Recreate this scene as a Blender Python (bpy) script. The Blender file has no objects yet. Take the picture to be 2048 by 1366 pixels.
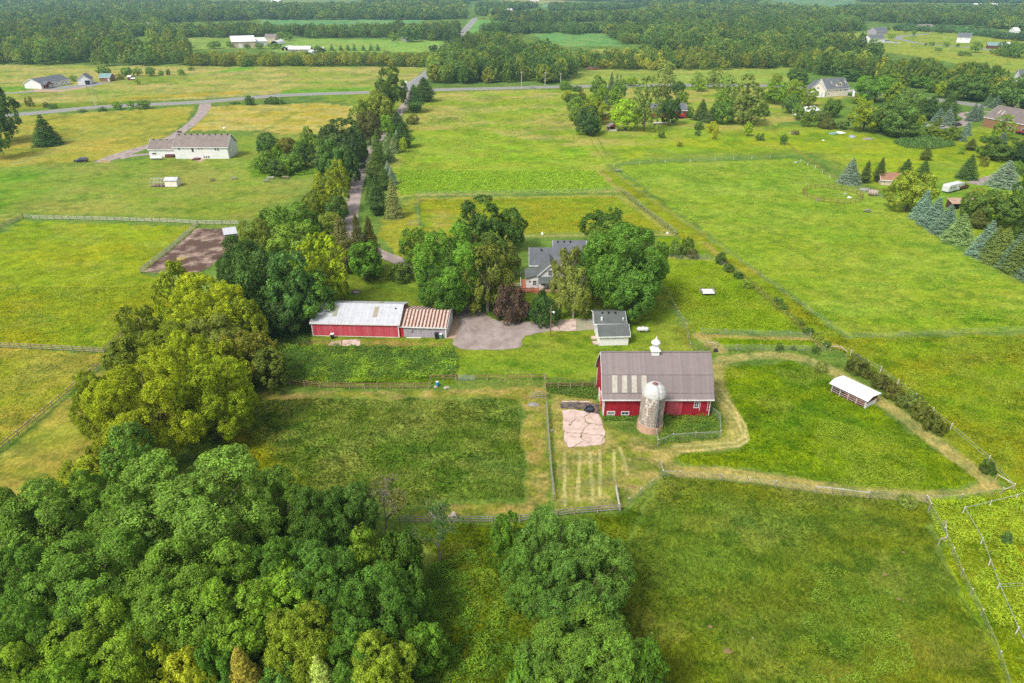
import bpy, math, random
import numpy as np
from mathutils import Vector, Matrix
R_ = math.radians
sc = bpy.context.scene
COL = sc.collection
# ---------------- camera, sky, sun, exposure ----------------
CAM_H, PITCH, FPX = 65.0, R_(28.0), 1365.33
cd = bpy.data.cameras.new("camera"); cam = bpy.data.objects.new("camera", cd); COL.objects.link(cam)
cd.sensor_width = 36.0; cd.lens = 24.0; cd.clip_start = 0.5; cd.clip_end = 20000
cam.location = (0, 0, CAM_H); cam.rotation_euler = (R_(90) - PITCH, 0, 0)
sc.camera = cam
SUN_EL, SUN_AZ = R_(50), R_(-135)      # azimuth measured from +Y (view direction) towards +X
w = bpy.data.worlds.new("World"); sc.world = w; w.use_nodes = True
nt = w.node_tree; bg = nt.nodes["Background"]
sky = nt.nodes.new("ShaderNodeTexSky"); sky.sky_type = 'NISHITA'; sky.sun_disc = False
sky.sun_elevation = SUN_EL; sky.sun_rotation = SUN_AZ; sky.air_density = 1.2; sky.dust_density = 3.0; sky.ozone_density = 1.0
hs = nt.nodes.new("ShaderNodeHueSaturation"); hs.inputs['Saturation'].default_value = 0.25
nt.links.new(sky.outputs[0], hs.inputs['Color']); nt.links.new(hs.outputs[0], bg.inputs[0])
bg.inputs[1].default_value = 0.142
sl = bpy.data.lights.new("sun", 'SUN'); sl.energy = 2.3; sl.angle = R_(13); sl.color = (1.0, 0.95, 0.86)
so = bpy.data.objects.new("sun", sl); COL.objects.link(so)
sdir = Vector((math.sin(SUN_AZ) * math.cos(SUN_EL), math.cos(SUN_AZ) * math.cos(SUN_EL), math.sin(SUN_EL)))
so.rotation_euler = sdir.to_track_quat('Z', 'Y').to_euler()
sc.view_settings.view_transform = 'Standard'; sc.view_settings.look = 'None'
sc.view_settings.exposure = 0.55; sc.view_settings.gamma = 1.0
sc.cycles.max_bounces = 5; sc.cycles.diffuse_bounces = 3; sc.cycles.transmission_bounces = 3; sc.cycles.volume_bounces = 1
sc.cycles.use_denoising = False; sc.cycles.sample_clamp_indirect = 3.0; sc.cycles.denoiser = 'OPENIMAGEDENOISE'; sc.cycles.denoising_input_passes = 'RGB_ALBEDO_NORMAL'
# ---------------- photo pixel (2048x1366) <-> ground ----------------
cP, sP = math.cos(PITCH), math.sin(PITCH)
def G(px, py, z=0.0):
    u = (px - 1024) / FPX; v = (py - 683) / FPX
    t = (CAM_H - z) / (sP + v * cP)
    return np.array([t * u, t * (cP - v * sP), z + 0 * t])
def atY(px, py, Y):
    u = (px - 1024) / FPX; v = (py - 683) / FPX
    t = Y / (cP - v * sP)
    return np.array([t * u, Y, CAM_H - t * (sP + v * cP)])
def P(x, y, z=0.0):
    d = y * cP + (CAM_H - z) * sP
    return 1024 + FPX * x / d, 683 + FPX * ((CAM_H - z) * cP - y * sP) / d
def ppm(py):      # photo pixels per metre at ground row py
    g = G(1024, py); return FPX / (g[1] * cP + CAM_H * sP)
def hgt(px, pybase, pytop): return atY(px, pytop, G(px, pybase)[1])[2]
def lin(c):
    c = np.asarray(c, float) / 255.0
    return np.where(c <= 0.04045, c / 12.92, ((c + 0.055) / 1.055) ** 2.4)
KEXP = 1.5; KC = [1.5]
def alb(c): return tuple(np.clip(lin(c) / KC[0], 0, 0.86))
# ---------------- object helpers ----------------
def tag(o, label=None, cat=None, group=None, kind=None):
    if label: o['label'] = label
    if cat: o['category'] = cat
    if group: o['group'] = group
    if kind: o['kind'] = kind
    return o
def empty(name, loc, rz=0.0, label=None, cat=None, group=None):
    o = bpy.data.objects.new(name, None); COL.objects.link(o)
    o.location = loc; o.rotation_euler = (0, 0, rz); o.empty_display_size = 0.5
    return tag(o, label, cat, group)
def link(name, me, parent=None):
    o = bpy.data.objects.new(name, me); COL.objects.link(o)
    if parent is not None: o.parent = parent
    return o
def np_mesh(name, V, quads=None, F=None, col=None, mat=None, smooth=False, tris=False):
    """V (N,3); either consecutive quads (tris) or F (M,k) index array"""
    me = bpy.data.meshes.new(name)
    V = np.ascontiguousarray(V, dtype=np.float32); n = len(V)
    k = 3 if tris else 4
    if F is None: F = np.arange(n, dtype=np.int32).reshape(-1, k)
    F = np.ascontiguousarray(F, dtype=np.int32); k = F.shape[1]
    me.vertices.add(n); me.vertices.foreach_set('co', V.ravel())
    me.loops.add(F.size); me.loops.foreach_set('vertex_index', F.ravel())
    me.polygons.add(len(F)); me.polygons.foreach_set('loop_start', np.arange(0, F.size, k, dtype=np.int32))
    me.polygons.foreach_set('use_smooth', np.full(len(F), bool(smooth)))
    if col is not None:
        a = me.color_attributes.new('col', 'FLOAT_COLOR', 'POINT')
        c = np.ones((n, 4), np.float32); c[:, :col.shape[1]] = col
        a.data.foreach_set('color', c.ravel())
    if mat: me.materials.append(mat)
    me.update(calc_edges=True); me.validate()
    return me
class MB:
    """collects shapes; build() links them as one mesh"""
    def __init__(s): s.v = []; s.f = []; s.fm = []; s.m = 0
    def add(s, vs, fs):
        o = len(s.v); s.v += [tuple(float(c) for c in v) for v in vs]
        for f in fs: s.f.append([i + o for i in f]); s.fm.append(s.m)
        return s
    def box(s, x0, x1, y0, y1, z0, z1):
        return s.add([(x0,y0,z0),(x1,y0,z0),(x1,y1,z0),(x0,y1,z0),(x0,y0,z1),(x1,y0,z1),(x1,y1,z1),(x0,y1,z1)],
                     [(0,3,2,1),(4,5,6,7),(0,1,5,4),(1,2,6,5),(2,3,7,6),(3,0,4,7)])
    def slab(s, a, b, c, d, t):      # quad a b c d (ccw from outside) with thickness t inward
        a, b, c, d = map(np.array, (a, b, c, d)); n = np.cross(b - a, d - a); n = n / np.linalg.norm(n) * t
        return s.add([a-n, b-n, c-n, d-n, a, b, c, d], [(0,3,2,1),(4,5,6,7),(0,1,5,4),(1,2,6,5),(2,3,7,6),(3,0,4,7)])
    def bar(s, a, b, w, h=None):      # square bar from a to b
        a = np.array(a, float); b = np.array(b, float); h = h or w
        d = b - a; L = np.linalg.norm(d); d = d / L
        up = np.array([0, 0, 1.0]) if abs(d[2]) < 0.95 else np.array([0, 1.0, 0])
        x = np.cross(d, up); x /= np.linalg.norm(x); y = np.cross(x, d)
        q = [(-w/2,-h/2),(w/2,-h/2),(w/2,h/2),(-w/2,h/2)]
        return s.add([a + x*i + y*j for i, j in q] + [b + x*i + y*j for i, j in q],
                     [(0,1,2,3),(7,6,5,4),(0,4,5,1),(1,5,6,2),(2,6,7,3),(3,7,4,0)])
    def tube(s, pts, rs, n=8, cap=True):
        pts = [np.array(p, float) for p in pts]; rings = []
        for i, p in enumerate(pts):
            d = pts[min(i+1, len(pts)-1)] - pts[max(i-1, 0)]; d = d / (np.linalg.norm(d) + 1e-9)
            up = np.array([0, 0, 1.0]) if abs(d[2]) < 0.9 else np.array([1.0, 0, 0])
            x = np.cross(d, up); x /= np.linalg.norm(x); y = np.cross(d, x)
            rings.append([p + rs[i] * (x * math.cos(2*math.pi*k/n) + y * math.sin(2*math.pi*k/n)) for k in range(n)])
        vs = [v for r in rings for v in r]; fs = []
        for i in range(len(pts) - 1):
            for k in range(n):
                a, b = i*n + k, i*n + (k+1) % n
                fs.append((a, b, b + n, a + n))
        if cap: fs.append(tuple(range(n))[::-1]); fs.append(tuple(range((len(pts)-1)*n, len(pts)*n)))
        return s.add(vs, fs)
    def prism(s, poly, x0, x1):      # polygon in (y,z) extruded along x
        n = len(poly)
        return s.add([(x0, y, z) for y, z in poly] + [(x1, y, z) for y, z in poly],
                     [tuple(range(n))[::-1], tuple(range(n, 2*n))] + [(i, (i+1) % n, n + (i+1) % n, n + i) for i in range(n)])
    def prismy(s, poly, y0, y1):     # polygon in (x,z) extruded along y
        n = len(poly)
        return s.add([(x, y0, z) for x, z in poly] + [(x, y1, z) for x, z in poly],
                     [tuple(range(n)), tuple(range(n, 2*n))[::-1]] + [((i+1) % n, i, n + i, n + (i+1) % n) for i in range(n)])
    def build(s, name, mat, parent=None, smooth=False):
        me = bpy.data.meshes.new(name); me.from_pydata(s.v, [], s.f)
        mats = mat if isinstance(mat, (list, tuple)) else [mat]
        for m in mats: me.materials.append(m)
        if len(mats) > 1:
            for p_, m in zip(me.polygons, s.fm): p_.material_index = m
        if smooth:
            for p_ in me.polygons: p_.use_smooth = True
        import bmesh
        bm = bmesh.new(); bm.from_mesh(me); bmesh.ops.recalc_face_normals(bm, faces=bm.faces); bm.to_mesh(me); bm.free()
        return link(name, me, parent)
def children(o): return [c for c in COL.objects if c.parent == o]
def copy_tree(o, parent=None, kids=None):
    c = o.copy(); COL.objects.link(c)
    if parent is not None: c.parent = parent
    for ch in (kids or KIDS).get(o.name, []): copy_tree(ch, c)
    return c
KIDS = {}
# ---------------- materials ----------------
def new_mat(name):
    m = bpy.data.materials.new(name); m.use_nodes = True
    nt = m.node_tree; b = nt.nodes["Principled BSDF"]; b.inputs['Specular IOR Level'].default_value = 0.25
    return m, nt, b
def N(nt, t, **kw):
    n = nt.nodes.new(t)
    for k, v in kw.items():
        if k.startswith('i_'):
            key = k[2:]; n.inputs[int(key) if key.isdigit() else key].default_value = v
        else: setattr(n, k, v)
    return n
def ramp(nt, fac, stops):
    r = nt.nodes.new("ShaderNodeValToRGB"); cr = r.color_ramp
    while len(cr.elements) < len(stops): cr.elements.new(0.5)
    for e, (p_, c) in zip(cr.elements, stops): e.position = p_; e.color = (*c[:3], 1) if hasattr(c, '__len__') else (c, c, c, 1)
    nt.links.new(fac, r.inputs[0]); return r.outputs[0]
def mixc(nt, fac, a, b, mode='MIX'):
    m = nt.nodes.new("ShaderNodeMix"); m.data_type = 'RGBA'; m.blend_type = mode
    for s_, v in ((0, fac), (6, a), (7, b)):
        if hasattr(v, 'is_linked') or hasattr(v, 'links'): nt.links.new(v, m.inputs[s_])
        elif s_ == 0: m.inputs[0].default_value = v
        else: m.inputs[s_].default_value = (*v[:3], 1)
    return m.outputs[2]
def noise(nt, co, scale, detail=3.0, rough=0.55):
    n = N(nt, "ShaderNodeTexNoise"); n.inputs['Scale'].default_value = scale; n.inputs['Detail'].default_value = detail
    n.inputs['Roughness'].default_value = rough
    if co is not None: nt.links.new(co, n.inputs['Vector'])
    return n.outputs[0]
def mapping(nt, co, scale):
    m = N(nt, "ShaderNodeMapping"); m.inputs['Scale'].default_value = scale; nt.links.new(co, m.inputs[0]); return m.outputs[0]
def surf(name, c, c2=None, scale=2.0, rough=0.8, stretch=(1,1,1), lo=0.4, hi=0.65, bump=0.0, bscale=8.0, metallic=0.0, spec=0.25, detail=4):
    """paint/stone/wood: base colour with a second colour coming through in noise"""
    m, nt, b = new_mat(name)
    tc = N(nt, "ShaderNodeTexCoord"); co = mapping(nt, tc.outputs['Object'], stretch)
    a = alb(c); a2 = alb(c2) if c2 is not None else tuple(x * 0.8 for x in a)
    f = noise(nt, co, scale, detail)
    r = ramp(nt, f, [(lo, (0,0,0)), (hi, (1,1,1))])
    nt.links.new(mixc(nt, r, a, a2), b.inputs['Base Color'])
    b.inputs['Roughness'].default_value = rough; b.inputs['Metallic'].default_value = metallic; b.inputs['Specular IOR Level'].default_value = spec
    if bump:
        bp = N(nt, "ShaderNodeBump"); bp.inputs['Strength'].default_value = bump; bp.inputs['Distance'].default_value = 0.05
        nt.links.new(noise(nt, co, bscale, 4), bp.inputs['Height']); nt.links.new(bp.outputs[0], b.inputs['Normal'])
    return m
def ribbed(name, c, c2, axis='X', pitch=0.3, rough=0.45, rib=0.10, stretch=(0.5, 1, 0.25), lo=0.45, hi=0.75, scale=1.5, bump=0.5, metallic=0.0):
    """corrugated sheet or vertical boards: ribs along the other axis as bump plus thin seams, weathering in streaks"""
    m, nt, b = new_mat(name)
    tc = N(nt, "ShaderNodeTexCoord"); co = tc.outputs['Object']
    f = noise(nt, mapping(nt, co, stretch), scale, 5, 0.6)
    base = mixc(nt, ramp(nt, f, [(lo, (0,0,0)), (hi, (1,1,1))]), alb(c), alb(c2))
    sx = N(nt, "ShaderNodeSeparateXYZ"); nt.links.new(co, sx.inputs[0])
    v = sx.outputs[axis]
    mul = N(nt, "ShaderNodeMath", operation='MULTIPLY'); nt.links.new(v, mul.inputs[0]); mul.inputs[1].default_value = 1.0 / pitch
    fr = N(nt, "ShaderNodeMath", operation='FRACT'); nt.links.new(mul.outputs[0], fr.inputs[0])
    sm = ramp(nt, fr.outputs[0], [(0.0, (1,1,1)), (0.08, (1,1,1)), (0.16, (0,0,0)), (1.0, (0,0,0))])
    dark = mixc(nt, 1.0, base, (1 - rib * 3.0,) * 3, 'MULTIPLY')
    fl = N(nt, "ShaderNodeMath", operation='FLOOR'); nt.links.new(mul.outputs[0], fl.inputs[0])
    wn = N(nt, "ShaderNodeTexWhiteNoise", noise_dimensions='1D'); nt.links.new(fl.outputs[0], wn.inputs['W'])
    pv = ramp(nt, wn.outputs['Value'], [(0, (0.9,)*3), (1, (1.06,)*3)])
    nt.links.new(mixc(nt, 1.0, mixc(nt, sm, base, dark), pv, 'MULTIPLY'), b.inputs['Base Color'])
    b.inputs['Roughness'].default_value = rough; b.inputs['Metallic'].default_value = metallic
    return m
def shingle(name, c, c2):
    m, nt, b = new_mat(name)
    tc = N(nt, "ShaderNodeTexCoord"); co = tc.outputs['Object']
    f1 = noise(nt, mapping(nt, co, (3, 5, 5)), 2.2, 4, 0.7); f2 = noise(nt, co, 0.5, 3)
    base = mixc(nt, ramp(nt, f1, [(0.35, (0,0,0)), (0.68, (1,1,1))]), alb(c), alb(c2))
    base = mixc(nt, 1.0, base, ramp(nt, f2, [(0.3, (0.82,)*3), (0.7, (1.12,)*3)]), 'MULTIPLY')
    nt.links.new(base, b.inputs['Base Color']); b.inputs['Roughness'].default_value = 0.9
    return m
def glassy(name, c=(40, 50, 60)):
    m, nt, b = new_mat(name); b.inputs['Base Color'].default_value = (*alb(c), 1)
    b.inputs['Roughness'].default_value = 0.12; b.inputs['Specular IOR Level'].default_value = 0.7; return m
def leafmat(name, trans=0.3, gloss=0.02):
    m = bpy.data.materials.new(name); m.use_nodes = True; nt = m.node_tree; nt.nodes.clear()
    out = N(nt, "ShaderNodeOutputMaterial"); at = N(nt, "ShaderNodeVertexColor", layer_name='col'); oi = N(nt, "ShaderNodeObjectInfo")
    c = mixc(nt, 1.0, at.outputs[0], oi.outputs['Color'], 'MULTIPLY')
    ct = mixc(nt, 1.0, c, (1.25, 1.2, 0.55), 'MULTIPLY')
    d = N(nt, "ShaderNodeBsdfDiffuse"); t = N(nt, "ShaderNodeBsdfTranslucent"); g = N(nt, "ShaderNodeBsdfGlossy"); g.inputs['Roughness'].default_value = 0.5
    nt.links.new(c, d.inputs[0]); nt.links.new(ct, t.inputs[0])
    m1 = N(nt, "ShaderNodeMixShader"); m1.inputs[0].default_value = trans; nt.links.new(d.outputs[0], m1.inputs[1]); nt.links.new(t.outputs[0], m1.inputs[2])
    m2 = N(nt, "ShaderNodeMixShader"); m2.inputs[0].default_value = gloss; nt.links.new(m1.outputs[0], m2.inputs[1]); nt.links.new(g.outputs[0], m2.inputs[2])
    nt.links.new(m2.outputs[0], out.inputs[0]); return m
LEAF = leafmat("leaf"); GRASSM = leafmat("grass_blade", 0.25, 0.0)
# ================= ground =================
def vnoise(x, y, seed=0):
    """smooth value noise in numpy"""
    xi = np.floor(x).astype(np.int64); yi = np.floor(y).astype(np.int64); xf = x - xi; yf = y - yi
    def h(a, b):
        n = (a * 374761393 + b * 668265263 + seed * 1442695041) & 0xffffffff
        n = ((n ^ (n >> 13)) * 1274126177) & 0xffffffff
        return ((n ^ (n >> 16)) & 0xffff) / 65535.0
    u = xf * xf * (3 - 2 * xf); v = yf * yf * (3 - 2 * yf)
    return (h(xi, yi) * (1-u) + h(xi+1, yi) * u) * (1-v) + (h(xi, yi+1) * (1-u) + h(xi+1, yi+1) * u) * v
def fbm(x, y, seed=0, oct=4):
    s = 0; a = 0.5; t = 0
    for i in range(oct): s = s + a * vnoise(x, y, seed + i); t += a; a *= 0.5; x = x * 2.03 + 11.3; y = y * 2.03 + 5.7
    return s / t
def inpoly(px, py, pts):
    pts = np.asarray(pts, float); inside = np.zeros(px.shape, bool); j = len(pts) - 1
    for i in range(len(pts)):
        xi, yi = pts[i]; xj, yj = pts[j]
        if yi != yj:
            c = ((yi > py) != (yj > py)) & (px < (xj - xi) * (py - yi) / (yj - yi) + xi)
            inside ^= c
        j = i
    return inside
def segdist(x, y, pts):
    d = np.full(x.shape, 1e9)
    for (ax, ay), (bx, by) in zip(pts[:-1], pts[1:]):
        dx, dy = bx - ax, by - ay; L = dx*dx + dy*dy + 1e-9
        t = np.clip(((x-ax)*dx + (y-ay)*dy) / L, 0, 1)
        d = np.minimum(d, np.hypot(x - ax - t*dx, y - ay - t*dy))
    return d
# colour as seen (sRGB), second colour that comes through in patches, patch size m, height of the grass m, outline (photo pixels)
FIELDS = [
 # far countryside
 ((150,180,85),(165,180,95),40,0,[(365,72),(530,72),(575,96),(365,99)]),
 ((150,190,85),(160,190,95),40,0,[(560,76),(880,82),(905,90),(850,104),(545,104)]),
 ((120,170,110),(130,175,115),60,0,[(520,39),(850,39),(840,47),(520,51)]),
 ((150,170,95),(165,175,100),40,0,[(215,43),(320,43),(315,55),(215,57)]),
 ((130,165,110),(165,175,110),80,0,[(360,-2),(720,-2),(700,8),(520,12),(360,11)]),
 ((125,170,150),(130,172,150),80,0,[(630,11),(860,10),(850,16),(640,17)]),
 ((130,185,95),(140,188,100),40,0,[(935,40),(1020,40),(1000,68),(925,72)]),
 ((125,175,100),(130,178,100),40,0,[(1060,66),(1215,66),(1250,92),(1100,92)]),
 ((185,180,110),(170,180,90),20,0,[(1185,97),(1300,102),(1290,115),(1185,112)]),
 ((158,182,80),(170,185,88),50,0,[(1140,136),(1400,136),(1600,132),(1610,166),(1400,171),(1135,170)]),
 ((170,182,72),(158,178,75),35,0,[(1630,67),(1730,66),(1790,52),(1900,54),(2048,72),(2500,90),(2500,190),(2048,152),(1900,125),(1800,108),(1720,100),(1640,90)]),
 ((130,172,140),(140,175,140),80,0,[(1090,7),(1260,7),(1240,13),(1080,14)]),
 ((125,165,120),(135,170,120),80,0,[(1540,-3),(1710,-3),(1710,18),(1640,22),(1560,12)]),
 ((165,180,95),(160,178,95),60,0,[(1015,26),(1130,28),(1130,37),(1015,38)]),
 ((150,175,110),(190,180,120),60,0,[(1000,-2),(1180,-2),(1120,6),(1000,9)]),
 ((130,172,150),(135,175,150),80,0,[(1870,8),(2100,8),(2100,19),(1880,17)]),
 ((160,180,100),(165,180,100),60,0,[(1980,66),(2200,70),(2200,78),(1980,74)]),
 # left: straw fields beyond the highway
 ((198,186,112),(160,175,75),22,0.0,[(-500,124),(0,129),(400,131),(862,134),(830,160),(800,172),(735,183),(560,187),(430,197),(200,206),(0,221),(-500,265)]),
 ((128,180,62),(140,185,65),15,0,[(370,151),(470,131),(545,130),(520,141),(430,149)]),
 ((138,165,62),(150,165,70),12,0,[(215,156),(385,147),(350,167),(230,175)]),
 ((205,172,48),(180,175,70),9,0,[(195,197),(300,190),(500,180),(497,188),(330,199),(205,205)]),
 ((128,178,58),(120,165,50),14,0,[(560,180),(748,172),(748,185),(560,192)]),
 ((112,150,42),(160,165,60),14,0,[(-100,213),(60,203),(200,202),(330,196),(330,203),(200,213),(0,226),(-100,234)]),
 ((128,150,58),(140,160,60),14,0,[(10,190),(120,184),(160,188),(90,198),(20,200)]),
 ((128,175,55),(135,175,60),14,0,[(-60,180),(75,168),(80,176),(20,186)]),
 # left: between highway and ranch
 ((172,172,66),(190,180,80),14,0.1,[(-500,260),(30,233),(380,213),(394,210),(380,240),(320,285),(180,325),(0,335),(-500,360)]),
 ((138,152,55),(165,160,70),8,0.2,[(30,300),(95,292),(130,265),(178,238),(186,240),(150,280),(100,303),(0,318)]),
 ((118,140,58),(120,140,58),8,0,[(190,256),(218,250),(226,254),(200,262)]),
 ((195,178,72),(205,190,110),10,0.1,[(412,212),(530,209),(650,205),(705,212),(735,232),(700,262),(600,272),(520,262),(420,262),(372,262),(395,235)]),
 ((135,165,60),(150,165,55),12,0.05,[(640,186),(850,183),(820,200),(770,240),(735,228),(700,208),(650,200)]),
 ((142,166,62),(160,168,80),16,0.0,[(-500,350),(0,328),(160,322),(300,310),(470,268),(640,262),(690,290),(640,380),(560,430),(500,447),(47,437),(0,455),(-500,500)]),
 ((118,162,48),(140,170,60),12,0.1,[(-500,350),(0,328),(150,326),(196,348),(120,395),(47,434),(0,440),(-500,480)]),
 ((175,175,105),(170,172,90),10,0.0,[(0,330),(100,299),(145,272),(178,240),(192,238),(165,276),(115,304),(60,322),(150,322),(60,328)]),
 ((100,150,42),(110,155,42),5,0.1,[(378,345),(395,370),(425,395),(445,420),(430,425),(405,395),(385,370),(368,346)]),
 ((110,150,35),(125,165,45),5,0.35,[(498,325),(520,315),(640,335),(650,348),(590,352),(530,358),(498,350)]),
 # left paddocks
 ((164,176,36),(150,172,44),14,0.12,[(-500,500),(0,466),(47,440),(395,451),(282,547),(345,552),(360,640),(245,680),(210,703),(0,692),(-500,670)]),
 ((158,168,52),(175,172,80),10,0.12,[(-500,670),(0,694),(210,705),(238,700),(0,905),(-500,1300)]),
 ((156,164,66),(166,164,84),9,0.05,[(-500,1330),(0,905),(238,703),(290,640),(420,700),(330,900),(200,960),(60,1010),(0,1040),(-400,1500)]),
 # centre: meadow right of the drive
 ((158,182,58),(188,182,100),18,0.05,[(800,186),(850,183),(1160,178),(1540,172),(1700,190),(1600,240),(1220,330),(1240,385),(840,392),(790,400),(770,330),(800,260)]),
 ((150,185,48),(165,185,62),12,0.1,[(800,262),(940,258),(1180,300),(1190,342),(800,346)]),
 ((98,125,52),(115,140,58),6,0.1,[(845,233),(945,228),(938,240),(890,250),(850,258)]),
 ((140,182,50),(152,186,58),4,0.35,[(795,340),(1192,341),(1232,381),(840,388),(795,395)]),
 ((168,172,60),(160,170,60),8,0.0,[(760,440),(835,392),(840,500),(880,560),(840,545),(790,510),(755,470)]),
 ((165,166,40),(150,172,38),9,0.25,[(838,396),(1238,390),(1348,469),(1040,471),(842,476)]),
 ((190,172,98),(175,170,70),5,0.0,[(842,420),(905,410),(935,440),(900,480),(842,500)]),
 # strip along the long diagonal fence and big east pasture
 ((150,160,36),(140,168,40),10,0.25,[(1195,335),(1238,345),(1480,515),(1690,676),(2048,668),(2500,650),(2500,1050),(2040,985),(1960,940),(1860,850),(1690,712),(1600,655),(1440,522),(1355,470),(1240,386)]),
 ((158,182,66),(146,176,52),12,0.08,[(1225,330),(1330,325),(1600,316),(1690,366),(1790,400),(1900,490),(2048,556),(2600,700),(2500,655),(2048,663),(1690,671),(1480,515)]),
 ((130,172,42),(150,180,50),5,0.15,[(1560,600),(1700,630),(1900,600),(2048,640),(2048,662),(1700,668),(1620,640)]),
 ((168,184,44),(150,178,44),12,0.15,[(1190,290),(1400,262),(1600,240),(1760,260),(1900,290),(2100,330),(2100,560),(1900,480),(1830,420),(1700,366),(1600,313),(1225,328)]),
 ((128,170,55),(140,175,58),10,0.0,[(1700,352),(1900,350),(2048,380),(2048,470),(1850,440),(1780,400)]),
 ((120,160,45),(130,165,50),8,0.0,[(1620,205),(1720,190),(1760,205),(1700,230),(1620,225)]),
 ((150,172,40),(165,180,40),10,0.15,[(1750,260),(2100,230),(2100,330),(1900,330),(1760,300)]),
 # pen east of the house
 ((128,165,24),(148,178,36),6,0.2,[(1312,478),(1352,472),(1440,520),(1610,662),(1400,668),(1330,600),(1300,540)]),
 ((128,165,24),(135,168,24),6,0.2,[(1395,673),(1620,678),(1632,696),(1430,694)]),
 ((178,176,82),(170,172,80),6,0.0,[(1300,497),(1330,500),(1336,515),(1320,520),(1300,516)]),
 # farmyard lawns
 ((124,150,50),(134,158,56),8,0.0,[(690,520),(760,515),(860,560),(925,600),(912,640),(905,700),(560,700),(540,660),(640,600)]),
 ((150,150,62),(165,150,95),6,0.0,[(560,676),(908,680),(908,699),(570,694)]),
 ((132,162,48),(144,168,58),9,0.0,[(1000,560),(1180,520),(1330,590),(1395,706),(1300,760),(912,756),(912,700),(960,640),(1000,600)]),
 # east paddock
 ((132,162,24),(112,150,34),9,0.25,[(1436,760),(1445,735),(1560,721),(1605,728),(1700,775),(1800,850),(1880,905),(1955,962),(1850,986),(1700,978),(1500,938),(1400,935),(1355,925),(1362,908),(1480,905),(1490,885),(1460,820)]),
 ((148,176,50),(132,165,34),3,0.35,[(1640,830),(1800,880),(1860,950),(1800,978),(1680,970),(1640,900)]),
 ((150,156,60),(130,150,45),3,0.05,[(1380,672),(1440,672),(1445,720),(1440,760),(1450,800),(1490,880),(1478,906),(1362,910),(1355,930),(1400,938),(1480,945),(1480,962),(1318,950),(1310,880),(1440,880),(1425,790),(1425,705)]),
 # lower right
 ((126,147,42),(114,142,54),9,0.3,[(1318,950),(1480,962),(1700,988),(1855,1004),(1872,1100),(1930,1200),(2040,1420),(1250,1420),(1250,1100)]),
 ((118,148,70),(124,152,66),5,0.35,[(1390,980),(1600,1000),(1700,1050),(1640,1150),(1560,1140),(1450,1100),(1400,1050)]),
 ((122,160,58),(120,150,50),4,0.45,[(1660,1140),(1780,1180),(1800,1300),(1740,1366),(1560,1366),(1600,1240)]),
 ((152,178,44),(135,165,30),4,0.35,[(1862,1000),(2030,978),(2500,965),(2500,1500),(2060,1500),(1930,1200),(1880,1100)]),
 ((168,166,38),(158,170,40),6,0.2,[(1930,1020),(2500,990),(2500,1500),(2110,1500),(1990,1180)]),
 # the fenced field left of the barn
 ((108,140,52),(136,160,78),5,0.42,[(470,790),(640,800),(1040,798),(1045,1001),(900,1004),(700,1020),(400,1000),(380,900)]),
 ((150,160,22),(135,152,28),5,0.3,[(430,860),(500,840),(570,880),(600,930),(660,985),(560,1000),(420,960)]),
 ((178,164,108),(144,154,66),2.5,0.03,[(440,784),(860,778),(1092,768),(1094,803),(1040,801),(640,799),(560,806),(450,806)]),
 ((174,160,102),(144,154,66),2.5,0.03,[(1042,790),(1093,790),(1106,1004),(1090,1030),(830,1045),(800,1020),(900,1006),(1042,1001)]),
 ((144,156,72),(176,168,112),2.5,0.05,[(1094,775),(1195,775),(1210,850),(1330,880),(1320,930),(1318,960),(1240,1020),(1106,1030)]),
 ((118,140,32),(105,132,30),6,0.35,[(820,1046),(990,1044),(1240,1022),(1318,955),(1260,1100),(1290,1420),(860,1420),(880,1200)]),
 ((128,158,40),(115,150,40),3,0.25,[(575,752),(900,750),(910,770),(580,772)]),
 ((140,150,48),(125,145,40),3,0.1,[(1330,650),(1400,640),(1400,668),(1392,700),(1375,706)]),
]
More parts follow.
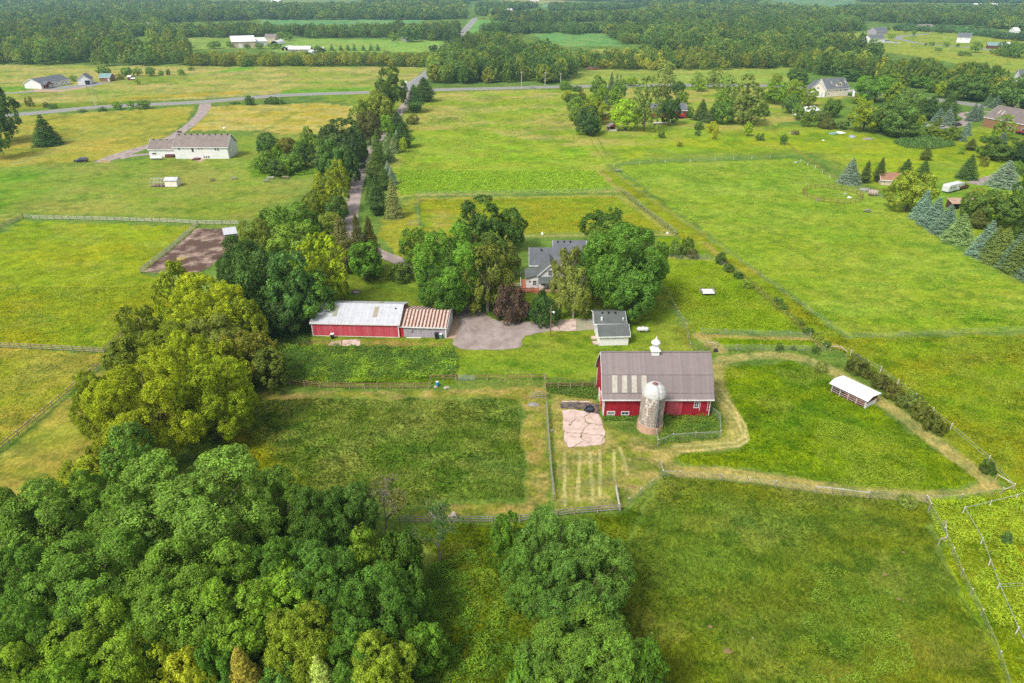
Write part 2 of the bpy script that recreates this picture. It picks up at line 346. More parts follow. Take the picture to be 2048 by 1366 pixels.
# mown strips, tracks and bare lines: (colour, width m, points)
TRACKS = [
 ((184,176,118),2.6,[(1400,672),(1440,700)]),((186,180,122),2.4,[(1440,722),(1500,712),(1560,710),(1610,718),(1660,738),(1720,775),(1790,822),(1850,868),(1920,920),(1970,958),(1985,975)]),((186,178,120),2.3,[(1985,975),(1940,992),(1850,993),(1740,985),(1640,975),(1560,962),(1480,950),(1420,945),(1360,945),(1330,930),(1325,910)]),((184,178,118),2.4,[(1330,905),(1380,893),(1440,890),(1475,880),(1470,850),(1452,810),(1436,770),(1430,735),(1450,718)]),
 ((180,178,92),2.2,[(842,398),(1236,392),(1262,408),(1340,466)]), ((180,178,92),1.6,[(842,474),(1040,473),(1348,469)]),
 ((175,160,95),1.2,[(1200,342),(1238,380)]), ((170,170,80),1.5,[(620,208),(570,238),(512,268)]),
 ((172,162,92),1.6,[(1410,486),(1452,525),(1530,590),(1620,668),(1640,690)]), ((150,150,60),1.3,[(1540,255),(1590,300),(1640,335),(1690,365)]),
 ((178,165,100),1.4,[(1398,672),(1620,678),(1700,700)]), ((172,162,92),1.2,[(1312,512),(1420,520)]),
 ((208,202,150),0.5,[(1430,790),(1475,840),(1488,872),(1470,885),(1350,893)]), ((208,202,150),0.5,[(1440,775),(1490,850),(1495,880),(1478,893),(1360,903)]),
 ((204,198,150),0.45,[(1160,905),(1155,1000)]), ((204,198,150),0.45,[(1180,905),(1185,1005)]), ((204,198,150),0.45,[(1200,900),(1200,990)]),
 ((204,198,150),0.45,[(1228,900),(1228,960)]), ((204,198,150),0.45,[(1128,905),(1130,1010)]), ((204,198,150),0.45,[(1240,895),(1256,950)]),
 ((110,120,60),0.35,[(1195,275),(1212,305),(1235,318),(1270,322)]), ((110,120,60),0.35,[(1180,278),(1200,310),(1212,325)]),
 ((112,150,50),1.0,[(1195,346),(1225,332),(1330,326),(1600,316)]), ((120,150,60),0.5,[(180,352),(205,365),(260,378),(340,380)]),
 ((120,140,50),0.5,[(860,350),(835,358),(828,365),(815,368)]), ((170,170,90),1.0,[(1450,250),(1500,270),(1560,300)]),
 ((150,140,80),0.35,[(905,1180),(920,1215),(938,1255)]),
]
PTRACKS = [(c, w_, [tuple(G(*p)[:2]) for p in pts]) for c, w_, pts in TRACKS]
SOFT = {(118,148,70): 9, (122,160,58): 6, (148,176,50): 7, (150,160,22): 6, (168,166,38): 6, (118,162,48): 8, (98,125,52): 4, (138,152,55): 3, (205,172,48): 2, (118,140,58): 3, (190,172,98): 5, (130,172,42): 5, (128,170,55): 6, (150,172,40): 8, (128,180,62): 4, (138,165,62): 4, (112,150,42): 3, (128,150,58): 4, (150,150,62): 2, (156,164,66): 2, (175,175,105): 1.5, (150,156,60): 2, (112,150,44): 3, (140,150,48): 2, (168,184,44): 6, (164,176,36): 1.0, (178,164,108): 1.3, (174,160,102): 1.3, (144,156,72): 1.5, (118,140,32): 2.5, (100,150,42): 2, (120,160,45): 5, (142,166,62): 4}
BASECOL = (118, 148, 70)
def field_color(x, y):
    """world x,y arrays -> albedo (N,3), grass height (N)"""
    jx = (fbm(x*0.45, y*0.45, 3) - 0.5) * 3.0; jy = (fbm(x*0.45, y*0.45, 9) - 0.5) * 3.0
    jx *= np.clip(np.abs(y) / 120, 0.35, 3); jy *= np.clip(np.abs(y) / 120, 0.35, 3)
    px, py = P(x + jx, np.maximum(y + jy, -CAM_H*0.4), 0.0)
    col = np.empty((len(x), 3)); big = fbm(x/26, y/26, 21)
    col[:] = lin(BASECOL); col *= (0.85 + 0.35 * big)[:, None]
    tall = np.zeros(len(x))
    for c, c2, ps, th, pts in FIELDS:
        p_ = np.array(pts)
        m = np.nonzero((px > p_[:,0].min()) & (px < p_[:,0].max()) & (py > p_[:,1].min()) & (py < p_[:,1].max()))[0]
        if not len(m): continue
        m = m[inpoly(px[m], py[m], pts)]
        if not len(m): continue
        wp = [tuple(G(*q)[:2]) for q in pts]; ft = SOFT.get(c, 0.5) * np.clip(y[m] / 110, 0.7, 4)
        al = np.clip(segdist(x[m] + jx[m], y[m] + jy[m], wp + wp[:1]) / ft, 0, 1); al = al * al * (3 - 2 * al)
        n = fbm(x[m]/ps + 3, y[m]/ps*1.5, int(pts[0][0]) % 97, 4); n = np.clip((n - 0.34) / 0.32, 0, 1)
        a, b = lin(c), lin(c2)
        v = 0.84 + 0.32 * fbm(x[m]/ps*2.7, y[m]/ps*2.7, 55, 4)
        nc = (a[None] * (1 - n)[:, None] + b[None] * n[:, None]) * v[:, None]
        col[m] = col[m] * (1 - al)[:, None] + nc * al[:, None]; tall[m] = tall[m] * (1 - al) + th * al
    for c, w_, pts in PTRACKS:
        d = segdist(x + jx*0.15, y + jy*0.15, pts); a = np.clip((w_ * 0.62 - d) / (w_ * 0.25) + 0.3, 0, 1) * 0.85
        a *= np.clip(0.60 + 0.75 * fbm(x*0.8, y*0.8, 77, 3), 0, 1)
        col = col * (1 - a)[:, None] + lin(c)[None] * a[:, None]; tall = tall * (1 - a)
    far = np.clip((y - 90) / 260, 0, 1); q1 = fbm(x/2.6, y/2.0, 81, 4) * (1 - far) + fbm(x/8.5, y/8.5, 82, 4) * far; q2 = fbm(x/6.5, y/5.0, 83, 4) * (1 - far) + fbm(x/19, y/19, 84, 4) * far
    dk = np.clip((0.45 - q1) / 0.09, 0, 1); lt = np.clip((q2 - 0.55) / 0.09, 0, 1)
    col = col * (1 - np.array([0.30, 0.20, 0.22])[None] * dk[:, None]); a_ = (0.16 * lt)[:, None]; col = col * (1 - a_) + lin((180, 182, 104))[None] * a_
    m3 = fbm(x/1.7, y/1.1, 31, 4); m4 = fbm(x/13, y/8, 35, 4); g_ = np.clip((m4 - 0.5) * 5, -1, 1)
    col = col * (0.80 + 0.40 * m3)[:, None]; col[:, 0] *= 1 + 0.05 * g_; col[:, 1] *= 1 - 0.02 * g_
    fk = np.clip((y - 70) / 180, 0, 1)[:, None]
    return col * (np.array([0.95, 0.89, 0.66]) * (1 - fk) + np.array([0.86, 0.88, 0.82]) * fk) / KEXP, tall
def build_ground():
    rows = 900; cols = 1150
    # rows of equal steps in view of depth: a real plane, finer near, coarser far
    ys = []; v0, v1 = 860.0, -40.7
    t = np.linspace(0, 1, rows - 60)
    vy = 683 + (683 + 60) * (1 - t) + (-683) * t
    ys = G(1024, vy)[1]
    ys = np.concatenate([np.linspace(-60, ys[0] - 1.5, 30), ys, np.geomspace(ys[-1] * 1.04, 9000, 30)])
    u = np.linspace(-1, 1, cols)
    half = 0.80 * (np.maximum(ys, 0) * cP + CAM_H * sP) + 6 + np.maximum(0, ys - 3000) * 0.5
    uu = np.sign(u) * (np.abs(u) ** 1.0)
    X = half[:, None] * uu[None, :]; Y = np.repeat(ys[:, None], cols, 1)
    x, y = X.ravel(), Y.ravel()
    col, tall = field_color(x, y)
    near = np.clip((170 - y) / 110, 0, 1)
    hump = (fbm(x*0.9, y*0.9, 5, 3) * 0.6 + vnoise(x*3.1, y*3.1, 8) * 0.4)
    z = tall * near * hump * 0.9
    V = np.stack([x, y, z], 1); nr = len(ys)
    i = np.arange(nr - 1)[:, None] * cols + np.arange(cols - 1)[None, :]
    F = np.stack([i, i + 1, i + cols + 1, i + cols], -1).reshape(-1, 4)
    m = bpy.data.materials.new("grassland"); m.use_nodes = True; nt = m.node_tree; b = nt.nodes["Principled BSDF"]
    b.inputs['Roughness'].default_value = 0.95; b.inputs['Specular IOR Level'].default_value = 0.0
    at = N(nt, "ShaderNodeVertexColor", layer_name='col'); tc = N(nt, "ShaderNodeTexCoord"); co = tc.outputs['Object']
    n1 = noise(nt, co, 0.35, 5, 0.65); n2 = noise(nt, mapping(nt, co, (1, 0.6, 1)), 2.2, 5, 0.75); n3 = noise(nt, co, 9.0, 3, 0.7)
    c = mixc(nt, 1.0, at.outputs[0], ramp(nt, n1, [(0.3, (0.74, 0.78, 0.72)), (0.7, (1.26, 1.2, 1.2))]), 'MULTIPLY')
    c = mixc(nt, 1.0, c, ramp(nt, n2, [(0.32, (0.52, 0.58, 0.52)), (0.5, (1, 1, 1)), (0.68, (1.55, 1.42, 1.5))]), 'MULTIPLY')
    c = mixc(nt, 1.0, c, ramp(nt, n3, [(0.3, (0.74, 0.76, 0.72)), (0.7, (1.26, 1.24, 1.26))]), 'MULTIPLY')
    # scattered pale seed heads and small white flowers
    vo = N(nt, "ShaderNodeTexVoronoi"); vo.inputs['Scale'].default_value = 1.1; nt.links.new(co, vo.inputs['Vector'])
    fl = ramp(nt, vo.outputs['Distance'], [(0.0, (1,1,1)), (0.10, (1,1,1)), (0.13, (0,0,0))])
    fm = ramp(nt, noise(nt, co, 0.06, 3), [(0.52, (0,0,0)), (0.66, (1,1,1))])
    fa = mixc(nt, 1.0, fl, fm, 'MULTIPLY'); fa = mixc(nt, 1.0, fa, (0.4, 0.4, 0.4), 'MULTIPLY')
    c = mixc(nt, fa, c, (0.5, 0.5, 0.36))
    nt.links.new(c, b.inputs['Base Color'])
    bp = N(nt, "ShaderNodeBump"); bp.inputs['Strength'].default_value = 0.35; bp.inputs['Distance'].default_value = 0.2
    nt.links.new(n2, bp.inputs['Height']); nt.links.new(bp.outputs[0], b.inputs['Normal'])
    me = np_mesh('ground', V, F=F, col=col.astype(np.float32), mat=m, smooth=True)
    o = link('ground', me); tag(o, 'rolling green pasture, lawns and hay fields under everything', kind='structure')
build_ground()
# ---- flat laid surfaces ----
def smooth_line(pts, n=10):
    """Catmull-Rom through world points"""
    p_ = [np.array(q, float) for q in pts]; p_ = [2*p_[0]-p_[1]] + p_ + [2*p_[-1]-p_[-2]]; out = []
    for i in range(1, len(p_) - 2):
        for t in np.linspace(0, 1, n, endpoint=False):
            a, b, c, d = p_[i-1], p_[i], p_[i+1], p_[i+2]
            out.append(0.5*((2*b) + (-a+c)*t + (2*a-5*b+4*c-d)*t*t + (-a+3*b-3*c+d)*t**3))
    out.append(p_[-2]); return np.array(out)
def ribbon(name, pts, width, z, mat, label=None, off=0.0, dash=None, jit=0.0, kind='structure', cat=None, parent=None, n=10):
    c = smooth_line([G(*p)[:2] for p in pts], n); wd = width if hasattr(width, '__len__') else [width]*len(pts)
    wi = np.interp(np.linspace(0, len(pts)-1, len(c)), range(len(pts)), wd)
    d = np.gradient(c, axis=0); d /= np.linalg.norm(d, axis=1)[:, None]; nn = np.stack([-d[:,1], d[:,0]], 1)
    rg = np.random.RandomState(len(name)*7+len(pts)); j1 = 1 + jit*(rg.rand(len(c))-0.5); j2 = 1 + jit*(rg.rand(len(c))-0.5)
    L = c + nn*(wi*0.5*j1 + off)[:, None]; Rr = c - nn*(wi*0.5*j2 - off)[:, None]
    V = np.zeros((2*len(c), 3)); V[0::2, :2] = L; V[1::2, :2] = Rr; V[:, 2] = z
    F = [(2*i, 2*i+1, 2*i+3, 2*i+2) for i in range(len(c)-1)]
    if dash: F = [f for k, f in enumerate(F) if k % 2 == 0]
    F = [f[::-1] for f in F] if np.cross(V[2]-V[0], V[1]-V[0])[2] > 0 else F
    o = link(name, np_mesh(name, V, F=np.array(F), mat=mat), parent); 
    if label or kind: tag(o, label, cat, kind=kind)
    return o
def polysheet(name, pts, z, mat, label=None, kind='structure', jit=0.0, thick=0.0, cat=None, world=False, parent=None):
    P2 = [np.array(p[:2], float) if world else G(*p)[:2] for p in pts]; out = []; rg = np.random.RandomState(int(abs(P2[0][0])*10) % 999)
    for a, b in zip(P2, P2[1:] + P2[:1]):
        k = max(1, int(np.linalg.norm(b-a) / 0.8)) if jit else 1
        for i in range(k): out.append(a + (b-a)*i/k + (rg.rand(2)-0.5)*jit)
    mb = MB(); n = len(out)
    if thick:
        mb.add([(*q, z) for q in out] + [(*q, z+thick) for q in out], [tuple(range(n))[::-1], tuple(range(n, 2*n))] + [(i, (i+1)%n, n+(i+1)%n, n+i) for i in range(n)])
    else: mb.add([(*q, z) for q in out], [tuple(range(n))])
    o = mb.build(name, mat, parent); return tag(o, label, cat, kind=kind)
M = {}
M['asphalt'] = surf('asphalt', (150,150,152), (168,168,166), 0.8, 0.9, lo=0.35, hi=0.7)
M['roadline'] = surf('roadline', (225,225,220), (200,200,190), 3)
M['yellowline'] = surf('yellowline', (200,170,80), (180,160,100), 3)
M['gravel'] = surf('gravel', (188,173,166), (158,141,134), 0.45, 0.95, lo=0.38, hi=0.66, detail=9, stretch=(1,0.6,1))
M['shoulder'] = surf('shoulder', (170,165,140), (140,150,90), 0.8, 0.95, lo=0.4, hi=0.6)
M['concrete_plain'] = surf('concrete_plain', (236,208,194), (186,158,140), 0.9, 0.9, lo=0.42, hi=0.72, detail=6)
def cracked():
    m, nt, b = new_mat('concrete'); tc = N(nt, "ShaderNodeTexCoord"); co = tc.outputs['Object']
    c = mixc(nt, ramp(nt, noise(nt, co, 0.8, 6, 0.7), [(0.42, (0,0,0)), (0.7, (1,1,1))]), alb((240,214,202)), alb((196,168,152)))
    c = mixc(nt, ramp(nt, noise(nt, co, 3.0, 4, 0.7), [(0.60, (0,0,0)), (0.68, (1,1,1))]), c, alb((160,128,112)))
    vo = N(nt, "ShaderNodeTexVoronoi", feature='DISTANCE_TO_EDGE'); vo.inputs['Scale'].default_value = 0.33; ad = N(nt, "ShaderNodeVectorMath", operation='ADD')
    nz = N(nt, "ShaderNodeTexNoise"); nz.inputs['Scale'].default_value = 0.9; nt.links.new(co, nz.inputs['Vector']); nt.links.new(co, ad.inputs[0]); nt.links.new(nz.outputs[1], ad.inputs[1]); nt.links.new(ad.outputs[0], vo.inputs['Vector'])
    k = ramp(nt, vo.outputs['Distance'], [(0.0, (1,1,1)), (0.015, (1,1,1)), (0.04, (0,0,0))]); k = mixc(nt, 1.0, k, ramp(nt, noise(nt, co, 0.35, 2), [(0.42, (0.1,0.1,0.1)), (0.55, (1,1,1))]), 'MULTIPLY')
    nt.links.new(mixc(nt, k, c, alb((140,124,86))), b.inputs['Base Color']); b.inputs['Roughness'].default_value = 0.9; return m
M['concrete'] = cracked()
M['concrete_mossy'] = surf('concrete_mossy', (165,170,140), (190,170,150), 0.5, 0.9)
M['concrete_tan'] = surf('concrete_tan', (205,175,150), (180,150,125), 0.6, 0.9, detail=6)
M['rock'] = surf('rock', (214,196,188), (170,150,140), 2.0, 0.9, bump=0.6)
M['dirt'] = surf('dirt', (104,80,68), (196,170,152), 0.22, 0.95, lo=0.47, hi=0.66, detail=8, bump=0.8, bscale=3)
M['hay'] = surf('hay', (196,172,110), (150,130,80), 4, 0.95, bump=0.8)
M['tarpatch'] = surf('tarpatch', (88,82,88), (140,125,105), 1.6, 0.9, lo=0.45, hi=0.6)
M['crack'] = surf('crack', (110,120,60), (140,110,80), 1.5, 0.95)
hw = [(-420,260),(-300,252),(36,229),(200,214),(400,204),(560,191),(740,184.5),(860,180),(1000,176.5),(1130,173.5),(1300,171),(1420,170.5),(1520,171),(1620,176),(1750,186),(1900,203),(2060,225)]
ribbon('highway_shoulder', hw, 13.0, 0.010, M['shoulder'], 'gravel shoulder of the highway', jit=0.06)
ribbon('highway', hw, 9.6, 0.030, M['asphalt'], 'two lane asphalt highway crossing behind the farm')
for s_ in (-1, 1): ribbon('highway_edge_line', hw, 0.35, 0.050, M['roadline'], 'white edge line of the highway', off=s_*4.2)
ribbon('highway_centre_line', hw, 0.25, 0.050, M['yellowline'], 'yellow centre line of the highway')
nr_ = [(808,181.5),(832,163),(857,146),(882,116),(903,90),(918,73),(934,56),(946,42),(950,36)]
ribbon('north_road_shoulder', nr_, 11.5, 0.014, M['shoulder'], 'grassy gravel shoulder of the side road', jit=0.06)
ribbon('north_road', nr_, 8.0, 0.034, M['asphalt'], 'asphalt side road climbing away to the horizon')
for s_ in (-1, 1): ribbon('north_road_edge_line', nr_, 0.4, 0.054, M['roadline'], 'white edge line of the side road', off=s_*3.5)
dr = [(809,183),(822,195),(806,216),(786,240),(764,268),(744,300),(726,335),(713,370),(706,405),(702,440),(712,475),(745,500),(800,523),(850,548),(900,580),(925,605),(938,635)]
ribbon('gravel_drive', dr, [5.5,6,5,4.6,4.6,4.6,4.6,4.6,4.6,4.4,4.2,4.2,4.0,4.0,4.2,5,6], 0.024, M['gravel'], 'long gravel drive between the tree rows', jit=0.08)
polysheet('gravel_yard', [(905,690),(911,668),(908,640),(912,612),(924,600),(942,606),(960,622),(985,638),(1020,645),(1060,644),(1100,642),(1103,662),(1075,667),(1050,672),(1044,680),(1045,690),(1035,697),(1000,700),(960,700),(925,699)], 0.036, M['gravel'], 'gravel turning area between the sheds and the garage', jit=0.35)
rd = [(411,207),(404,226),(380,250),(340,276),(300,291),(262,303),(230,314),(195,325)]
ribbon('ranch_drive', rd, [6.5,6,5,5,5,7,8,4], 0.024, M['gravel'], 'curving gravel driveway of the white ranch house', jit=0.08)
ribbon('ranch_drive_branch', [(240,317),(262,312),(302,308)], [4,4,4], 0.040, M['gravel'], 'short gravel spur to the ranch garage', jit=0.06)
ribbon('far_drive', [(-200,195),(20,186),(70,182),(120,176),(165,172),(200,166),(222,165)], [5,5,6,12,16,10,4], 0.024, M['asphalt'], 'grey driveway curving past the far white houses', jit=0.05)
polysheet('far_walkway', [(65,181),(75,178),(120,180),(170,173),(172,176),(120,184),(70,184)], 0.044, M['concrete_tan'], 'pale walk round the far white house')
ribbon('house_track', [(1640,188),(1680,191),(1720,195),(1760,197)], 2.2, 0.02, M['concrete_tan'], 'pale path in front of the cream house')
ribbon('far_lane', [(1795,78),(1800,73),(1830,70),(1860,68)], 9, 0.02, M['asphalt'], 'far lane curving between the right hand houses')
ribbon('far_lane_east', [(1795,78),(1850,88),(1950,96),(2000,104),(2060,110)], 8, 0.026, M['asphalt'], 'far lane leading towards the right edge')
ribbon('log_house_drive', [(1870,254),(1900,252),(1925,246),(1935,238),(1928,226),(2048,222),(2120,222)], [5,8,6,4,3,3,3], 0.02, M['gravel'], 'gravel drive of the brown log house')
ribbon('trailer_track', [(1945,368),(1970,360),(2000,352),(2050,340)], 5, 0.02, M['gravel'], 'gravel spur beside the big blue spruce')
M['rut'] = surf('rut', (160,144,137), (184,169,162), 0.8, 0.95, lo=0.35, hi=0.6)
for k, pts in enumerate(([(930,612),(938,640),(958,662),(1000,662),(1060,653),(1096,651)], [(924,612),(929,642),(950,672),(1000,671),(1060,659),(1096,656)], [(919,620),(918,655),(930,686)], [(968,690),(1000,684),(1030,668)])):
    ribbon('wheel_rut', pts, 0.45, 0.040 + 0.002*k, M['rut'], 'worn wheel rut curving across the gravel yard', jit=0.9)
# concrete slabs
polysheet('barn_slab', [(1125,821),(1148,820),(1172,824),(1196,830),(1204,842),(1210,870),(1209,888),(1180,892),(1134,896),(1127,880),(1126,850)], 0.0, M['concrete'], 'pink broken concrete slab beside the red barn', jit=0.35, thick=0.10)
polysheet('slab_dark_strip', [(1122,806),(1150,805),(1196,808),(1197,828),(1172,826),(1170,818),(1122,817)], 0.02, M['tarpatch'], 'dark tar strip along the top of the barn slab', jit=0.25, thick=0.10)
polysheet('slab_white_edge', [(1124,803),(1180,803),(1180,805),(1124,805)], 0.0, M['concrete'], 'pale concrete curb above the dark strip', jit=0.15, thick=0.13)
polysheet('shed_apron', [(893,677),(904,630),(919,640),(913,677)], 0.0, M['concrete_tan'], 'tan concrete apron at the end of the rusty roofed shed', thick=0.08)
polysheet('shed_slab', [(655,692),(662,683),(684,681),(682,692)], 0.0, M['concrete_tan'], 'small cracked slab in front of the red shed', thick=0.05, jit=0.2)
polysheet('shed_slab', [(684,692),(686,680),(722,679),(719,692)], 0.0, M['concrete'], 'second slab in front of the red shed', thick=0.05, jit=0.2)
polysheet('garage_slab', [(1101,662),(1100,642),(1152,638),(1153,662)], 0.0, M['concrete'], 'pink concrete pad left of the garage', thick=0.06)
polysheet('garage_slab_mossy', [(1153.5,662),(1152.5,638),(1183,637),(1188,659)], 0.0, M['concrete_mossy'], 'mossy half of the garage pad', thick=0.06)
polysheet('paddock_dirt', [(287,543),(392,458),(452,457),(478,470),(474,490),(440,520),(400,545)], 0.02, M['dirt'], 'bare brown dirt of the small paddock', jit=0.8)
polysheet('driveway_debris', [(198,326),(205,320),(222,322),(218,327)], 0.045, M['hay'], 'tan boards left on the driveway end', jit=0.5)
polysheet('bare_earth', [(374,316),(392,311),(412,318),(402,325)], 0.03, M['concrete_tan'], 'bare earth below the ranch steps', jit=0.6)
# ================= trees =================
def quads(rg, pos, nrm, size, aspect=0.7, droop=None):
    """one leaf-spray quad per position, facing nrm"""
    n = len(pos); nrm = nrm / (np.linalg.norm(nrm, axis=1)[:, None] + 1e-9)
    r = rg.normal(size=(n, 3)) if droop is None else droop
    t = np.cross(nrm, r); t /= (np.linalg.norm(t, axis=1)[:, None] + 1e-9); b = np.cross(nrm, t)
    s = (size * (0.6 + 0.8 * rg.rand(n)))[:, None] * 0.5
    t = t * s; b = b * s * aspect
    k = nrm * s * 0.35      # slight fold
    V = np.stack([pos - t - b*0.6, pos + t*0.2 - b + k, pos + t + b*0.5, pos - t*0.3 + b + k], 1)
    return V.reshape(-1, 3)
def rdir(rg, n, up=0.0):
    d = rg.normal(size=(n, 3)); d[:, 2] += up; return d / np.linalg.norm(d, axis=1)[:, None]
def crown_points(rg, kind, nclump, nleaf, rnd=None):
    """clump centres, radii, clump outward directions, brightness -> leaf positions, normals, tint (unit crown radius)"""
    C = []; Rr = []; O = []; 
    H = dict(broad=2.1, ash=2.0, poplar=3.3, shrub=1.15, birch=2.6, spruce=2.7, pine=2.5)[kind]
    if kind in ('broad', 'ash', 'poplar', 'shrub', 'birch'):
        lobes = {'broad': 16, 'ash': 17, 'poplar': 24, 'shrub': 10, 'birch': 16}[kind]
        zc = {'broad': 0.53, 'ash': 0.53, 'poplar': 0.50, 'shrub': 0.40, 'birch': 0.52}[kind] * H
        sz = {'broad': 0.35, 'ash': 0.35, 'poplar': 0.42, 'shrub': 0.36, 'birch': 0.38}[kind] * H
        sxy = 0.68; lr = {'broad': 0.34, 'ash': 0.33, 'poplar': 0.44, 'shrub': 0.40, 'birch': 0.34}[kind]
        i = np.arange(lobes); ph = i * 2.39996 + rg.rand() * 6; zz = 1 - 2 * (i + 0.5) / lobes; zz = np.where(zz < -0.3, zz * 0.75, zz)
        rr = np.sqrt(1 - zz**2)
        L = np.stack([rr*np.cos(ph)*sxy, rr*np.sin(ph)*sxy, zz*sz], 1) * (0.82 + 0.36*rg.rand(lobes))[:, None]
        if kind in ('poplar', 'birch'): L[:, :2] *= np.clip(1.15 - 0.55*np.maximum(0, L[:, 2:3]/sz), 0.3, 1.2)
        L += rg.normal(size=L.shape) * 0.06; lrad = lr * (0.75 + 0.5*rg.rand(lobes))
        per = max(3, nclump // lobes)
        cr = {'broad': 0.15, 'ash': 0.13, 'poplar': 0.13, 'shrub': 0.15, 'birch': 0.13}[kind] * (160.0 / nclump) ** 0.35
        for l, r in zip(L, lrad):
            out = l / np.array([sxy, sxy, sz]); on = out / (np.linalg.norm(out) + 1e-6)
            d = rdir(rg, per) + on * 0.75 + np.array([0, 0, 0.2]); d /= np.linalg.norm(d, axis=1)[:, None]
            c = l + d * r * (0.70 + 0.35*rg.rand(per))[:, None]; c[:, 2] += zc
            C.append(c); O.append(d); Rr.append(np.full(per, cr) * (0.65 + 0.8*rg.rand(per)))
        # centre filling so the crown is never see-through everywhere
        nf = nclump // 9; f = rdir(rg, nf) * (rg.rand(nf)**0.4)[:, None] * np.array([sxy*0.75, sxy*0.75, sz*0.8]); f[:, 2] += zc
        C.append(f); O.append(rdir(rg, nf, 0.5)); Rr.append(np.full(nf, cr*1.7))
        C = np.concatenate(C); O = np.concatenate(O); Rr = np.concatenate(Rr); C[:, 2] = np.maximum(C[:, 2], 0.07)
        bright = 0.66 + 0.62*rg.rand(len(C))**1.3
        n = len(C) * nleaf; ci = np.repeat(np.arange(len(C)), nleaf)
        d = rdir(rg, n) + O[ci]*0.55 + np.array([0, 0, 0.25]); d /= np.linalg.norm(d, axis=1)[:, None]
        pos = C[ci] + d * (Rr[ci] * (0.55 + 0.55*rg.rand(n)))[:, None]
        if kind == 'birch': pos[:, 2] -= np.abs(rg.normal(size=n)) * 0.10
        nrm = d*0.8 + rdir(rg, n)*(rnd or (0.75 if nclump > 300 else 0.5)) + O[ci]*0.35
        return pos, nrm, bright[ci] * (0.82 + 0.36*rg.rand(n)), H, ci
    # conifers: whorls of branches
    tiers = 22 if nclump > 100 else 12; pos = []; nrm = []; tint = []; nb0 = 13 if nclump > 100 else 9
    for t in range(tiers):
        h = (t + 0.5*rg.rand()) / tiers; z = H * (0.05 + 0.93*h)
        r = (1 - h) ** 0.85 * (1.0 if kind == 'spruce' else (0.75 + 0.5*rg.rand())) + 0.03
        if kind == 'pine': r *= min(1.0, 0.55 + h*2.2) if h < 0.25 else 1.0
        nb = max(5, int(nb0 * (0.45 + 0.75*(1-h)))); ph0 = rg.rand()*6.3
        for k in range(nb):
            ph = ph0 + 6.283*k/nb + rg.normal()*0.12; rl = r * (0.82 + 0.3*rg.rand()); m = max(3, int(nleaf * (0.35 + rl)))
            s = (0.15 + 0.85*rg.rand(m)**0.7); 
            dz = (-0.16 if kind == 'spruce' else 0.22) * rl * s**1.2
            wdt = (0.22*(1 - 0.55*s) * rl + 0.03) * rg.normal(size=m) * (0.8 if kind == 'spruce' else 1.1)
            x = np.cos(ph)*rl*s - np.sin(ph)*wdt; y = np.sin(ph)*rl*s + np.cos(ph)*wdt
            zz = z + dz + rg.normal(size=m) * (0.020 if kind == 'spruce' else 0.055)
            pos.append(np.stack([x, y, zz], 1)); out = np.array([math.cos(ph), math.sin(ph), 0])
            nrm.append(np.array([0, 0, 1.0])*0.9 + out*0.35 + rdir(rg, m)*0.45)
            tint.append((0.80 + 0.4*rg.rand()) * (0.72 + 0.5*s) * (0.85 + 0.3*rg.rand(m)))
    pos = np.concatenate(pos); return pos, np.concatenate(nrm), np.concatenate(tint), H, None
TPL = {}
def template(kind, lod, var):
    key = (kind, lod, var)
    if key in TPL: return TPL[key]
    rg = np.random.RandomState(abs(hash((('broad','ash','poplar','shrub','birch','spruce','pine').index(kind), lod, var))) % (2**31))
    if kind in ('spruce', 'pine'): nc, nl, ls = {-1: (200, 120, 0.05), 0: (200, 95, 0.062), 1: (200, 52, 0.082), 2: (60, 16, 0.19)}[lod]
    elif kind == 'shrub': nc, nl, ls = {-1: (300, 45, 0.065), 0: (300, 45, 0.065), 1: (120, 30, 0.10), 2: (50, 12, 0.22)}[lod]
    else: nc, nl, ls = {-1: (1050, 74, 0.029), 0: (900, 46, 0.040), 1: (260, 34, 0.085), 2: (110, 14, 0.17)}[lod]
    if kind == 'ash': ls *= 0.95
    pos, nrm, tint, H, ci = crown_points(rg, kind, nc, nl)
    V = quads(rg, pos, nrm, np.full(len(pos), ls), 0.62 if kind not in ('spruce', 'pine') else 0.45)
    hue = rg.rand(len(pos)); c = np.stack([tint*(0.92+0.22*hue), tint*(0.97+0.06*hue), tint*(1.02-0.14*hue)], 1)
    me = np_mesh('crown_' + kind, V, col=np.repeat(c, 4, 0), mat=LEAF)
    TPL[key] = (me, H, V, np.repeat(c, 4, 0)); return TPL[key]
M['bark'] = surf('bark', (120,105,90), (85,72,62), 6, 0.95, stretch=(1,1,0.3), bump=0.6)
M['bark_pale'] = surf('bark_pale', (205,195,180), (150,135,120), 4, 0.9, stretch=(1,1,0.6), bump=0.4)
M['deadwood'] = surf('deadwood', (178,168,156), (130,118,108), 4, 0.9)
TRK = {}
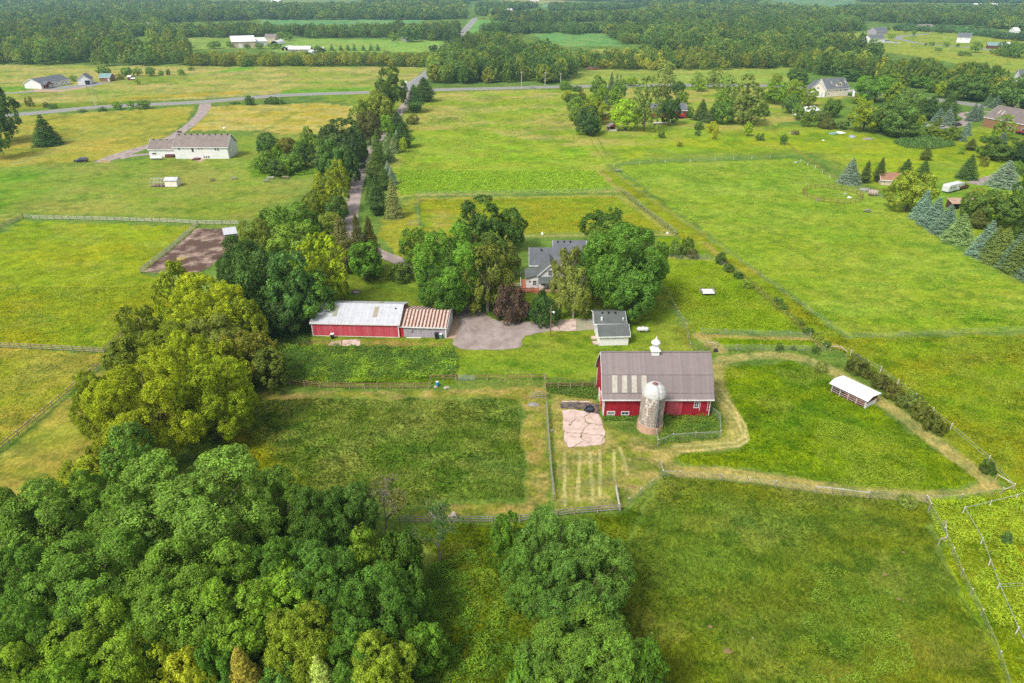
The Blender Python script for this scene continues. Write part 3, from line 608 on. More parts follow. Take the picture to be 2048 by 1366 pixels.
def trunk_mesh(kind, var):
    key = (kind, var)
    if key in TRK: return TRK[key]
    rg = random.Random(var*31 + len(kind)); mb = MB(); H = dict(broad=2.1, ash=2.0, poplar=3.3, shrub=1.15, birch=2.6, spruce=2.7, pine=2.5)[kind]
    if kind in ('spruce', 'pine'): mb.tube([(0,0,-0.05),(0,0,H*0.5),(0,0,H*0.94)], [0.06, 0.04, 0.01], 7)
    else:
        fk = H*0.42; mb.tube([(0,0,-0.05),(0.02,0.01,H*0.2),(0,0.02,fk)], [0.075, 0.058, 0.05], 8)
        for k in range(6):
            a = k*1.05 + rg.random()*0.6; r = 0.45 + rg.random()*0.25; z = H*(0.55 + 0.3*rg.random()); z0 = H*(0.2+0.04*k) if kind != 'shrub' else H*0.05
            mb.tube([(0,0,z0),(math.cos(a)*r*0.45, math.sin(a)*r*0.45, (z0+z)/2+0.03),(math.cos(a)*r, math.sin(a)*r, z)], [0.036,0.026,0.008], 5)
        mb.tube([(0,0.02,fk),(0.03,0,H*0.68),(0,0,H*0.88)], [0.05,0.03,0.008], 6)
    me = bpy.data.meshes.new('trunk'); me.from_pydata(mb.v, [], mb.f); me.materials.append(M['bark_pale' if kind == 'birch' else 'bark'])
    TRK[key] = me; return me
KINDN = {'M': ('broad','broadleaf_tree'), 'Y': ('ash','broadleaf_tree'), 'C': ('poplar','poplar_tree'), 'S': ('shrub','bush'),
         'F': ('birch','birch_tree'), 'B': ('spruce','blue_spruce'), 'D': ('spruce','spruce_tree'), 'P': ('pine','pine_tree')}
TCOL = {'M': (118,152,62), 'Y': (172,180,48), 'C': (128,152,92), 'S': (104,132,62), 'F': (150,150,86), 'B': (150,172,172), 'D': (96,120,78), 'P': (92,116,66)}
LEAFGAIN = np.array([1.85,1.8,0.98])
NTREE = [0]; TPOS = []
def pull(c):
    if c[2] > 0.85*c[1] and c[0] > c[1]: return c      # purple leaves stay purple
    return (min(max(c[0], 0.68*c[1]), 0.93*c[1]), c[1]*0.98, c[2])
def place_tree(code, x, y, h, r, label, color=None, lod=None, group=None, rz=None, parts=True, trunk=None, z=0.0):
    kind, nm = KINDN[code]; i = NTREE[0]; NTREE[0] += 1; rg = random.Random(i*17 + 5)
    d = math.hypot(y*cP + CAM_H*sP, x*0.0)
    if lod is None: lod = -1 if (FPX/d*r > 95) else 0 if (FPX/d*r > 52) else (1 if FPX/d*r > 9 else 2)
    me, H, V, c = template(kind, lod, rg.randrange(3)); boost = 1.10 if lod == -1 else 1.06
    cc = np.array(alb(pull(color or TCOL[code]) if code not in 'BD' else color or TCOL[code]))*LEAFGAIN*(np.array([0.74,0.80,1.1]) if code == 'B' else 1.0)*(np.array([0.68,0.80,0.72]) if code == 'Y' else (np.array([0.70,0.80,0.85]) if code == 'F' else 1.0)); v = 0.88 + 0.24*rg.random(); hu = 0.94 + 0.12*rg.random()
    cc = cc*boost; cc = (cc[0]*v*hu, cc[1]*v, cc[2]*v*(2-hu), 1)
    root = empty(nm, (x, y, z), rz if rz is not None else rg.random()*6.28, label, {'bush': 'bush', 'broadleaf_tree': 'tree', 'poplar_tree': 'tree', 'birch_tree': 'tree', 'blue_spruce': 'tree', 'spruce_tree': 'tree', 'pine_tree': 'tree'}[nm], group)
    s = (r*(0.94+0.12*rg.random()), r*(0.94+0.12*rg.random()), h/H)
    a = link('crown', me, root); a.scale = s; a.color = cc
    if lod < 2 or parts:
        b = link('trunk', trunk_mesh(kind, 0), root); k = min(r, h/H*1.1); b.scale = (k, k, h/H)
    TPOS.append((x, y, r)); return root
def T(code, px, yb, yt, wpx, label, color=None, **kw):
    """tree with its foot at photo pixel (px,yb), top at row yt, crown wpx wide"""
    g = G(px, yb); h = atY(px, yt, g[1] + 0.15*wpx/ppm(yb))[2]; r = wpx/ppm(yb)/2.0 * (1.14 if code in 'BD' else 1.0)
    return place_tree(code, g[0], g[1], max(h, 0.5), r*1.02, label, color, **kw)
def TT(code, px, yt, h, wpx, label, color=None, **kw):
    """tree whose foot is hidden: its crown shows at (px, yt..), height h"""
    g = G(px, yt, h*0.93); d = g[1]*cP + (CAM_H-h*0.7)*sP; r = wpx*d/FPX/2; 
    return place_tree(code, g[0], g[1]-r*0.55, h, r, label, color, **kw)
OL=(120,128,62); DK=(84,116,62); BR=(140,172,60); LG=(150,178,92); BW=(118,112,76); MG=(112,148,70)
TREES = [
 # left edge and front left
 ('M',2,285,172,82,'big dark oak cut by the left frame edge beside the highway',DK), ('Y',-8,318,222,58,'bright yellow-green tree in front of the oak at the left edge',BR),
 ('D',97,290,226,54,'lone dark spruce standing in the straw field left of the ranch',(70,104,62)),
 ('S',61,213,196,14,'thin grey shrub alone before the highway near the left frame',OL), ('S',92,215,206,10,'brownish small bush on the highway verge',BW), ('S',107,217,208,15,'dark round bush on the highway verge beside a brown one',DK),
 ('S',165,224,219,14,'low dark bush at the near side of the highway, nearest the frame',DK), ('S',205,222,215,14,'low bush at the foot of the leaning utility pole',DK),
 ('Y',236,219,204,18,'bright sapling on the near highway verge, first of three',BR), ('M',264,218,201,12,'narrow green sapling on the highway verge, middle of three',MG), ('M',288,218,201,22,'round green sapling on the highway verge, widest of three',MG),
 ('S',470,208,204,16,'low bush on the verge right of the driveway mouth',DK), ('S',500,210,193,18,'rounded dark tree on the highway verge right of the driveway',DK), ('S',545,208,195,26,'low wide bush on the highway verge',DK),
 ('S',562,208,198,18,'small bush at the end of the verge thicket',MG),
 ('M',209,151,134,25,'round tree behind the teal roofed cabin',MG), ('M',255,153,134,20,'round tree beyond the small coop left of the saplings',MG), ('Y',276,152,136,17,'yellowish tree beyond the small coop',BR), ('M',302,152,134,18,'round tree right of the yellowish one by the green strip',MG),
 ('S',323,151,142,9,'slim small bush in the row by the green strip',MG), ('S',337,150,140,8,'tiny dark bush in the row by the green strip',DK), ('S',363,150,139,12,'rounded small bush at the end of the row',MG), ('S',383,141,135,10,'small bush at the far right of the row',DK),
 ('S',148,163,152,14,'leafy bush between the white house and its garage',MG), ('S',241,159,149,14,'small grey-green tree beside the far coop',OL),('Y',276,170,157,12,'bright yellow bush near the far coop',(190,190,50)),
 # thicket right of the ranch
 ('M',538,312,266,44,'dark tree at the back left of the thicket by the ranch',DK), ('M',574,312,276,44,'dark olive tree in the middle of the thicket',OL), ('M',620,306,258,30,'upright fresh green tree sticking out of the thicket',MG),
 ('M',534,345,303,44,'green bushy tree at the front left of the thicket',MG), ('Y',559,330,291,24,'small bright tree inside the thicket',BR), ('M',585,345,305,46,'green tree at the front of the thicket',MG), ('M',612,335,288,40,'dark tree at the right of the thicket',DK), ('M',553,352,318,44,'low dark bush mass at the front of the thicket',DK), ('S',570,352,325,18,'bright low bush at the front of the thicket',BR), ('Y',604,320,281,30,'yellowish tree behind the dark one of the thicket',BR),
 # both sides of the drive
 ('M',783,226,142,62,'tall round dark tree beside the highway junction',(88,118,58)), ('Y',760,262,186,58,'sparse yellowish tree below the round junction tree',(165,172,84)), ('Y',727,270,205,48,'thin pale green tree left of the sparse yellowish one',(160,168,84)), ('M',741,290,222,46,'brownish dark tree left of the drive',BW),
 ('Y',775,275,232,30,'light green tree leaning over the drive',BR),
 ('P',849,203,153,52,'pine right of the highway junction, the rear one',(74,106,60)), ('P',830,225,168,44,'pine right of the highway junction, the front one',(74,106,60)), ('S',826,248,230,24,'grey-green round bush beside the dark oval in the meadow',OL),
 ('P',796,265,222,46,'dark pine at the top of the drive',(70,104,58)), ('P',808,295,240,46,'dark pine below the topmost drive pine',(70,104,58)),
 ('B',795,292,258,20,'pale blue spruce top beside the drive pines',(175,195,205)), ('D',778,300,262,28,'grey-green spruce left of the pale blue one',(120,140,120)), ('D',790,305,266,26,'grey-green slim spruce in the drive row',(120,140,120)), ('D',778,322,291,28,'grey-green spruce in the middle of the drive row',(120,142,122)), ('Y',807,305,277,16,'small yellow-green tree in the drive row',(175,180,60)),
 ('P',757,330,262,34,'olive pine overhanging the drive opposite the oaks',(92,118,62)), ('P',752,358,300,46,'olive pine beside the dark vehicle',(92,118,62)),
 ('B',776,350,320,18,'pale blue spruce leaning over the lower drive row',(172,190,200)), ('B',784,368,332,22,'narrow blue spruce below the leaning one',(150,170,168)),
 ('P',757,430,348,50,'big dark pine at the low end of the drive row',(72,98,60)), ('D',788,435,352,36,'tall grey-green spruce with brown lower branches',(134,146,118)), ('P',770,380,335,36,'pine behind the big dark pine',(80,108,62)), ('D',742,400,352,22,'slim green pine edge next to the gravel',(84,110,62)),
 ('M',690,322,242,80,'big dark spreading oak left of the drive',(80,106,66)), ('M',660,322,252,36,'dark oak crown at the left of the spreading oak',(86,110,66)), ('M',712,345,262,50,'dark oak hanging over the drive',(72,98,62)), ('M',672,370,282,66,'deep green tree below the spreading oak',(90,128,68)), ('M',700,372,300,44,'dark tree on the drive edge below the oaks',(76,110,62)),
 ('Y',648,302,277,18,'small pale yellow tree beside the oaks',(165,165,90)),
 ('Y',683,388,322,42,'yellow-green tree left of the gravel drive',(172,174,54)), ('Y',660,425,345,52,'yellow-green tree mass halfway down the drive',(165,170,50)), ('Y',672,430,372,56,'yellowish tree below the halfway mass',(160,164,48)), ('Y',634,448,386,48,'olive yellow tree on the lawn side of the drive row',(150,152,46)), ('M',676,450,395,44,'dark green tree tight on the drive',(84,118,62)), ('S',610,425,404,24,'low olive tree at the lawn corner',OL), ('M',660,465,425,50,'mixed bushy tree at the end of the drive row',(120,142,60)),
 # cedars and the grove behind the shed
 ('P',690,545,428,66,'grey-green cedar beside the utility pole',(112,120,90)), ('P',723,550,425,52,'brown-olive cedar, middle of three by the drive',(98,100,62)), ('P',746,545,430,48,'brown-olive cedar, right one by the drive',(92,94,56)),
 ('M',733,562,487,66,'round green tree in front of the utility pole',(100,146,54)), ('S',803,560,527,50,'round dark bush on the lawn by the drive bend',(90,118,54)),
 ('M',560,515,415,84,'broad green tree at the top of the grove',(110,150,64)), ('M',605,500,412,70,'green tree touching the cedars',(104,146,62)), ('M',526,540,438,64,'olive green tree by the small paddock shed',(120,142,62)), ('M',590,540,448,90,'light green tree over the middle of the grove',(126,160,72)), ('M',628,490,425,44,'dark tree wedged beside the cedar',(80,116,56)),
 ('M',500,612,478,104,'dark green tree over the dirt paddock corner',(66,104,56)), ('M',540,640,495,100,'deep green tree in the middle of the grove',(72,112,60)), ('M',595,655,512,90,'tall blue-green tree behind the red shed',(84,124,72)),
 ('Y',652,618,478,100,'bright yellow-green tree above the red shed',(176,186,40)), ('M',625,650,545,100,'green tree touching the red shed roof',(96,136,58)), ('M',575,668,590,80,'dark tree at the left end of the red shed',(66,102,58)), ('Y',672,600,540,60,'yellow-green bough tree nearest the lawn',(165,180,48)),
 # yellow-green grove at the left
 ('Y',372,660,532,90,'olive yellow tree at the corner of the dirt paddock',(170,172,40)), ('Y',440,690,545,140,'broad yellow tree at the top of the left grove',(182,186,40)), ('Y',500,700,600,90,'yellow-green tree right in the left grove',(160,168,44)), ('Y',300,720,615,80,'olive tree at the left edge of the grove',(138,142,40)), ('Y',350,745,640,120,'yellow olive tree in the middle of the grove',(150,156,40)), ('M',440,745,632,120,'grey-green tree in the middle of the left grove',(118,136,66)), ('M',505,770,660,100,'olive green tree on the right side of the grove',(124,134,52)), ('M',540,775,690,80,'dark olive tree at the right corner of the grove',(100,118,50)),
 ('Y',280,790,680,100,'olive tree low on the left edge of the grove',(146,150,42)), ('Y',410,800,665,110,'yellow tree in the heart of the grove',(178,182,38)), ('Y',330,905,705,210,'huge spreading yellow-green tree at the front of the grove',(176,182,36)), ('Y',440,880,715,150,'spreading yellow-green tree right of the huge one',(172,178,38)), ('Y',235,880,745,110,'yellow olive tree at the left front of the grove',(158,162,38)), ('Y',470,800,690,80,'yellow tree at the right of the grove',(172,176,40)),
 ('M',285,985,850,100,'small blue-green tree at the foot of the grove',(96,136,66)), ('Y',225,955,868,80,'yellow green tree low at the foot of the grove',(150,158,38)), ('Y',200,985,915,90,'bright low tree beside the foot of the grove',(170,178,46)), ('Y',262,1000,920,60,'bright bushy tree between the grove and the maples',(176,186,50)), ('Y',160,985,925,50,'small yellow green tree nearest the left field',(150,165,46)),
 ('S',497,700,650,60,'shaded bush left of the red shed',(72,100,50)), ('S',655,575,548,1,'x',None),
 # around the farmhouse
 ('M',905,618,455,124,'tall light green maple left of the farmhouse',(106,152,62)), ('M',838,538,455,58,'small green oak leaning over the drive',(104,142,54)), ('M',862,560,478,50,'olive oak joined to the leaning one',(108,132,50)), ('M',890,628,520,104,'green maple touching the rusty shed',(86,130,56)), ('M',925,560,460,60,'green tree at the right of the tall maple',(104,146,62)),
 ('M',960,508,403,86,'dark green round maple behind the farmhouse lawn',(58,108,50)), ('M',1022,500,418,58,'dark green narrow maple beside the round one',(60,110,52)), ('M',985,560,466,60,'mid green tree between the maples and the birches',(96,124,62)), ('S',1005,555,490,62,'olive round bush tree on the back lawn',(104,120,58)),
 ('F',975,625,482,84,'olive brown birch left of the purple tree',(140,140,66)), ('F',950,600,470,60,'brownish cedar birch behind the olive one',(110,108,62)), ('F',1000,615,520,46,'birch bough tree nearest the deck',(138,142,68)),
 ('S',1022,640,577,64,'purple leaved tree in front of the deck',(92,76,86)), ('S',1089,647,594,56,'dark green bush right of the deck steps',(66,104,58)), ('S',1084,612,580,18,'small dark shrub at the porch',(50,84,44)),
 ('F',1146,636,528,60,'feathery olive birch with a pale leaning trunk',(166,166,96)), ('F',1132,598,492,56,'olive birch over the farmhouse roof',(140,146,84)), ('F',1158,565,488,52,'olive birch wedged against the big maple',(120,130,66)),
 ('M',1240,622,447,150,'huge dark green maple right of the farmhouse',(82,132,58)), ('M',1206,490,417,80,'dark green maple behind the huge one',(62,114,50)), ('M',1195,600,500,90,'deep green maple at the left of the huge one',(72,124,56)), ('M',1262,640,520,90,'dark green maple low behind the garage',(76,126,58)), ('M',1215,530,452,90,'olive topped maple beside the huge one',(100,134,58)),('M',1290,590,480,70,'dark maple at the right side of the huge one',(84,122,52)),
 ('S',1373,510,474,22,'small bush in the pen corner by the diagonal fence',(96,128,56)), ('S',1350,512,482,30,'grey-green low bush in the pen corner',(110,140,80)), ('S',1385,516,498,22,'brownish low bush beside the wooden panel',BW),
 ('S',1440,527,506,20,'dark bush right of the wooden panel',DK), ('S',1456,543,528,20,'dark bush second down the pen edge',DK), ('S',1476,556,543,18,'dark bush third down the pen edge',DK), ('S',1495,575,560,22,'pale weedy bush down the pen edge',(130,160,70)),
 ('S',1555,607,595,16,'dark low bush beside the mown track',DK), ('S',1567,620,608,14,'small low bush beside the mown track',DK), ('S',1600,650,640,14,'small bush low on the mown track',(110,135,60)), ('S',1615,668,655,18,'dark bush at the end of the mown track',DK), ('S',1557,702,688,14,'small dark bush left on the double fence line',DK), ('S',1630,706,692,14,'small dark bush right on the double fence line',DK),
 ('S',1654,694,683,14,'small bush left of the white gate rails',DK), ('S',1586,700,692,10,'tiny bush on the double fence line',DK),
 ('S',1712,745,715,40,'dark olive hedge bush, topmost of the diagonal row',(96,108,56)), ('S',1734,756,740,20,'small olive hedge bush under the topmost',(96,108,56)), ('S',1762,775,752,36,'reddish olive hedge bush in the diagonal row',(112,106,60)), ('S',1786,795,770,34,'olive hedge bush in the middle of the diagonal row',(110,112,58)), ('S',1815,815,785,42,'grey-green hedge bush in the diagonal row',(106,126,72)), ('S',1842,838,808,40,'olive hedge bush low in the diagonal row',(104,116,58)), ('S',1864,862,830,38,'dark olive hedge bush, lowest of the diagonal row',(94,108,50)),
 ('S',1973,945,922,26,'dark lone bush near the corner of the paddock',(74,98,50)), ('S',1640,745,720,22,'grey weedy bush above the run-in shed',(130,145,90)), ('S',1812,1012,990,34,'grey-green weed clump on the lower fence',(122,146,84)), ('S',2010,1088,1066,18,'small grey-blue bush in the golden weeds',(90,126,84)),
 # red house hedge cluster
 ('M',1196,198,155,32,'green tree behind the red house hedge, leftmost',MG), ('Y',1205,210,170,26,'yellowish tree in front of the leftmost one',BR), ('D',1222,182,143,16,'dark slim spruce by the highway, left of three',(96,112,98)), ('D',1233,180,146,14,'grey slim spruce by the highway, middle of three',(104,116,108)), ('D',1240,182,148,14,'grey slim spruce by the highway, right of three',(104,116,108)), ('M',1237,200,160,26,'green tree below the three slim spruces',(110,142,76)),
 ('S',1130,180,163,22,'low green bush on the highway verge',MG), ('S',1152,182,172,20,'low dark bush on the highway verge',DK), ('S',1133,200,182,20,'yellowish shrub at the hedge end',(165,165,50)), ('M',1146,212,187,32,'dark green tree at the hedge top',DK), ('Y',1163,205,182,18,'brownish yellow shrub in the hedge',OL), ('M',1152,232,196,34,'green tree on the hedge left side',MG), ('Y',1190,248,200,54,'wide yellow-green tree in the hedge',(165,170,44)), ('Y',1186,210,188,28,'bright small tree in the hedge',BR), ('M',1162,252,215,40,'green tree low in the hedge',(100,130,66)),
 ('M',1175,268,217,44,'dark blue-green tree low in the hedge',(84,116,74)), ('M',1180,272,240,32,'dark rounded tree at the foot of the hedge',(72,104,60)), ('Y',1194,268,240,16,'small bright sapling beside the foot of the hedge',BR), ('B',1213,215,185,14,'blue spruce inside the red house garden',(110,130,128)), ('B',1200,210,190,12,'small blue spruce left of the other one',(110,130,122)), ('Y',1228,215,178,26,'light yellow-green tree behind the red shed',(140,168,64)),
 ('Y',1250,260,202,54,'bright lime tree between the two red sheds',(172,196,58)), ('C',1287,262,155,54,'tall grey-green tree left of the red house',(120,144,84)), ('C',1329,176,124,36,'tall pale tree at the highway behind the red house',(140,160,104)), ('M',1322,205,170,34,'dim green tree below the tall pale one',(108,126,66)), ('M',1355,190,162,26,'dark tree beside the pole',DK), ('Y',1363,208,183,24,'light tree behind the red house roof',(140,164,66)), ('M',1262,172,154,22,'yellowish tree on the far verge',BR),
 ('C',1393,180,144,20,'pointed green tree on the highway verge',(112,146,70)), ('M',1400,183,160,20,'green tree right below the pointed one',(124,160,64)), ('C',1427,177,137,30,'grey-green poplar by the highway',(124,152,96)), ('C',1450,210,150,34,'grey-green poplar, left in the windbreak',(120,148,88)), ('C',1485,248,152,56,'tallest wide poplar in the windbreak',(118,144,88)), ('C',1500,250,190,46,'poplar front right of the windbreak',(122,150,90)), ('Y',1442,225,182,26,'yellowish tree in the windbreak',BR), ('D',1402,240,196,36,'dark spruce left of the windbreak',(86,106,70)), ('D',1424,245,205,34,'dark spruce second left of the windbreak',(90,112,80)), ('M',1444,248,200,40,'green tree in front of the windbreak',(96,136,64)), ('D',1462,245,222,14,'small spruce at the windbreak foot',(100,130,80)), ('S',1526,232,210,24,'dark bush right of the windbreak',DK), ('S',1512,230,222,20,'low bush between the windbreak and the dark bush',OL),
 ('M',1337,250,196,40,'dark tree in front of the red house',(70,104,46)), ('S',1376,235,215,18,'dark bush at the right end of the red house',DK),
 ('S',1323,276,263,12,'tiny dark bush alone in the meadow',DK), ('S',1397,259,244,18,'dark round bush in the red house meadow',DK), ('S',1424,265,245,22,'yellow-green bush in the red house meadow',(165,170,40)), ('S',1395,271,261,11,'small dark bush below the round one',DK), ('S',1428,279,262,11,'yellowish slim bush in the meadow',(160,165,46)), ('Y',1495,272,246,18,'bright lime small tree in the meadow',(165,185,50)), ('S',1520,281,268,16,'dark bush right of the lime tree',DK), ('S',1359,293,285,10,'tiny low bush in the meadow',OL), ('S',1566,289,272,12,'dark bush near the meadow corner',DK), ('S',1590,269,261,14,'brown weedy bush in the meadow',BW), ('M',1564,283,271,12,'small round sapling at the meadow corner',MG),
 # cream house cluster
 ('Y',1548,207,166,48,'yellow-green tree left of the cream house',(140,170,62)), ('Y',1587,200,162,38,'yellow tree behind the first one',(150,172,56)), ('Y',1615,212,178,34,'yellow-green tree touching the cream house',(144,170,58)), ('M',1581,226,188,32,'blue-green tree below the yellow pair',(92,128,70)), ('Y',1534,200,185,26,'yellow bush at the windbreak side',(160,170,52)), ('M',1594,240,207,22,'narrow tree left of the white shelter',(110,148,60)), ('M',1615,254,216,28,'tree in front of the white shelter',(108,138,60)), ('S',1643,242,222,28,'grey bush right of the white shelter',(98,118,76)), ('M',1661,234,199,32,'round green tree on the slope',(98,130,56)), ('S',1683,215,204,10,'small bush on the slope',MG), ('S',1652,257,238,30,'brown-green bush low on the slope',(92,104,60)), ('S',1682,258,242,26,'grey-green bush next to the golden tree',(100,130,76)), ('M',1592,168,140,38,'dark round tree behind the cream house garden',(76,116,64)), ('Y',1552,172,148,22,'yellowish tree on the far verge by the field',(150,166,56)),
 ('Y',1726,263,207,62,'golden green tree with an open crown',(172,174,44)), ('M',1748,204,152,72,'round green tree right of the cream house',(104,148,60)), ('M',1700,162,140,44,'dark tree behind the cream house roof',(80,116,68)), ('Y',1720,212,194,16,'bright small tree by the yellow bush',(170,190,50)), ('Y',1712,207,190,18,'orange yellow bush beside the cream house',(200,180,70)), ('Y',1788,210,168,44,'yellowish tree right of the round green one',(150,170,60)), ('M',1775,180,150,40,'green tree behind the round one',(112,148,64)),
 ('M',1784,272,196,70,'dense grey-green tree mass before the pines',(94,128,76)), ('P',1800,274,222,74,'broad dark pine in the thicket',(84,112,72)), ('M',1815,235,180,60,'grey-green tree in the thicket',(100,134,80)), ('P',1765,262,215,40,'dark pine right of the golden tree',(76,106,68)), ('P',1856,240,190,50,'dark pine behind the blue spruces',(78,110,70)), ('P',1890,240,186,50,'dark pine right of the other one',(82,112,72)), ('Y',1832,262,230,30,'yellow topped tree in the thicket',(150,164,46)), ('S',1832,272,250,28,'green bush at the thicket end',(104,144,76)),
 ('M',1840,176,152,38,'round tree by the power poles',(96,138,56)), ('Y',1882,195,165,32,'yellow topped tree above the thicket',(165,170,50)), ('M',1866,185,160,30,'green tree right of the poles',(104,140,64)), ('M',1925,200,150,60,'dark green tree over the log house lawn',(84,120,66)), ('M',1950,200,165,60,'green tree over the log house lawn',(96,130,70)), ('M',2020,215,160,70,'grey-green tree behind the log house',(96,130,76)), ('M',2050,220,165,60,'tree cut by the right frame edge behind the log house',(90,124,72)), ('M',1990,190,150,50,'tree behind the three spruces',(110,140,80)),
 ('B',1875,246,214,26,'blue spruce left of the log house pair',(134,156,160)), ('B',1893,250,211,26,'blue spruce next to the dark pine',(134,156,160)), ('B',1943,242,205,24,'blue spruce left of the log house roof',(120,142,146)), ('B',1955,240,203,20,'blue spruce touching the log house roof',(124,146,150)), ('D',1975,212,186,18,'dark blue spruce, left of three behind the log house',(104,128,122)), ('B',1990,216,190,26,'blue spruce, middle of three behind the log house',(128,150,140)), ('B',2003,214,192,20,'blue spruce, right of three behind the log house',(136,156,148)), ('D',2000,232,205,34,'pale green spruce behind the roof',(110,136,92)), ('B',2028,232,206,22,'pale spruce near the right frame',(150,160,146)),
 ('B',1931,270,241,20,'blue spruce in front of the log house wall',(138,160,162)), ('B',1922,281,256,20,'blue spruce beside the log house drive',(136,158,160)), ('C',2000,280,231,34,'bright green column tree before the log house',(128,160,56)), ('B',2003,288,262,18,'dim blue spruce under the column tree',(120,134,138)), ('P',1874,255,230,22,'grey pine near the parked white cars',(104,122,86)),
 ('M',1900,280,254,30,'green bush below the log house drive',(104,134,66)), ('M',1865,272,252,36,'green bushes beyond the fern patch',(112,138,62)), ('P',1940,300,276,26,'small olive pine in front of the log house',(98,112,64)), ('S',1980,285,272,34,'low dark bush in front of the log house',DK), ('S',1922,308,298,10,'small round bush in the weeds',MG),
 ('P',1850,320,292,28,'dark olive pine in the yellow weeds',(94,110,56)), ('D',1932,357,306,40,'dark green spruce above the horse trailer',(84,112,74)), ('S',1967,333,315,14,'olive bush right of the dark spruce',OL),
 ('M',2000,320,278,60,'wide dark green bush mass below the log house',(84,116,58)), ('P',2040,325,268,50,'dark blue-green pine at the right frame',(66,96,72)), ('M',1975,318,290,40,'low dark bush left of the wide mass',(92,122,60)), ('S',2030,345,325,40,'low green shrubs at the right frame',(104,140,56)),
 # tan roof shed and horse trailer
 ('B',1697,366,313,44,'blue spruce left of the tan roofed shed',(140,160,164)), ('P',1728,366,320,26,'dark pine beside the lone blue spruce',(82,106,62)), ('P',1755,364,314,30,'dark pine left of the tan roof',(78,102,58)), ('P',1805,365,316,40,'dark green pine behind the tan roof',(80,110,62)), ('P',1842,360,319,34,'dark green pine right of the tan roof',(76,108,62)),
 ('M',1812,422,343,76,'round yellow-green tree beside the tan roofed shed',(128,148,56)), ('S',1950,402,377,34,'round yellowish shrub right of the horse trailer',(136,150,66)), ('B',2004,372,317,58,'huge blue spruce near the horse trailer',(142,160,158)), ('M',2060,410,330,60,'green tree at the right frame beyond the spruce',(84,118,62)),
 ('B',1841,438,376,40,'blue spruce, first of the diagonal row',(134,158,160)), ('B',1864,452,391,46,'blue spruce, second of the diagonal row',(132,156,156)), ('B',1887,466,405,50,'blue spruce, third of the diagonal row',(128,152,150)), ('D',1914,482,424,56,'wide green-blue spruce, fourth of the diagonal row',(124,152,130)), ('B',1964,512,436,54,'blue spruce after the gap in the row',(134,158,160)), ('D',1995,526,450,56,'olive green spruce in the lower row',(110,130,88)), ('D',2030,545,465,56,'dark green spruce near the right frame',(100,122,84)), ('B',2062,560,490,50,'spruce cut by the right frame edge',(120,140,130)),
 ('D',1978,520,448,44,'dark green spruce filling the gap of the lower row',(104,126,92)), ('B',2018,538,462,46,'blue-green spruce between the two lower ones',(120,142,130)), ('M',1935,445,385,44,'green tree between the lean-to and the spruces',(98,128,62)), ('M',2030,450,392,60,'green tree at the right frame above the lower row',(88,120,60)),
 ('M',1990,455,382,76,'wide green tree behind the spruce row',(92,124,64)), ('P',1955,456,410,44,'olive pine behind the spruce row',(96,112,66)), ('M',2045,500,440,50,'dark tree at the right frame behind the row',(76,104,56)),
]
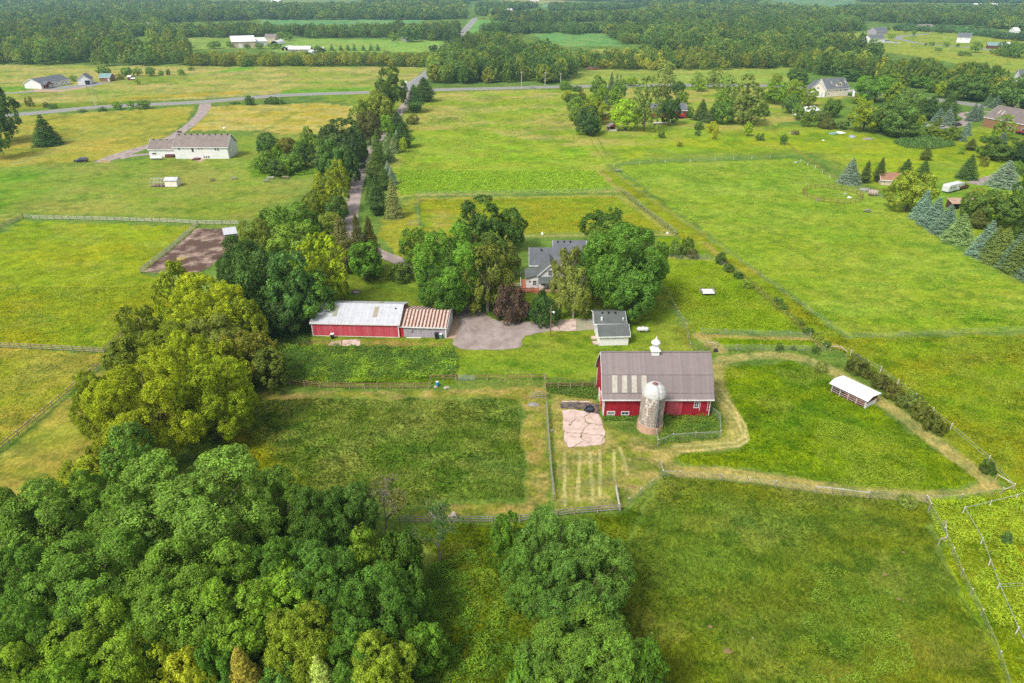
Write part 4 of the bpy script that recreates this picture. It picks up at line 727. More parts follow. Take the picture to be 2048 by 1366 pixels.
def build_trees():
    for t in TREES:
        if t[5] == 'x': continue
        T(t[0], t[1], t[2], t[3], t[4], t[5], t[6])
    # near maples whose feet are hidden
    near = [
     (415,888,16,330,'tall green maple, biggest crown of the lower left wood',(108,146,70)),
     (262,965,13,150,'green maple left of the biggest crown',(112,148,66)), (560,950,12.5,130,'green maple at the upper right shoulder of the wood',(100,138,62)),
     (90,960,12,190,'pale green maple at the left frame, topmost there',(118,156,72)), (10,985,12,140,'green maple cut by the left frame edge',(108,148,66)), (190,950,11,110,'light maple between the left frame and the biggest crown',(112,154,66)),
     (640,975,11.5,120,'dark green maple at the field edge',(76,122,58)), (700,965,10,110,'blue-green tree left of the twiggy bush',(80,126,66)),
     (215,1050,14,250,'broad maple in the middle left of the wood',(100,140,60)), (385,1075,14,240,'green maple in the middle of the wood',(106,146,62)),
     (60,1090,12,170,'dark maple low at the left frame',(84,124,50)), (560,1075,12,130,'deep green maple above the bright one',(88,130,58)), (640,1080,12,150,'blue-green maple in the right of the wood',(88,136,68)),
     (580,1115,11,180,'bright green maple in the right of the wood',(118,160,58)), (735,1070,10,100,'olive and green small tree by the dead branches',(112,142,52)), (800,1060,9.5,90,'dark tree tangled with the dead limbs',(72,116,50)),
     (750,1135,11,150,'mid green maple near the meadow edge',(92,138,62)), (815,1135,9,80,'blue-green small tree on the meadow edge',(84,132,66)), (700,1190,10,110,'green tree left of the meadow bushes',(84,130,58)),
     (210,1195,12,220,'lime tinged maple at the lower left',(122,156,56)), (60,1210,12,160,'dark maple at the lower left frame',(90,132,54)), (330,1170,11,130,'dark green maple beside the gap',(86,128,50)), (480,1140,12,180,'leafy yellow-green maple near the middle gap',(112,150,54)),
     (610,1200,11,150,'olive tipped maple above the spiky spruce',(128,156,56)), (700,1250,9,120,'green small tree right of the spiky spruce',(92,138,60)), (760,1265,9,130,'lime branched tree at the bottom of the wood',(132,160,64)), (850,1245,6,90,'low green tree on the edge of the weeds',(96,144,54)),
     (30,1290,11,150,'bright maple in the bottom left corner',(122,158,58)), (130,1310,11,160,'green maple at the bottom left',(116,156,54)), (300,1272,9,90,'light green tree with bare twigs at the bottom',(138,164,56)), (375,1300,9,100,'golden green tree at the bottom',(150,168,56)), (560,1325,7,80,'small blue-green tree at the bottom of the wood',(96,148,80)), (430,1290,9,70,'thin green tree beside the golden one',(90,140,66)), (770,1330,8,110,'lime tree at the bottom edge right of the spruce',(132,162,56)), (240,1330,9,90,'olive green tree at the bottom frame',(128,160,50)),
     (1012,1030,9,64,'slim green tree left of the meadow maples',(88,138,54)), (1118,1018,12,150,'tall maple in the lower middle, the rear one',(106,148,78)), (1060,1090,10,110,'green maple at the left of the rear one',(98,142,72)), (1190,1065,11,150,'maple at the right of the rear one',(102,140,70)), (1150,1120,11,170,'blue-green maple in the lower middle',(92,138,72)),
     (1170,1205,12,230,'green maple in front of the rear pair',(104,144,66)), (1090,1265,11,130,'pale maple at the lower frame, left',(108,146,72)), (1210,1265,11.5,180,'pale maple at the lower frame, middle',(106,146,66)), (1290,1290,10,90,'small maple at the lower frame, right',(96,140,54)), (1060,1310,9,90,'maple cut by the lower frame',(96,138,60)), (1150,1330,10,150,'dim maple crown on the lower frame',(104,140,70)),
    ]
    for px, yt, h, wp, lb, c in near: TT('M', px, yt, h, wp, lb, c)
    TT('D', 485, 1275, 9.5, 110, 'golden brown spruce with ragged branches at the bottom', (150,150,84)); TT('D', 640, 1290, 9, 110, 'pale spiky spruce at the bottom of the wood', (160,178,122))
build_trees()
# dead and half-dead trees
def dead_tree(px, yb, h, spread, label, seed, leaves=None, up=0.6, levels=4):
    g = G(px, yb); rg = random.Random(seed); mb = MB(); tips = []
    def grow(p, d, L, r, lv):
        q = p + d*L; r = max(r, 0.022); mb.tube([p, (p+q)/2 + Vector((rg.uniform(-1,1), rg.uniform(-1,1), rg.uniform(-1,1)))*L*0.06, q], [r, r*0.8, r*0.6], 5, False)
        if lv == 0: tips.append(q); return
        for k in range(rg.choice((2,3,3))):
            nd = (d + Vector((rg.uniform(-1,1)*spread, rg.uniform(-1,1)*spread, rg.uniform(-0.3,1)*up))).normalized()
            grow(q, nd, L*rg.uniform(0.6,0.85), r*0.6, lv-1)
        if lv < levels: tips.append(q)
    root = empty('dead_tree', g, 0, label, 'tree')
    grow(Vector((0,0,-0.2)), Vector((0,0,1)), h*0.32, h*0.022, levels); mb.build('branches', M['deadwood'], root)
    if leaves:
        r2 = np.random.RandomState(seed); tp = np.array([tuple(t) for t in tips]); sel = tp[r2.rand(len(tp)) < leaves[1]]
        pos = np.repeat(sel, 14, 0) + r2.normal(size=(len(sel)*14, 3))*0.35
        V = quads(r2, pos, rdir(r2, len(pos), 0.6), np.full(len(pos), 0.26)); c = np.tile(np.array(alb(leaves[0])), (len(V), 1)) * np.repeat(0.8+0.4*r2.rand(len(pos)), 4)[:, None]
        o = link('leaves', np_mesh('leaves', V, col=c, mat=LEAF), root)
    return root
dead_tree(775, 1068, 8.0, 0.95, 'grey twiggy half dead bush tree at the edge of the long grass', 3, ((150,156,60), 0.10), levels=6)
dead_tree(742, 1085, 7.5, 0.8, 'bare grey tree behind the twiggy bush', 13, ((130,140,70), 0.05), levels=6)
dead_tree(880, 1125, 8.5, 0.95, 'dead tree with bare whitish limbs leaning over the meadow', 5, ((84,130,50), 0.35), up=0.3, levels=5)
dead_tree(300, 1420, 9.5, 0.7, 'bare whitish snag at the bottom of the wood', 8)
dead_tree(340, 690, 8, 0.8, 'grey bare limbs showing in the left grove', 9)
dead_tree(640, 352, 7, 0.7, 'pale leafless bush left of the drive', 11)
dead_tree(800, 1325, 6, 0.7, 'thin bare tree in the lime one', 15, ((140,170,60), 0.4))
# ---- woods further off ----
def band(pts, sp, cols, kinds, hr, label, cname='broadleaf'): return dict(pts=pts, sp=sp, cols=cols, kinds=kinds, h=hr, label=label)
G1=[(112,140,66),(126,146,62),(96,126,62),(138,152,66),(104,134,60)]; G2=[(150,160,60),(140,152,60),(116,142,62),(165,168,64)]; G3=[(104,132,70),(92,122,66),(112,138,72)]
WOODS = [
 dict(p=[(372,133),(372,122),(560,121),(862,122),(862,135),(700,133),(500,134)], sp=5.2, c=G2, h=(5.5,8), l='bushy tree in the hedgerow along the far edge of the straw field'),
 dict(p=[(-160,131),(-160,66),(0,64),(110,56),(220,60),(330,68),(372,84),(374,131),(220,133),(120,131),(0,129)], sp=9.5, c=G1, h=(10,16), l='broadleaf tree of the big wood beyond the straw field'),
 dict(p=[(858,150),(868,168),(900,174),(960,175),(1040,171),(1120,166),(1150,160),(1155,140),(1130,120),(1060,105),(1000,88),(960,90),(910,104),(880,126)], sp=8.0, c=G1+G3, h=(10,15), l='broadleaf tree of the wood right of the side road'),
 dict(p=[(1150,139),(1150,126),(1300,122),(1500,120),(1620,122),(1700,128),(1710,138),(1560,137),(1400,141),(1250,141)], sp=7.0, c=G2+G1, h=(6,12), l='tree of the hedge along the far mown field'),
 dict(p=[(1215,72),(1330,58),(1500,52),(1640,40),(1710,48),(1725,62),(1640,66),(1640,88),(1720,101),(1760,112),(1740,128),(1560,120),(1400,118),(1300,108),(1262,95)], sp=10.0, c=G1+G3, h=(9,15), l='broadleaf tree of the great wood beyond the hedge'),
 dict(p=[(1560,139),(1700,137),(1800,150),(1900,166),(2048,182),(2260,192),(2260,216),(2048,206),(1980,194),(1900,182),(1830,172),(1790,178),(1730,156),(1640,152)], sp=8.0, c=G1, h=(9,14), l='tree of the belt behind the cream house'),
 dict(p=[(960,70),(985,58),(1100,56),(1210,58),(1240,66),(1150,70),(1050,72)], sp=8, c=G3, h=(8,11), l='dark tree of the belt before the silos'),
 dict(p=[(330,70),(420,64),(545,64),(548,74),(430,76),(340,76)], sp=9, c=G1, h=(9,13), l='tree behind the white farm buildings'),
 dict(p=[(548,68),(700,66),(880,62),(915,56),(915,78),(890,84),(800,76),(620,77),(560,70)], sp=8, c=G1+G3, h=(8,12), l='tree of the belt left of the side road'),
 dict(p=[(-200,62),(-200,8),(300,8),(640,18),(930,12),(930,38),(850,40),(540,40),(330,46),(330,58),(220,52),(100,54)], sp=11, c=G3+G1, h=(10,15), l='far wood'),
 dict(p=[(975,44),(975,36),(1150,38),(1300,34),(1300,14),(1560,20),(1650,24),(1800,20),(2300,20),(2300,62),(2048,64),(1900,50),(1770,48),(1700,38),(1600,44),(1400,52),(1300,50),(1230,46),(1100,46)], sp=11, c=G3+G1, h=(10,15), l='far wood'),
 dict(p=[(955,34),(955,12),(1080,14),(1010,26),(1010,36)], sp=11, c=G3, h=(9,13), l='far wood'),
 dict(p=[(-300,7),(-300,-12),(2400,-12),(2400,7),(1890,6),(1720,6),(1710,-6),(1540,-6),(1500,8),(1250,6),(1000,-4),(900,8),(740,8),(720,-6),(400,-5),(350,8)], sp=15, c=G3, h=(10,14), l='far wood'),
 dict(p=[(1100,22),(1250,20),(1300,12),(1250,14),(1100,14)], sp=11, c=G3, h=(9,12), l='far wood'),
 dict(p=[(1790,62),(1900,66),(2048,84),(2200,92),(2200,86),(2048,78),(1900,60),(1790,56)], sp=8, c=[(100,134,90)], h=(6,7), l='far hedge tree'),
 dict(p=[(1985,112),(2010,104),(2200,104),(2200,118),(2040,119)], sp=8, c=G1, h=(7,11), l='scattered tree on the far right slope'),
]
def build_woods():
    rg = np.random.RandomState(11); allt = []
    for wi, wd in enumerate(WOODS):
        pts = np.array(wd['p'], float); gg = np.array([G(*p)[:2] for p in wd['p']]); x0, y0 = gg.min(0); x1, y1 = gg.max(0); sp = wd['sp']
        xs, ys = np.meshgrid(np.arange(x0, x1 + sp, sp), np.arange(y0, y1 + sp, sp*0.95)); xs = xs + (np.arange(xs.shape[0]) % 2)[:, None]*sp*0.5
        x = xs.ravel() + rg.uniform(-0.38, 0.38, xs.size)*sp; y = ys.ravel() + rg.uniform(-0.38, 0.38, xs.size)*sp
        px, py = P(x, y, 0); k = inpoly(px, py, wd['p']) & (px > -160) & (px < 2210); x, y = x[k], y[k]
        # gaps
        if wi not in (0, 3): g = fbm(x/45, y/45, 40+wi, 3); k = g > (0.42 if sp > 10 else 0.37); x, y = x[k], y[k]
        for a, b in zip(x, y):
            h = rg.uniform(wd['h'][0]*0.7, wd['h'][1]*1.1); r = sp*rg.uniform(0.38, 0.74); allt.append((b, a, h, r, wd['c'][rg.randint(len(wd['c']))], wi))
    allt.sort(); return allt
WT = build_woods()
NIND = 62
chosen = []; rest = []
rgx = random.Random(4)
for t in WT:
    px, py = P(t[1], t[0], 0)
    (chosen if (len(chosen) < NIND and 0 < px < 2048) else rest).append(t)
for b, a, h, r, c, wi in chosen:
    place_tree('M' if rgx.random() < 0.7 else 'Y', a, b, h, r, WOODS[wi]['l'], c, lod=1 if ppm(P(a, b, 0)[1])*r > 12 else 2, group=WOODS[wi]['l'].replace('tree of', 'trees of').replace('bushy tree', 'bushy trees'))
def mass(name, trees, label):
    rg = np.random.RandomState(5); Vs = []; Cs = []
    base = {}
    for kind, nc, nl, ls in (('broad', 110, 9, 0.165), ('broad', 70, 6, 0.25), ('ash', 110, 9, 0.165), ('broad', 50, 4, 0.36)):
        for v in range(3):
            r2 = np.random.RandomState(900 + v + nc*7 + nl); pos, nrm, tint, H, ci = crown_points(r2, kind, nc, nl, 0.28)
            up = pos[:, 2] > 0.25*H*r2.rand(len(pos)); pos, nrm, tint = pos[up], nrm[up], tint[up]
            tint = 1 + (tint-1)*0.6; base[(kind, nc, v)] = (quads(r2, pos, nrm, np.full(len(pos), ls)), np.repeat(tint, 4), H)
    for b, a, h, r, c, wi in trees:
        d = b*cP + CAM_H*sP; v = rg.randint(3)
        key = (('ash', 110, v) if rg.rand() < 0.3 else ('broad', 110, v)) if d < 820 else (('broad', 70, v) if d < 1300 else ('broad', 50, v))
        V, t, H = base[key]; an = rg.rand()*6.28; ca, sa = math.cos(an), math.sin(an)
        W = np.empty_like(V); W[:, 0] = (V[:, 0]*ca - V[:, 1]*sa)*r + a; W[:, 1] = (V[:, 0]*sa + V[:, 1]*ca)*r + b; W[:, 2] = V[:, 2]*h/H
        cc = np.array(alb(c)) * LEAFGAIN * np.array([0.82,0.88,1.15]) * rg.uniform(0.66, 1.2) * (0.55 + 0.85*float(fbm(np.array([a/38.0]), np.array([b/60.0]), 71, 3)[0])) * np.array([rg.uniform(0.92, 1.1), 1, rg.uniform(0.9, 1.1)])
        Vs.append(W.astype(np.float32)); Cs.append((t[:, None]*cc[None]).astype(np.float32))
    o = link(name, np_mesh(name, np.concatenate(Vs), col=np.concatenate(Cs), mat=LEAF)); tag(o, label, kind='stuff'); return sum(len(v) for v in Vs)//4
nearm = [t for t in rest if t[0] < 700]; farm = [t for t in rest if t[0] >= 700]
q1 = mass('woodland', nearm, 'closed green woodland beyond the highway'); q2 = mass('distant_forest', farm, 'hazy blue-green forest rolling to the horizon')
print('individual trees', NTREE[0], 'wood trees', len(WT), 'mass quads', q1, q2)
# ---- small pines in rows by the white farm, scattered far trees ----
for i, px in enumerate((622,635,664,682,696,709,727,742,756)):
    T('D', px, 101, 89 - (i % 3)*1.2, 10, 'small dark spruce in the row on the far green field', (64,96,66), group='row of small dark spruces on the far green field', lod=2)
for px, yb, yt, wp, c in ((430,97,82,26,MG),(461,96,83,14,MG),(520,97,86,16,MG),(495,97,88,12,DK),(560,80,64,18,MG),(578,82,66,16,MG),(552,98,86,22,MG),(640,112,92,20,DK),(788,82,66,16,MG),(822,84,55,34,DK),(867,103,90,18,(70,100,70)),(1005,40,32,8,MG),(985,41,35,10,MG),
   (1776,62,55,8,DK),(1812,65,58,8,DK),(1826,72,60,9,MG),(1879,67,56,14,DK),(1863,91,84,12,MG),(1892,94,84,12,MG),(1950,105,84,20,MG),(1922,112,101,14,MG),(1935,112,103,14,MG),(1851,91,86,6,DK),(1915,94,88,6,DK),(1876,101,95,14,MG),(1783,76,66,14,BR),(1950,62,54,16,DK),(1990,108,98,20,MG),(2030,112,90,40,MG),(1640,64,55,20,DK),(935,10,2,12,DK),(800,62,40,20,DK)):
    T('M', px, yb, yt, wp, 'lone round tree or bush standing free on a far field', c, group='lone trees on the far fields', lod=2)
# ================= low vegetation =================
def scatter_poly(rg, pts, n, world=False):
    g = np.array([G(*p)[:2] for p in pts]); lo, hi = g.min(0), g.max(0); out = np.zeros((0, 2))
    while len(out) < n:
        q = lo + rg.rand(n*2, 2)*(hi-lo); k = inpoly(q[:, 0], q[:, 1], g); out = np.concatenate([out, q[k]])
    return out[:n]
def weeds(name, pts, n, size, hmax, cols, label, seed=1, lump=1.6, cat=None, cut=None):
    rg = np.random.RandomState(seed); q = scatter_poly(rg, pts, n)
    if cut: q = q[fbm(q[:, 0]/cut[0], q[:, 1]/cut[0], seed+40, 4) > cut[1]]; n = len(q)
    lm = fbm(q[:, 0]/lump, q[:, 1]/lump, seed, 3); lm = np.clip((lm-0.25)*1.9, 0.05, 1)
    z = lm * hmax * (0.55 + 0.5*rg.rand(n)); pos = np.column_stack([q, z]); nrm = rdir(rg, n, 0.9)
    ex, ey = np.gradient(lm) if False else (0, 0)
    cs = np.array([alb(pull(c)) for c in cols])*np.array([1.65,1.5,1.1]); cn = fbm(q[:, 0]/3.5, q[:, 1]/3.5, seed+9, 3); idx = np.clip(((cn-0.3)/0.4*len(cols)).astype(int) + rg.randint(-1, 2, n), 0, len(cols)-1)
    c = cs[idx] * (0.7 + 0.45*lm + 0.2*rg.rand(n))[:, None]
    V = quads(rg, pos, nrm, np.full(n, size), 0.6); o = link(name, np_mesh(name, V, col=np.repeat(c, 4, 0), mat=LEAF)); return tag(o, label, cat, kind='stuff')
weeds('bramble_patch', [(545,700),(590,692),(905,694),(914,720),(912,756),(860,758),(700,770),(580,768),(500,775)], 30000, 0.24, 1.1, [(86,128,52),(104,146,60),(140,180,50)], 'tangled dark and bright green bramble patch below the red shed', 2)
weeds('shed_weeds', [(1320,800),(1430,790),(1436,880),(1320,890),(1315,850)], 9000, 0.2, 1.2, [(88,128,48),(104,146,56),(120,150,50)], 'green weeds between the barn and the silo fence', 3)
weeds('barn_edge_weeds', [(1204,834),(1280,832),(1280,842),(1204,842)], 1500, 0.18, 0.6, [(88,128,48),(104,146,56)], 'low weeds along the barn wall', 4)
weeds('fern_patch', [(1785,285),(1800,278),(1850,274),(1900,282),(1912,292),(1860,300),(1810,296)], 6000, 0.6, 1.4, [(84,124,66),(100,140,80)], 'dark green bed of tall plants below the thicket', 5)
weeds('leafy_weeds', [(1858,1005),(2030,978),(2060,975),(2060,1400),(2045,1366),(2010,1290),(1955,1190),(1900,1110),(1868,1060)], 26000, 0.24, 0.75, [(132,168,40),(158,184,48),(146,176,44)], 'bright leafy weeds between the two wire fences', 6)
weeds('hedge_weeds', [(860,1140),(940,1100),(1000,1160),(1040,1230),(1030,1366),(1050,1420),(820,1420),(850,1250)], 26000, 0.24, 0.9, [(96,140,42),(112,158,44),(128,160,44)], 'lush green weeds at the edge of the lower wood', 7)
weeds('garden_bed', [(978,632),(992,640),(1030,642),(1100,640),(1100,628),(1060,624),(1020,630),(985,612)], 5000, 0.22, 0.9, [(80,122,46),(120,170,50),(96,140,52)], 'green garden bed along the picket fence', 8)
weeds('fence_weeds', [(1092,768),(1190,768),(1192,800),(1150,795),(1092,785)], 4500, 0.22, 0.7, [(80,120,46),(110,150,60)], 'tangled weeds under the brown rails left of the barn', 9)
weeds('thicket_edge', [(498,335),(520,340),(600,352),(650,345),(650,330),(560,340),(510,325)], 4500, 0.4, 0.9, [(104,150,40),(124,168,44)], 'bright weeds along the foot of the thicket', 10)
weeds('grove_weeds', [(545,660),(620,660),(622,690),(545,700),(500,760),(495,700)], 7000, 0.25, 0.9, [(72,104,46),(92,130,56)], 'shaded weeds under the grove beside the red shed', 11)
weeds('meadow_weeds', [(1640,840),(1780,870),(1860,940),(1850,985),(1680,975),(1620,900)], 16000, 0.14, 0.45, [(132,165,40),(152,178,66),(140,170,50)], 'coarse pale weeds in the lower paddock', 12, 2.5)
weeds('lower_weeds', [(1650,1130),(1780,1180),(1830,1330),(1760,1400),(1560,1400),(1600,1240)], 16000, 0.18, 0.5, [(108,150,46),(132,168,60),(120,156,46)], 'coarse weeds in the lower right pasture', 13, 2.0)
weeds('crop', [(797,341),(1192,342),(1230,381),(1100,386),(840,388),(800,392)], 26000, 0.38, 0.5, [(132,176,44),(154,190,58),(142,182,50)], 'leafy light green crop beyond the mown plot', 14, 1.2)
weeds('plot_weeds', [(845,398),(1236,393),(1340,468),(1040,470),(900,472),(920,430)], 22000, 0.26, 0.4, [(160,168,44),(150,178,40),(140,172,40)], 'golden green weeds inside the fenced plot', 15, 2.0)
weeds('pen_weeds', [(1318,530),(1430,525),(1600,655),(1405,662),(1335,600)], 15000, 0.22, 0.4, [(128,162,26),(150,182,44),(140,172,34)], 'bright weeds in the small pen', 16, 2.4)
weeds('pasture_weeds', [(1240,340),(1600,320),(1700,372),(1900,500),(2048,560),(2048,660),(1690,668),(1480,515)], 60000, 0.30, 0.28, [(112,158,50),(134,172,56),(122,162,50)], 'patches of darker weeds in the east pasture', 17, 2.0, cut=(5.0, 0.55))
weeds('meadow_tufts', [(810,200),(1130,195),(1190,290),(1190,338),(800,338)], 40000, 0.42, 0.3, [(136,172,54),(120,160,50),(156,176,66)], 'tufts of coarse grass in the middle meadow', 18, 2.0, cut=(7.0, 0.54))
weeds('paddock_tufts', [(0,468),(390,452),(285,545),(345,560),(240,680),(0,690)], 34000, 0.2, 0.2, [(136,166,30),(152,178,40)], 'darker tufts in the big left paddock', 19, 2.0, cut=(4.0, 0.55))
weeds('strip_tufts', [(1500,530),(1690,680),(2048,672),(2048,960),(1960,930),(1860,845),(1690,708)], 45000, 0.18, 0.25, [(136,166,40),(160,180,70),(124,156,40)], 'tufts in the pasture beyond the hedge bushes', 20, 2.0, cut=(4.0, 0.52))
weeds('hedge_growth', [(1700,712),(1716,712),(1880,850),(1890,872),(1862,862),(1700,728)], 9000, 0.2, 0.9, [(96,116,50),(120,140,56),(106,124,66)], 'rough green growth between the dark hedge bushes', 21, 2.0)
weeds('fence_growth', [(1240,384),(1250,384),(1356,468),(1350,474)], 3500, 0.26, 0.8, [(130,150,90),(146,160,100)], 'grey green growth along the slanting mesh fence', 22, 1.5)
weeds('pen_growth', [(1436,520),(1450,518),(1660,690),(1650,700)], 6000, 0.24, 0.7, [(116,146,56),(140,160,70)], 'rough growth along the pen side of the mown track', 23, 2.0)
def grass(n, y1, seed):
    """long grass of the near fields: leaning blades"""
    rg = np.random.RandomState(seed)
    u = rg.rand(n); y = 38 + (y1-38)*u**1.5; half = 0.78*(y*cP + CAM_H*sP); x = (rg.rand(n)*2-1)*half
    col, tall = field_color(x, y); hump = fbm(x*0.9, y*0.9, 5, 3)
    k = tall > 0.08; x, y, col, tall, hump = x[k], y[k], col[k], tall[k], hump[k]; n = len(x)
    h = tall*(0.7+0.9*rg.rand(n))*(0.5+hump)*0.8; wd = 0.035 + 0.0007*y; wd = wd*(0.8+0.6*rg.rand(n))
    la = fbm(x/9, y/9, 61, 3)*12.0; lean = (0.35+0.5*rg.rand(n))*h
    dx, dy = np.cos(la)*lean, np.sin(la)*lean; a = rg.rand(n)*3.14; wx, wy = np.cos(a)*wd, np.sin(a)*wd
    near = np.clip((170-y)/110, 0, 1); z0 = tall*near*0.2
    V = np.stack([np.stack([x-wx, y-wy, z0], 1), np.stack([x+wx, y+wy, z0], 1), np.stack([x+dx, y+dy, z0+h], 1)], 1).reshape(-1, 3)
    c = col*(0.65+0.85*rg.rand(n))[:, None]*np.array([1.08, 1.05, 1.0]); c = np.repeat(c, 3, 0)
    o = link('grass', np_mesh('grass', V, col=c, mat=GRASSM, tris=True)); return tag(o, 'long meadow grass of the near pastures', kind='stuff')
grass(520000, 150, 3)
# ================= buildings =================
KC[0] = 1.2; M['red_board'] = ribbed('red_board', (170,34,50), (146,26,42), 'X', 0.32, 0.7, 0.08)
KC[0] = 1.2; M['red_board_y'] = ribbed('red_board_y', (170,34,50), (146,26,42), 'Y', 0.32, 0.7, 0.08)
KC[0] = 1.2; M['red_faded'] = ribbed('red_faded', (206,96,110), (200,72,84), 'X', 0.45, 0.6, 0.09, stretch=(1.2,1,0.12), lo=0.4, hi=0.62)
KC[0] = 1.2; M['red_bright'] = surf('red_bright', (205,50,52), (190,40,45), 1.0, 0.6)
KC[0] = 1.75; M['barn_roof'] = ribbed('barn_roof', (170,156,154), (158,144,144), 'X', 0.34, 0.4, 0.06, lo=0.3, hi=0.8)
KC[0] = 1.75; M['skylight'] = surf('skylight', (226,222,206), (205,198,180), 1.5, 0.5)
KC[0] = 1.75; M['white_metal'] = ribbed('white_metal', (236,238,244), (214,216,224), 'X', 0.3, 0.4, 0.03, stretch=(0.4,0.6,0.6), lo=0.5, hi=0.75)
KC[0] = 1.2; M['bright_metal'] = ribbed('bright_metal', (252,252,252), (236,238,240), 'X', 0.3, 0.4, 0.015)
KC[0] = 1.75; M['white_metal_y'] = ribbed('white_metal_y', (240,240,242), (225,226,230), 'Y', 0.3, 0.4, 0.02)
KC[0] = 1.2; M['grey_board'] = ribbed('grey_board', (176,168,178), (160,152,160), 'X', 0.35, 0.7, 0.07)
KC[0] = 1.75; M['grey_shingle'] = shingle('grey_shingle', (128,134,132), (112,118,116))
KC[0] = 1.35; M['blue_shingle'] = shingle('blue_shingle', (122,126,132), (104,108,114)); M['slate_brown'] = shingle('slate_brown', (140,128,124), (120,110,106))
KC[0] = 1.75; M['brown_shingle'] = shingle('brown_shingle', (172,158,152), (148,136,130))
KC[0] = 1.75; M['tan_shingle'] = shingle('tan_shingle', (200,150,120), (184,138,112))
KC[0] = 1.2; M['white'] = surf('white', (240,240,240), (226,226,224), 1.2, 0.6)
KC[0] = 1.2; M['white_siding'] = ribbed('white_siding', (238,238,238), (226,226,226), 'Z', 0.22, 0.6, 0.05)
KC[0] = 1.2; M['cream_siding'] = ribbed('cream_siding', (242,234,222), (230,220,206), 'Z', 0.22, 0.6, 0.04)
KC[0] = 1.2; M['tan_wall'] = surf('tan_wall', (214,196,170), (200,182,160), 0.8, 0.7)
KC[0] = 1.2; M['stain_white'] = surf('stain_white', (242,240,238), (222,214,206), 1.6, 0.8, lo=0.55, hi=0.75)
KC[0] = 1.2; M['cedar'] = ribbed('cedar', (152,114,86), (134,98,74), 'Z', 0.25, 0.7, 0.08)
KC[0] = 1.2; M['brick_red'] = ribbed('brick_red', (150,60,56), (130,48,48), 'Z', 0.2, 0.8, 0.06)
KC[0] = 1.75; M['teal_metal'] = ribbed('teal_metal', (150,190,190), (140,178,180), 'X', 0.5, 0.4, 0.03)
KC[0] = 1.75; M['deck'] = ribbed('deck', (212,134,98), (196,120,88), 'Y', 0.16, 0.7, 0.06)
KC[0] = 1.2; M['glass'] = glassy('glass', (54,66,76)); M['dark'] = surf('dark', (30,30,34), (24,24,28), 2, 0.7)
KC[0] = 1.2; M['black_plastic'] = surf('black_plastic', (40,40,46), (52,52,58), 3, 0.4)
KC[0] = 1.2; M['shed_red'] = surf('shed_red', (118,64,62), (98,54,52), 2, 0.8); M['dark_wood'] = surf('dark_wood', (110,72,66), (86,56,52), 2, 0.85, stretch=(0.3,1,3))
KC[0] = 1.2; M['fence_wood'] = surf('fence_wood', (178,162,140), (150,134,116), 3, 0.9)
KC[0] = 1.2; M['brown_wood'] = surf('brown_wood', (150,116,88), (120,92,70), 3, 0.9)
KC[0] = 1.2; M['white_wood'] = surf('white_wood', (214,210,200), (186,180,168), 2.5, 0.85)
KC[0] = 1.2; M['grey_wood'] = surf('grey_wood', (160,156,148), (130,126,120), 3, 0.9)
KC[0] = 1.2; M['steel'] = surf('steel', (190,194,196), (165,170,172), 2, 0.4, metallic=0.3)
KC[0] = 1.2; M['blue_plastic'] = surf('blue_plastic', (40,140,190), (34,120,170), 2, 0.4)
KC[0] = 1.2; M['green_plastic'] = surf('green_plastic', (120,160,140), (104,144,126), 2, 0.5)
KC[0] = 1.6
def rusty():
    m, nt, b = new_mat('rusty_roof'); tc = N(nt, "ShaderNodeTexCoord"); co = tc.outputs['Object']
    sx = N(nt, "ShaderNodeSeparateXYZ"); nt.links.new(co, sx.inputs[0])
    wob = N(nt, "ShaderNodeMath", operation='MULTIPLY_ADD'); nt.links.new(noise(nt, mapping(nt, co, (1,1,1)), 2.2, 4, 0.7), wob.inputs[0]); wob.inputs[1].default_value = 0.30; nt.links.new(sx.outputs['X'], wob.inputs[2])
    mul = N(nt, "ShaderNodeMath", operation='MULTIPLY'); nt.links.new(wob.outputs[0], mul.inputs[0]); mul.inputs[1].default_value = 1/0.72
    fr = N(nt, "ShaderNodeMath", operation='FRACT'); nt.links.new(mul.outputs[0], fr.inputs[0])
    s = ramp(nt, fr.outputs[0], [(0, (0,0,0)), (0.46, (0,0,0)), (0.54, (1,1,1)), (0.94, (1,1,1)), (1.0, (0,0,0))])
    rust = mixc(nt, ramp(nt, noise(nt, co, 5, 4), [(0.35, (0,0,0)), (0.65, (1,1,1))]), alb((146,80,56)), alb((112,66,52)))
    gal = mixc(nt, ramp(nt, noise(nt, co, 1.2, 4), [(0.4, (0,0,0)), (0.7, (1,1,1))]), alb((234,218,208)), alb((214,186,168)))
    nt.links.new(mixc(nt, s, gal, rust), b.inputs['Base Color']); b.inputs['Roughness'].default_value = 0.6; return m
M['rusty_roof'] = rusty()
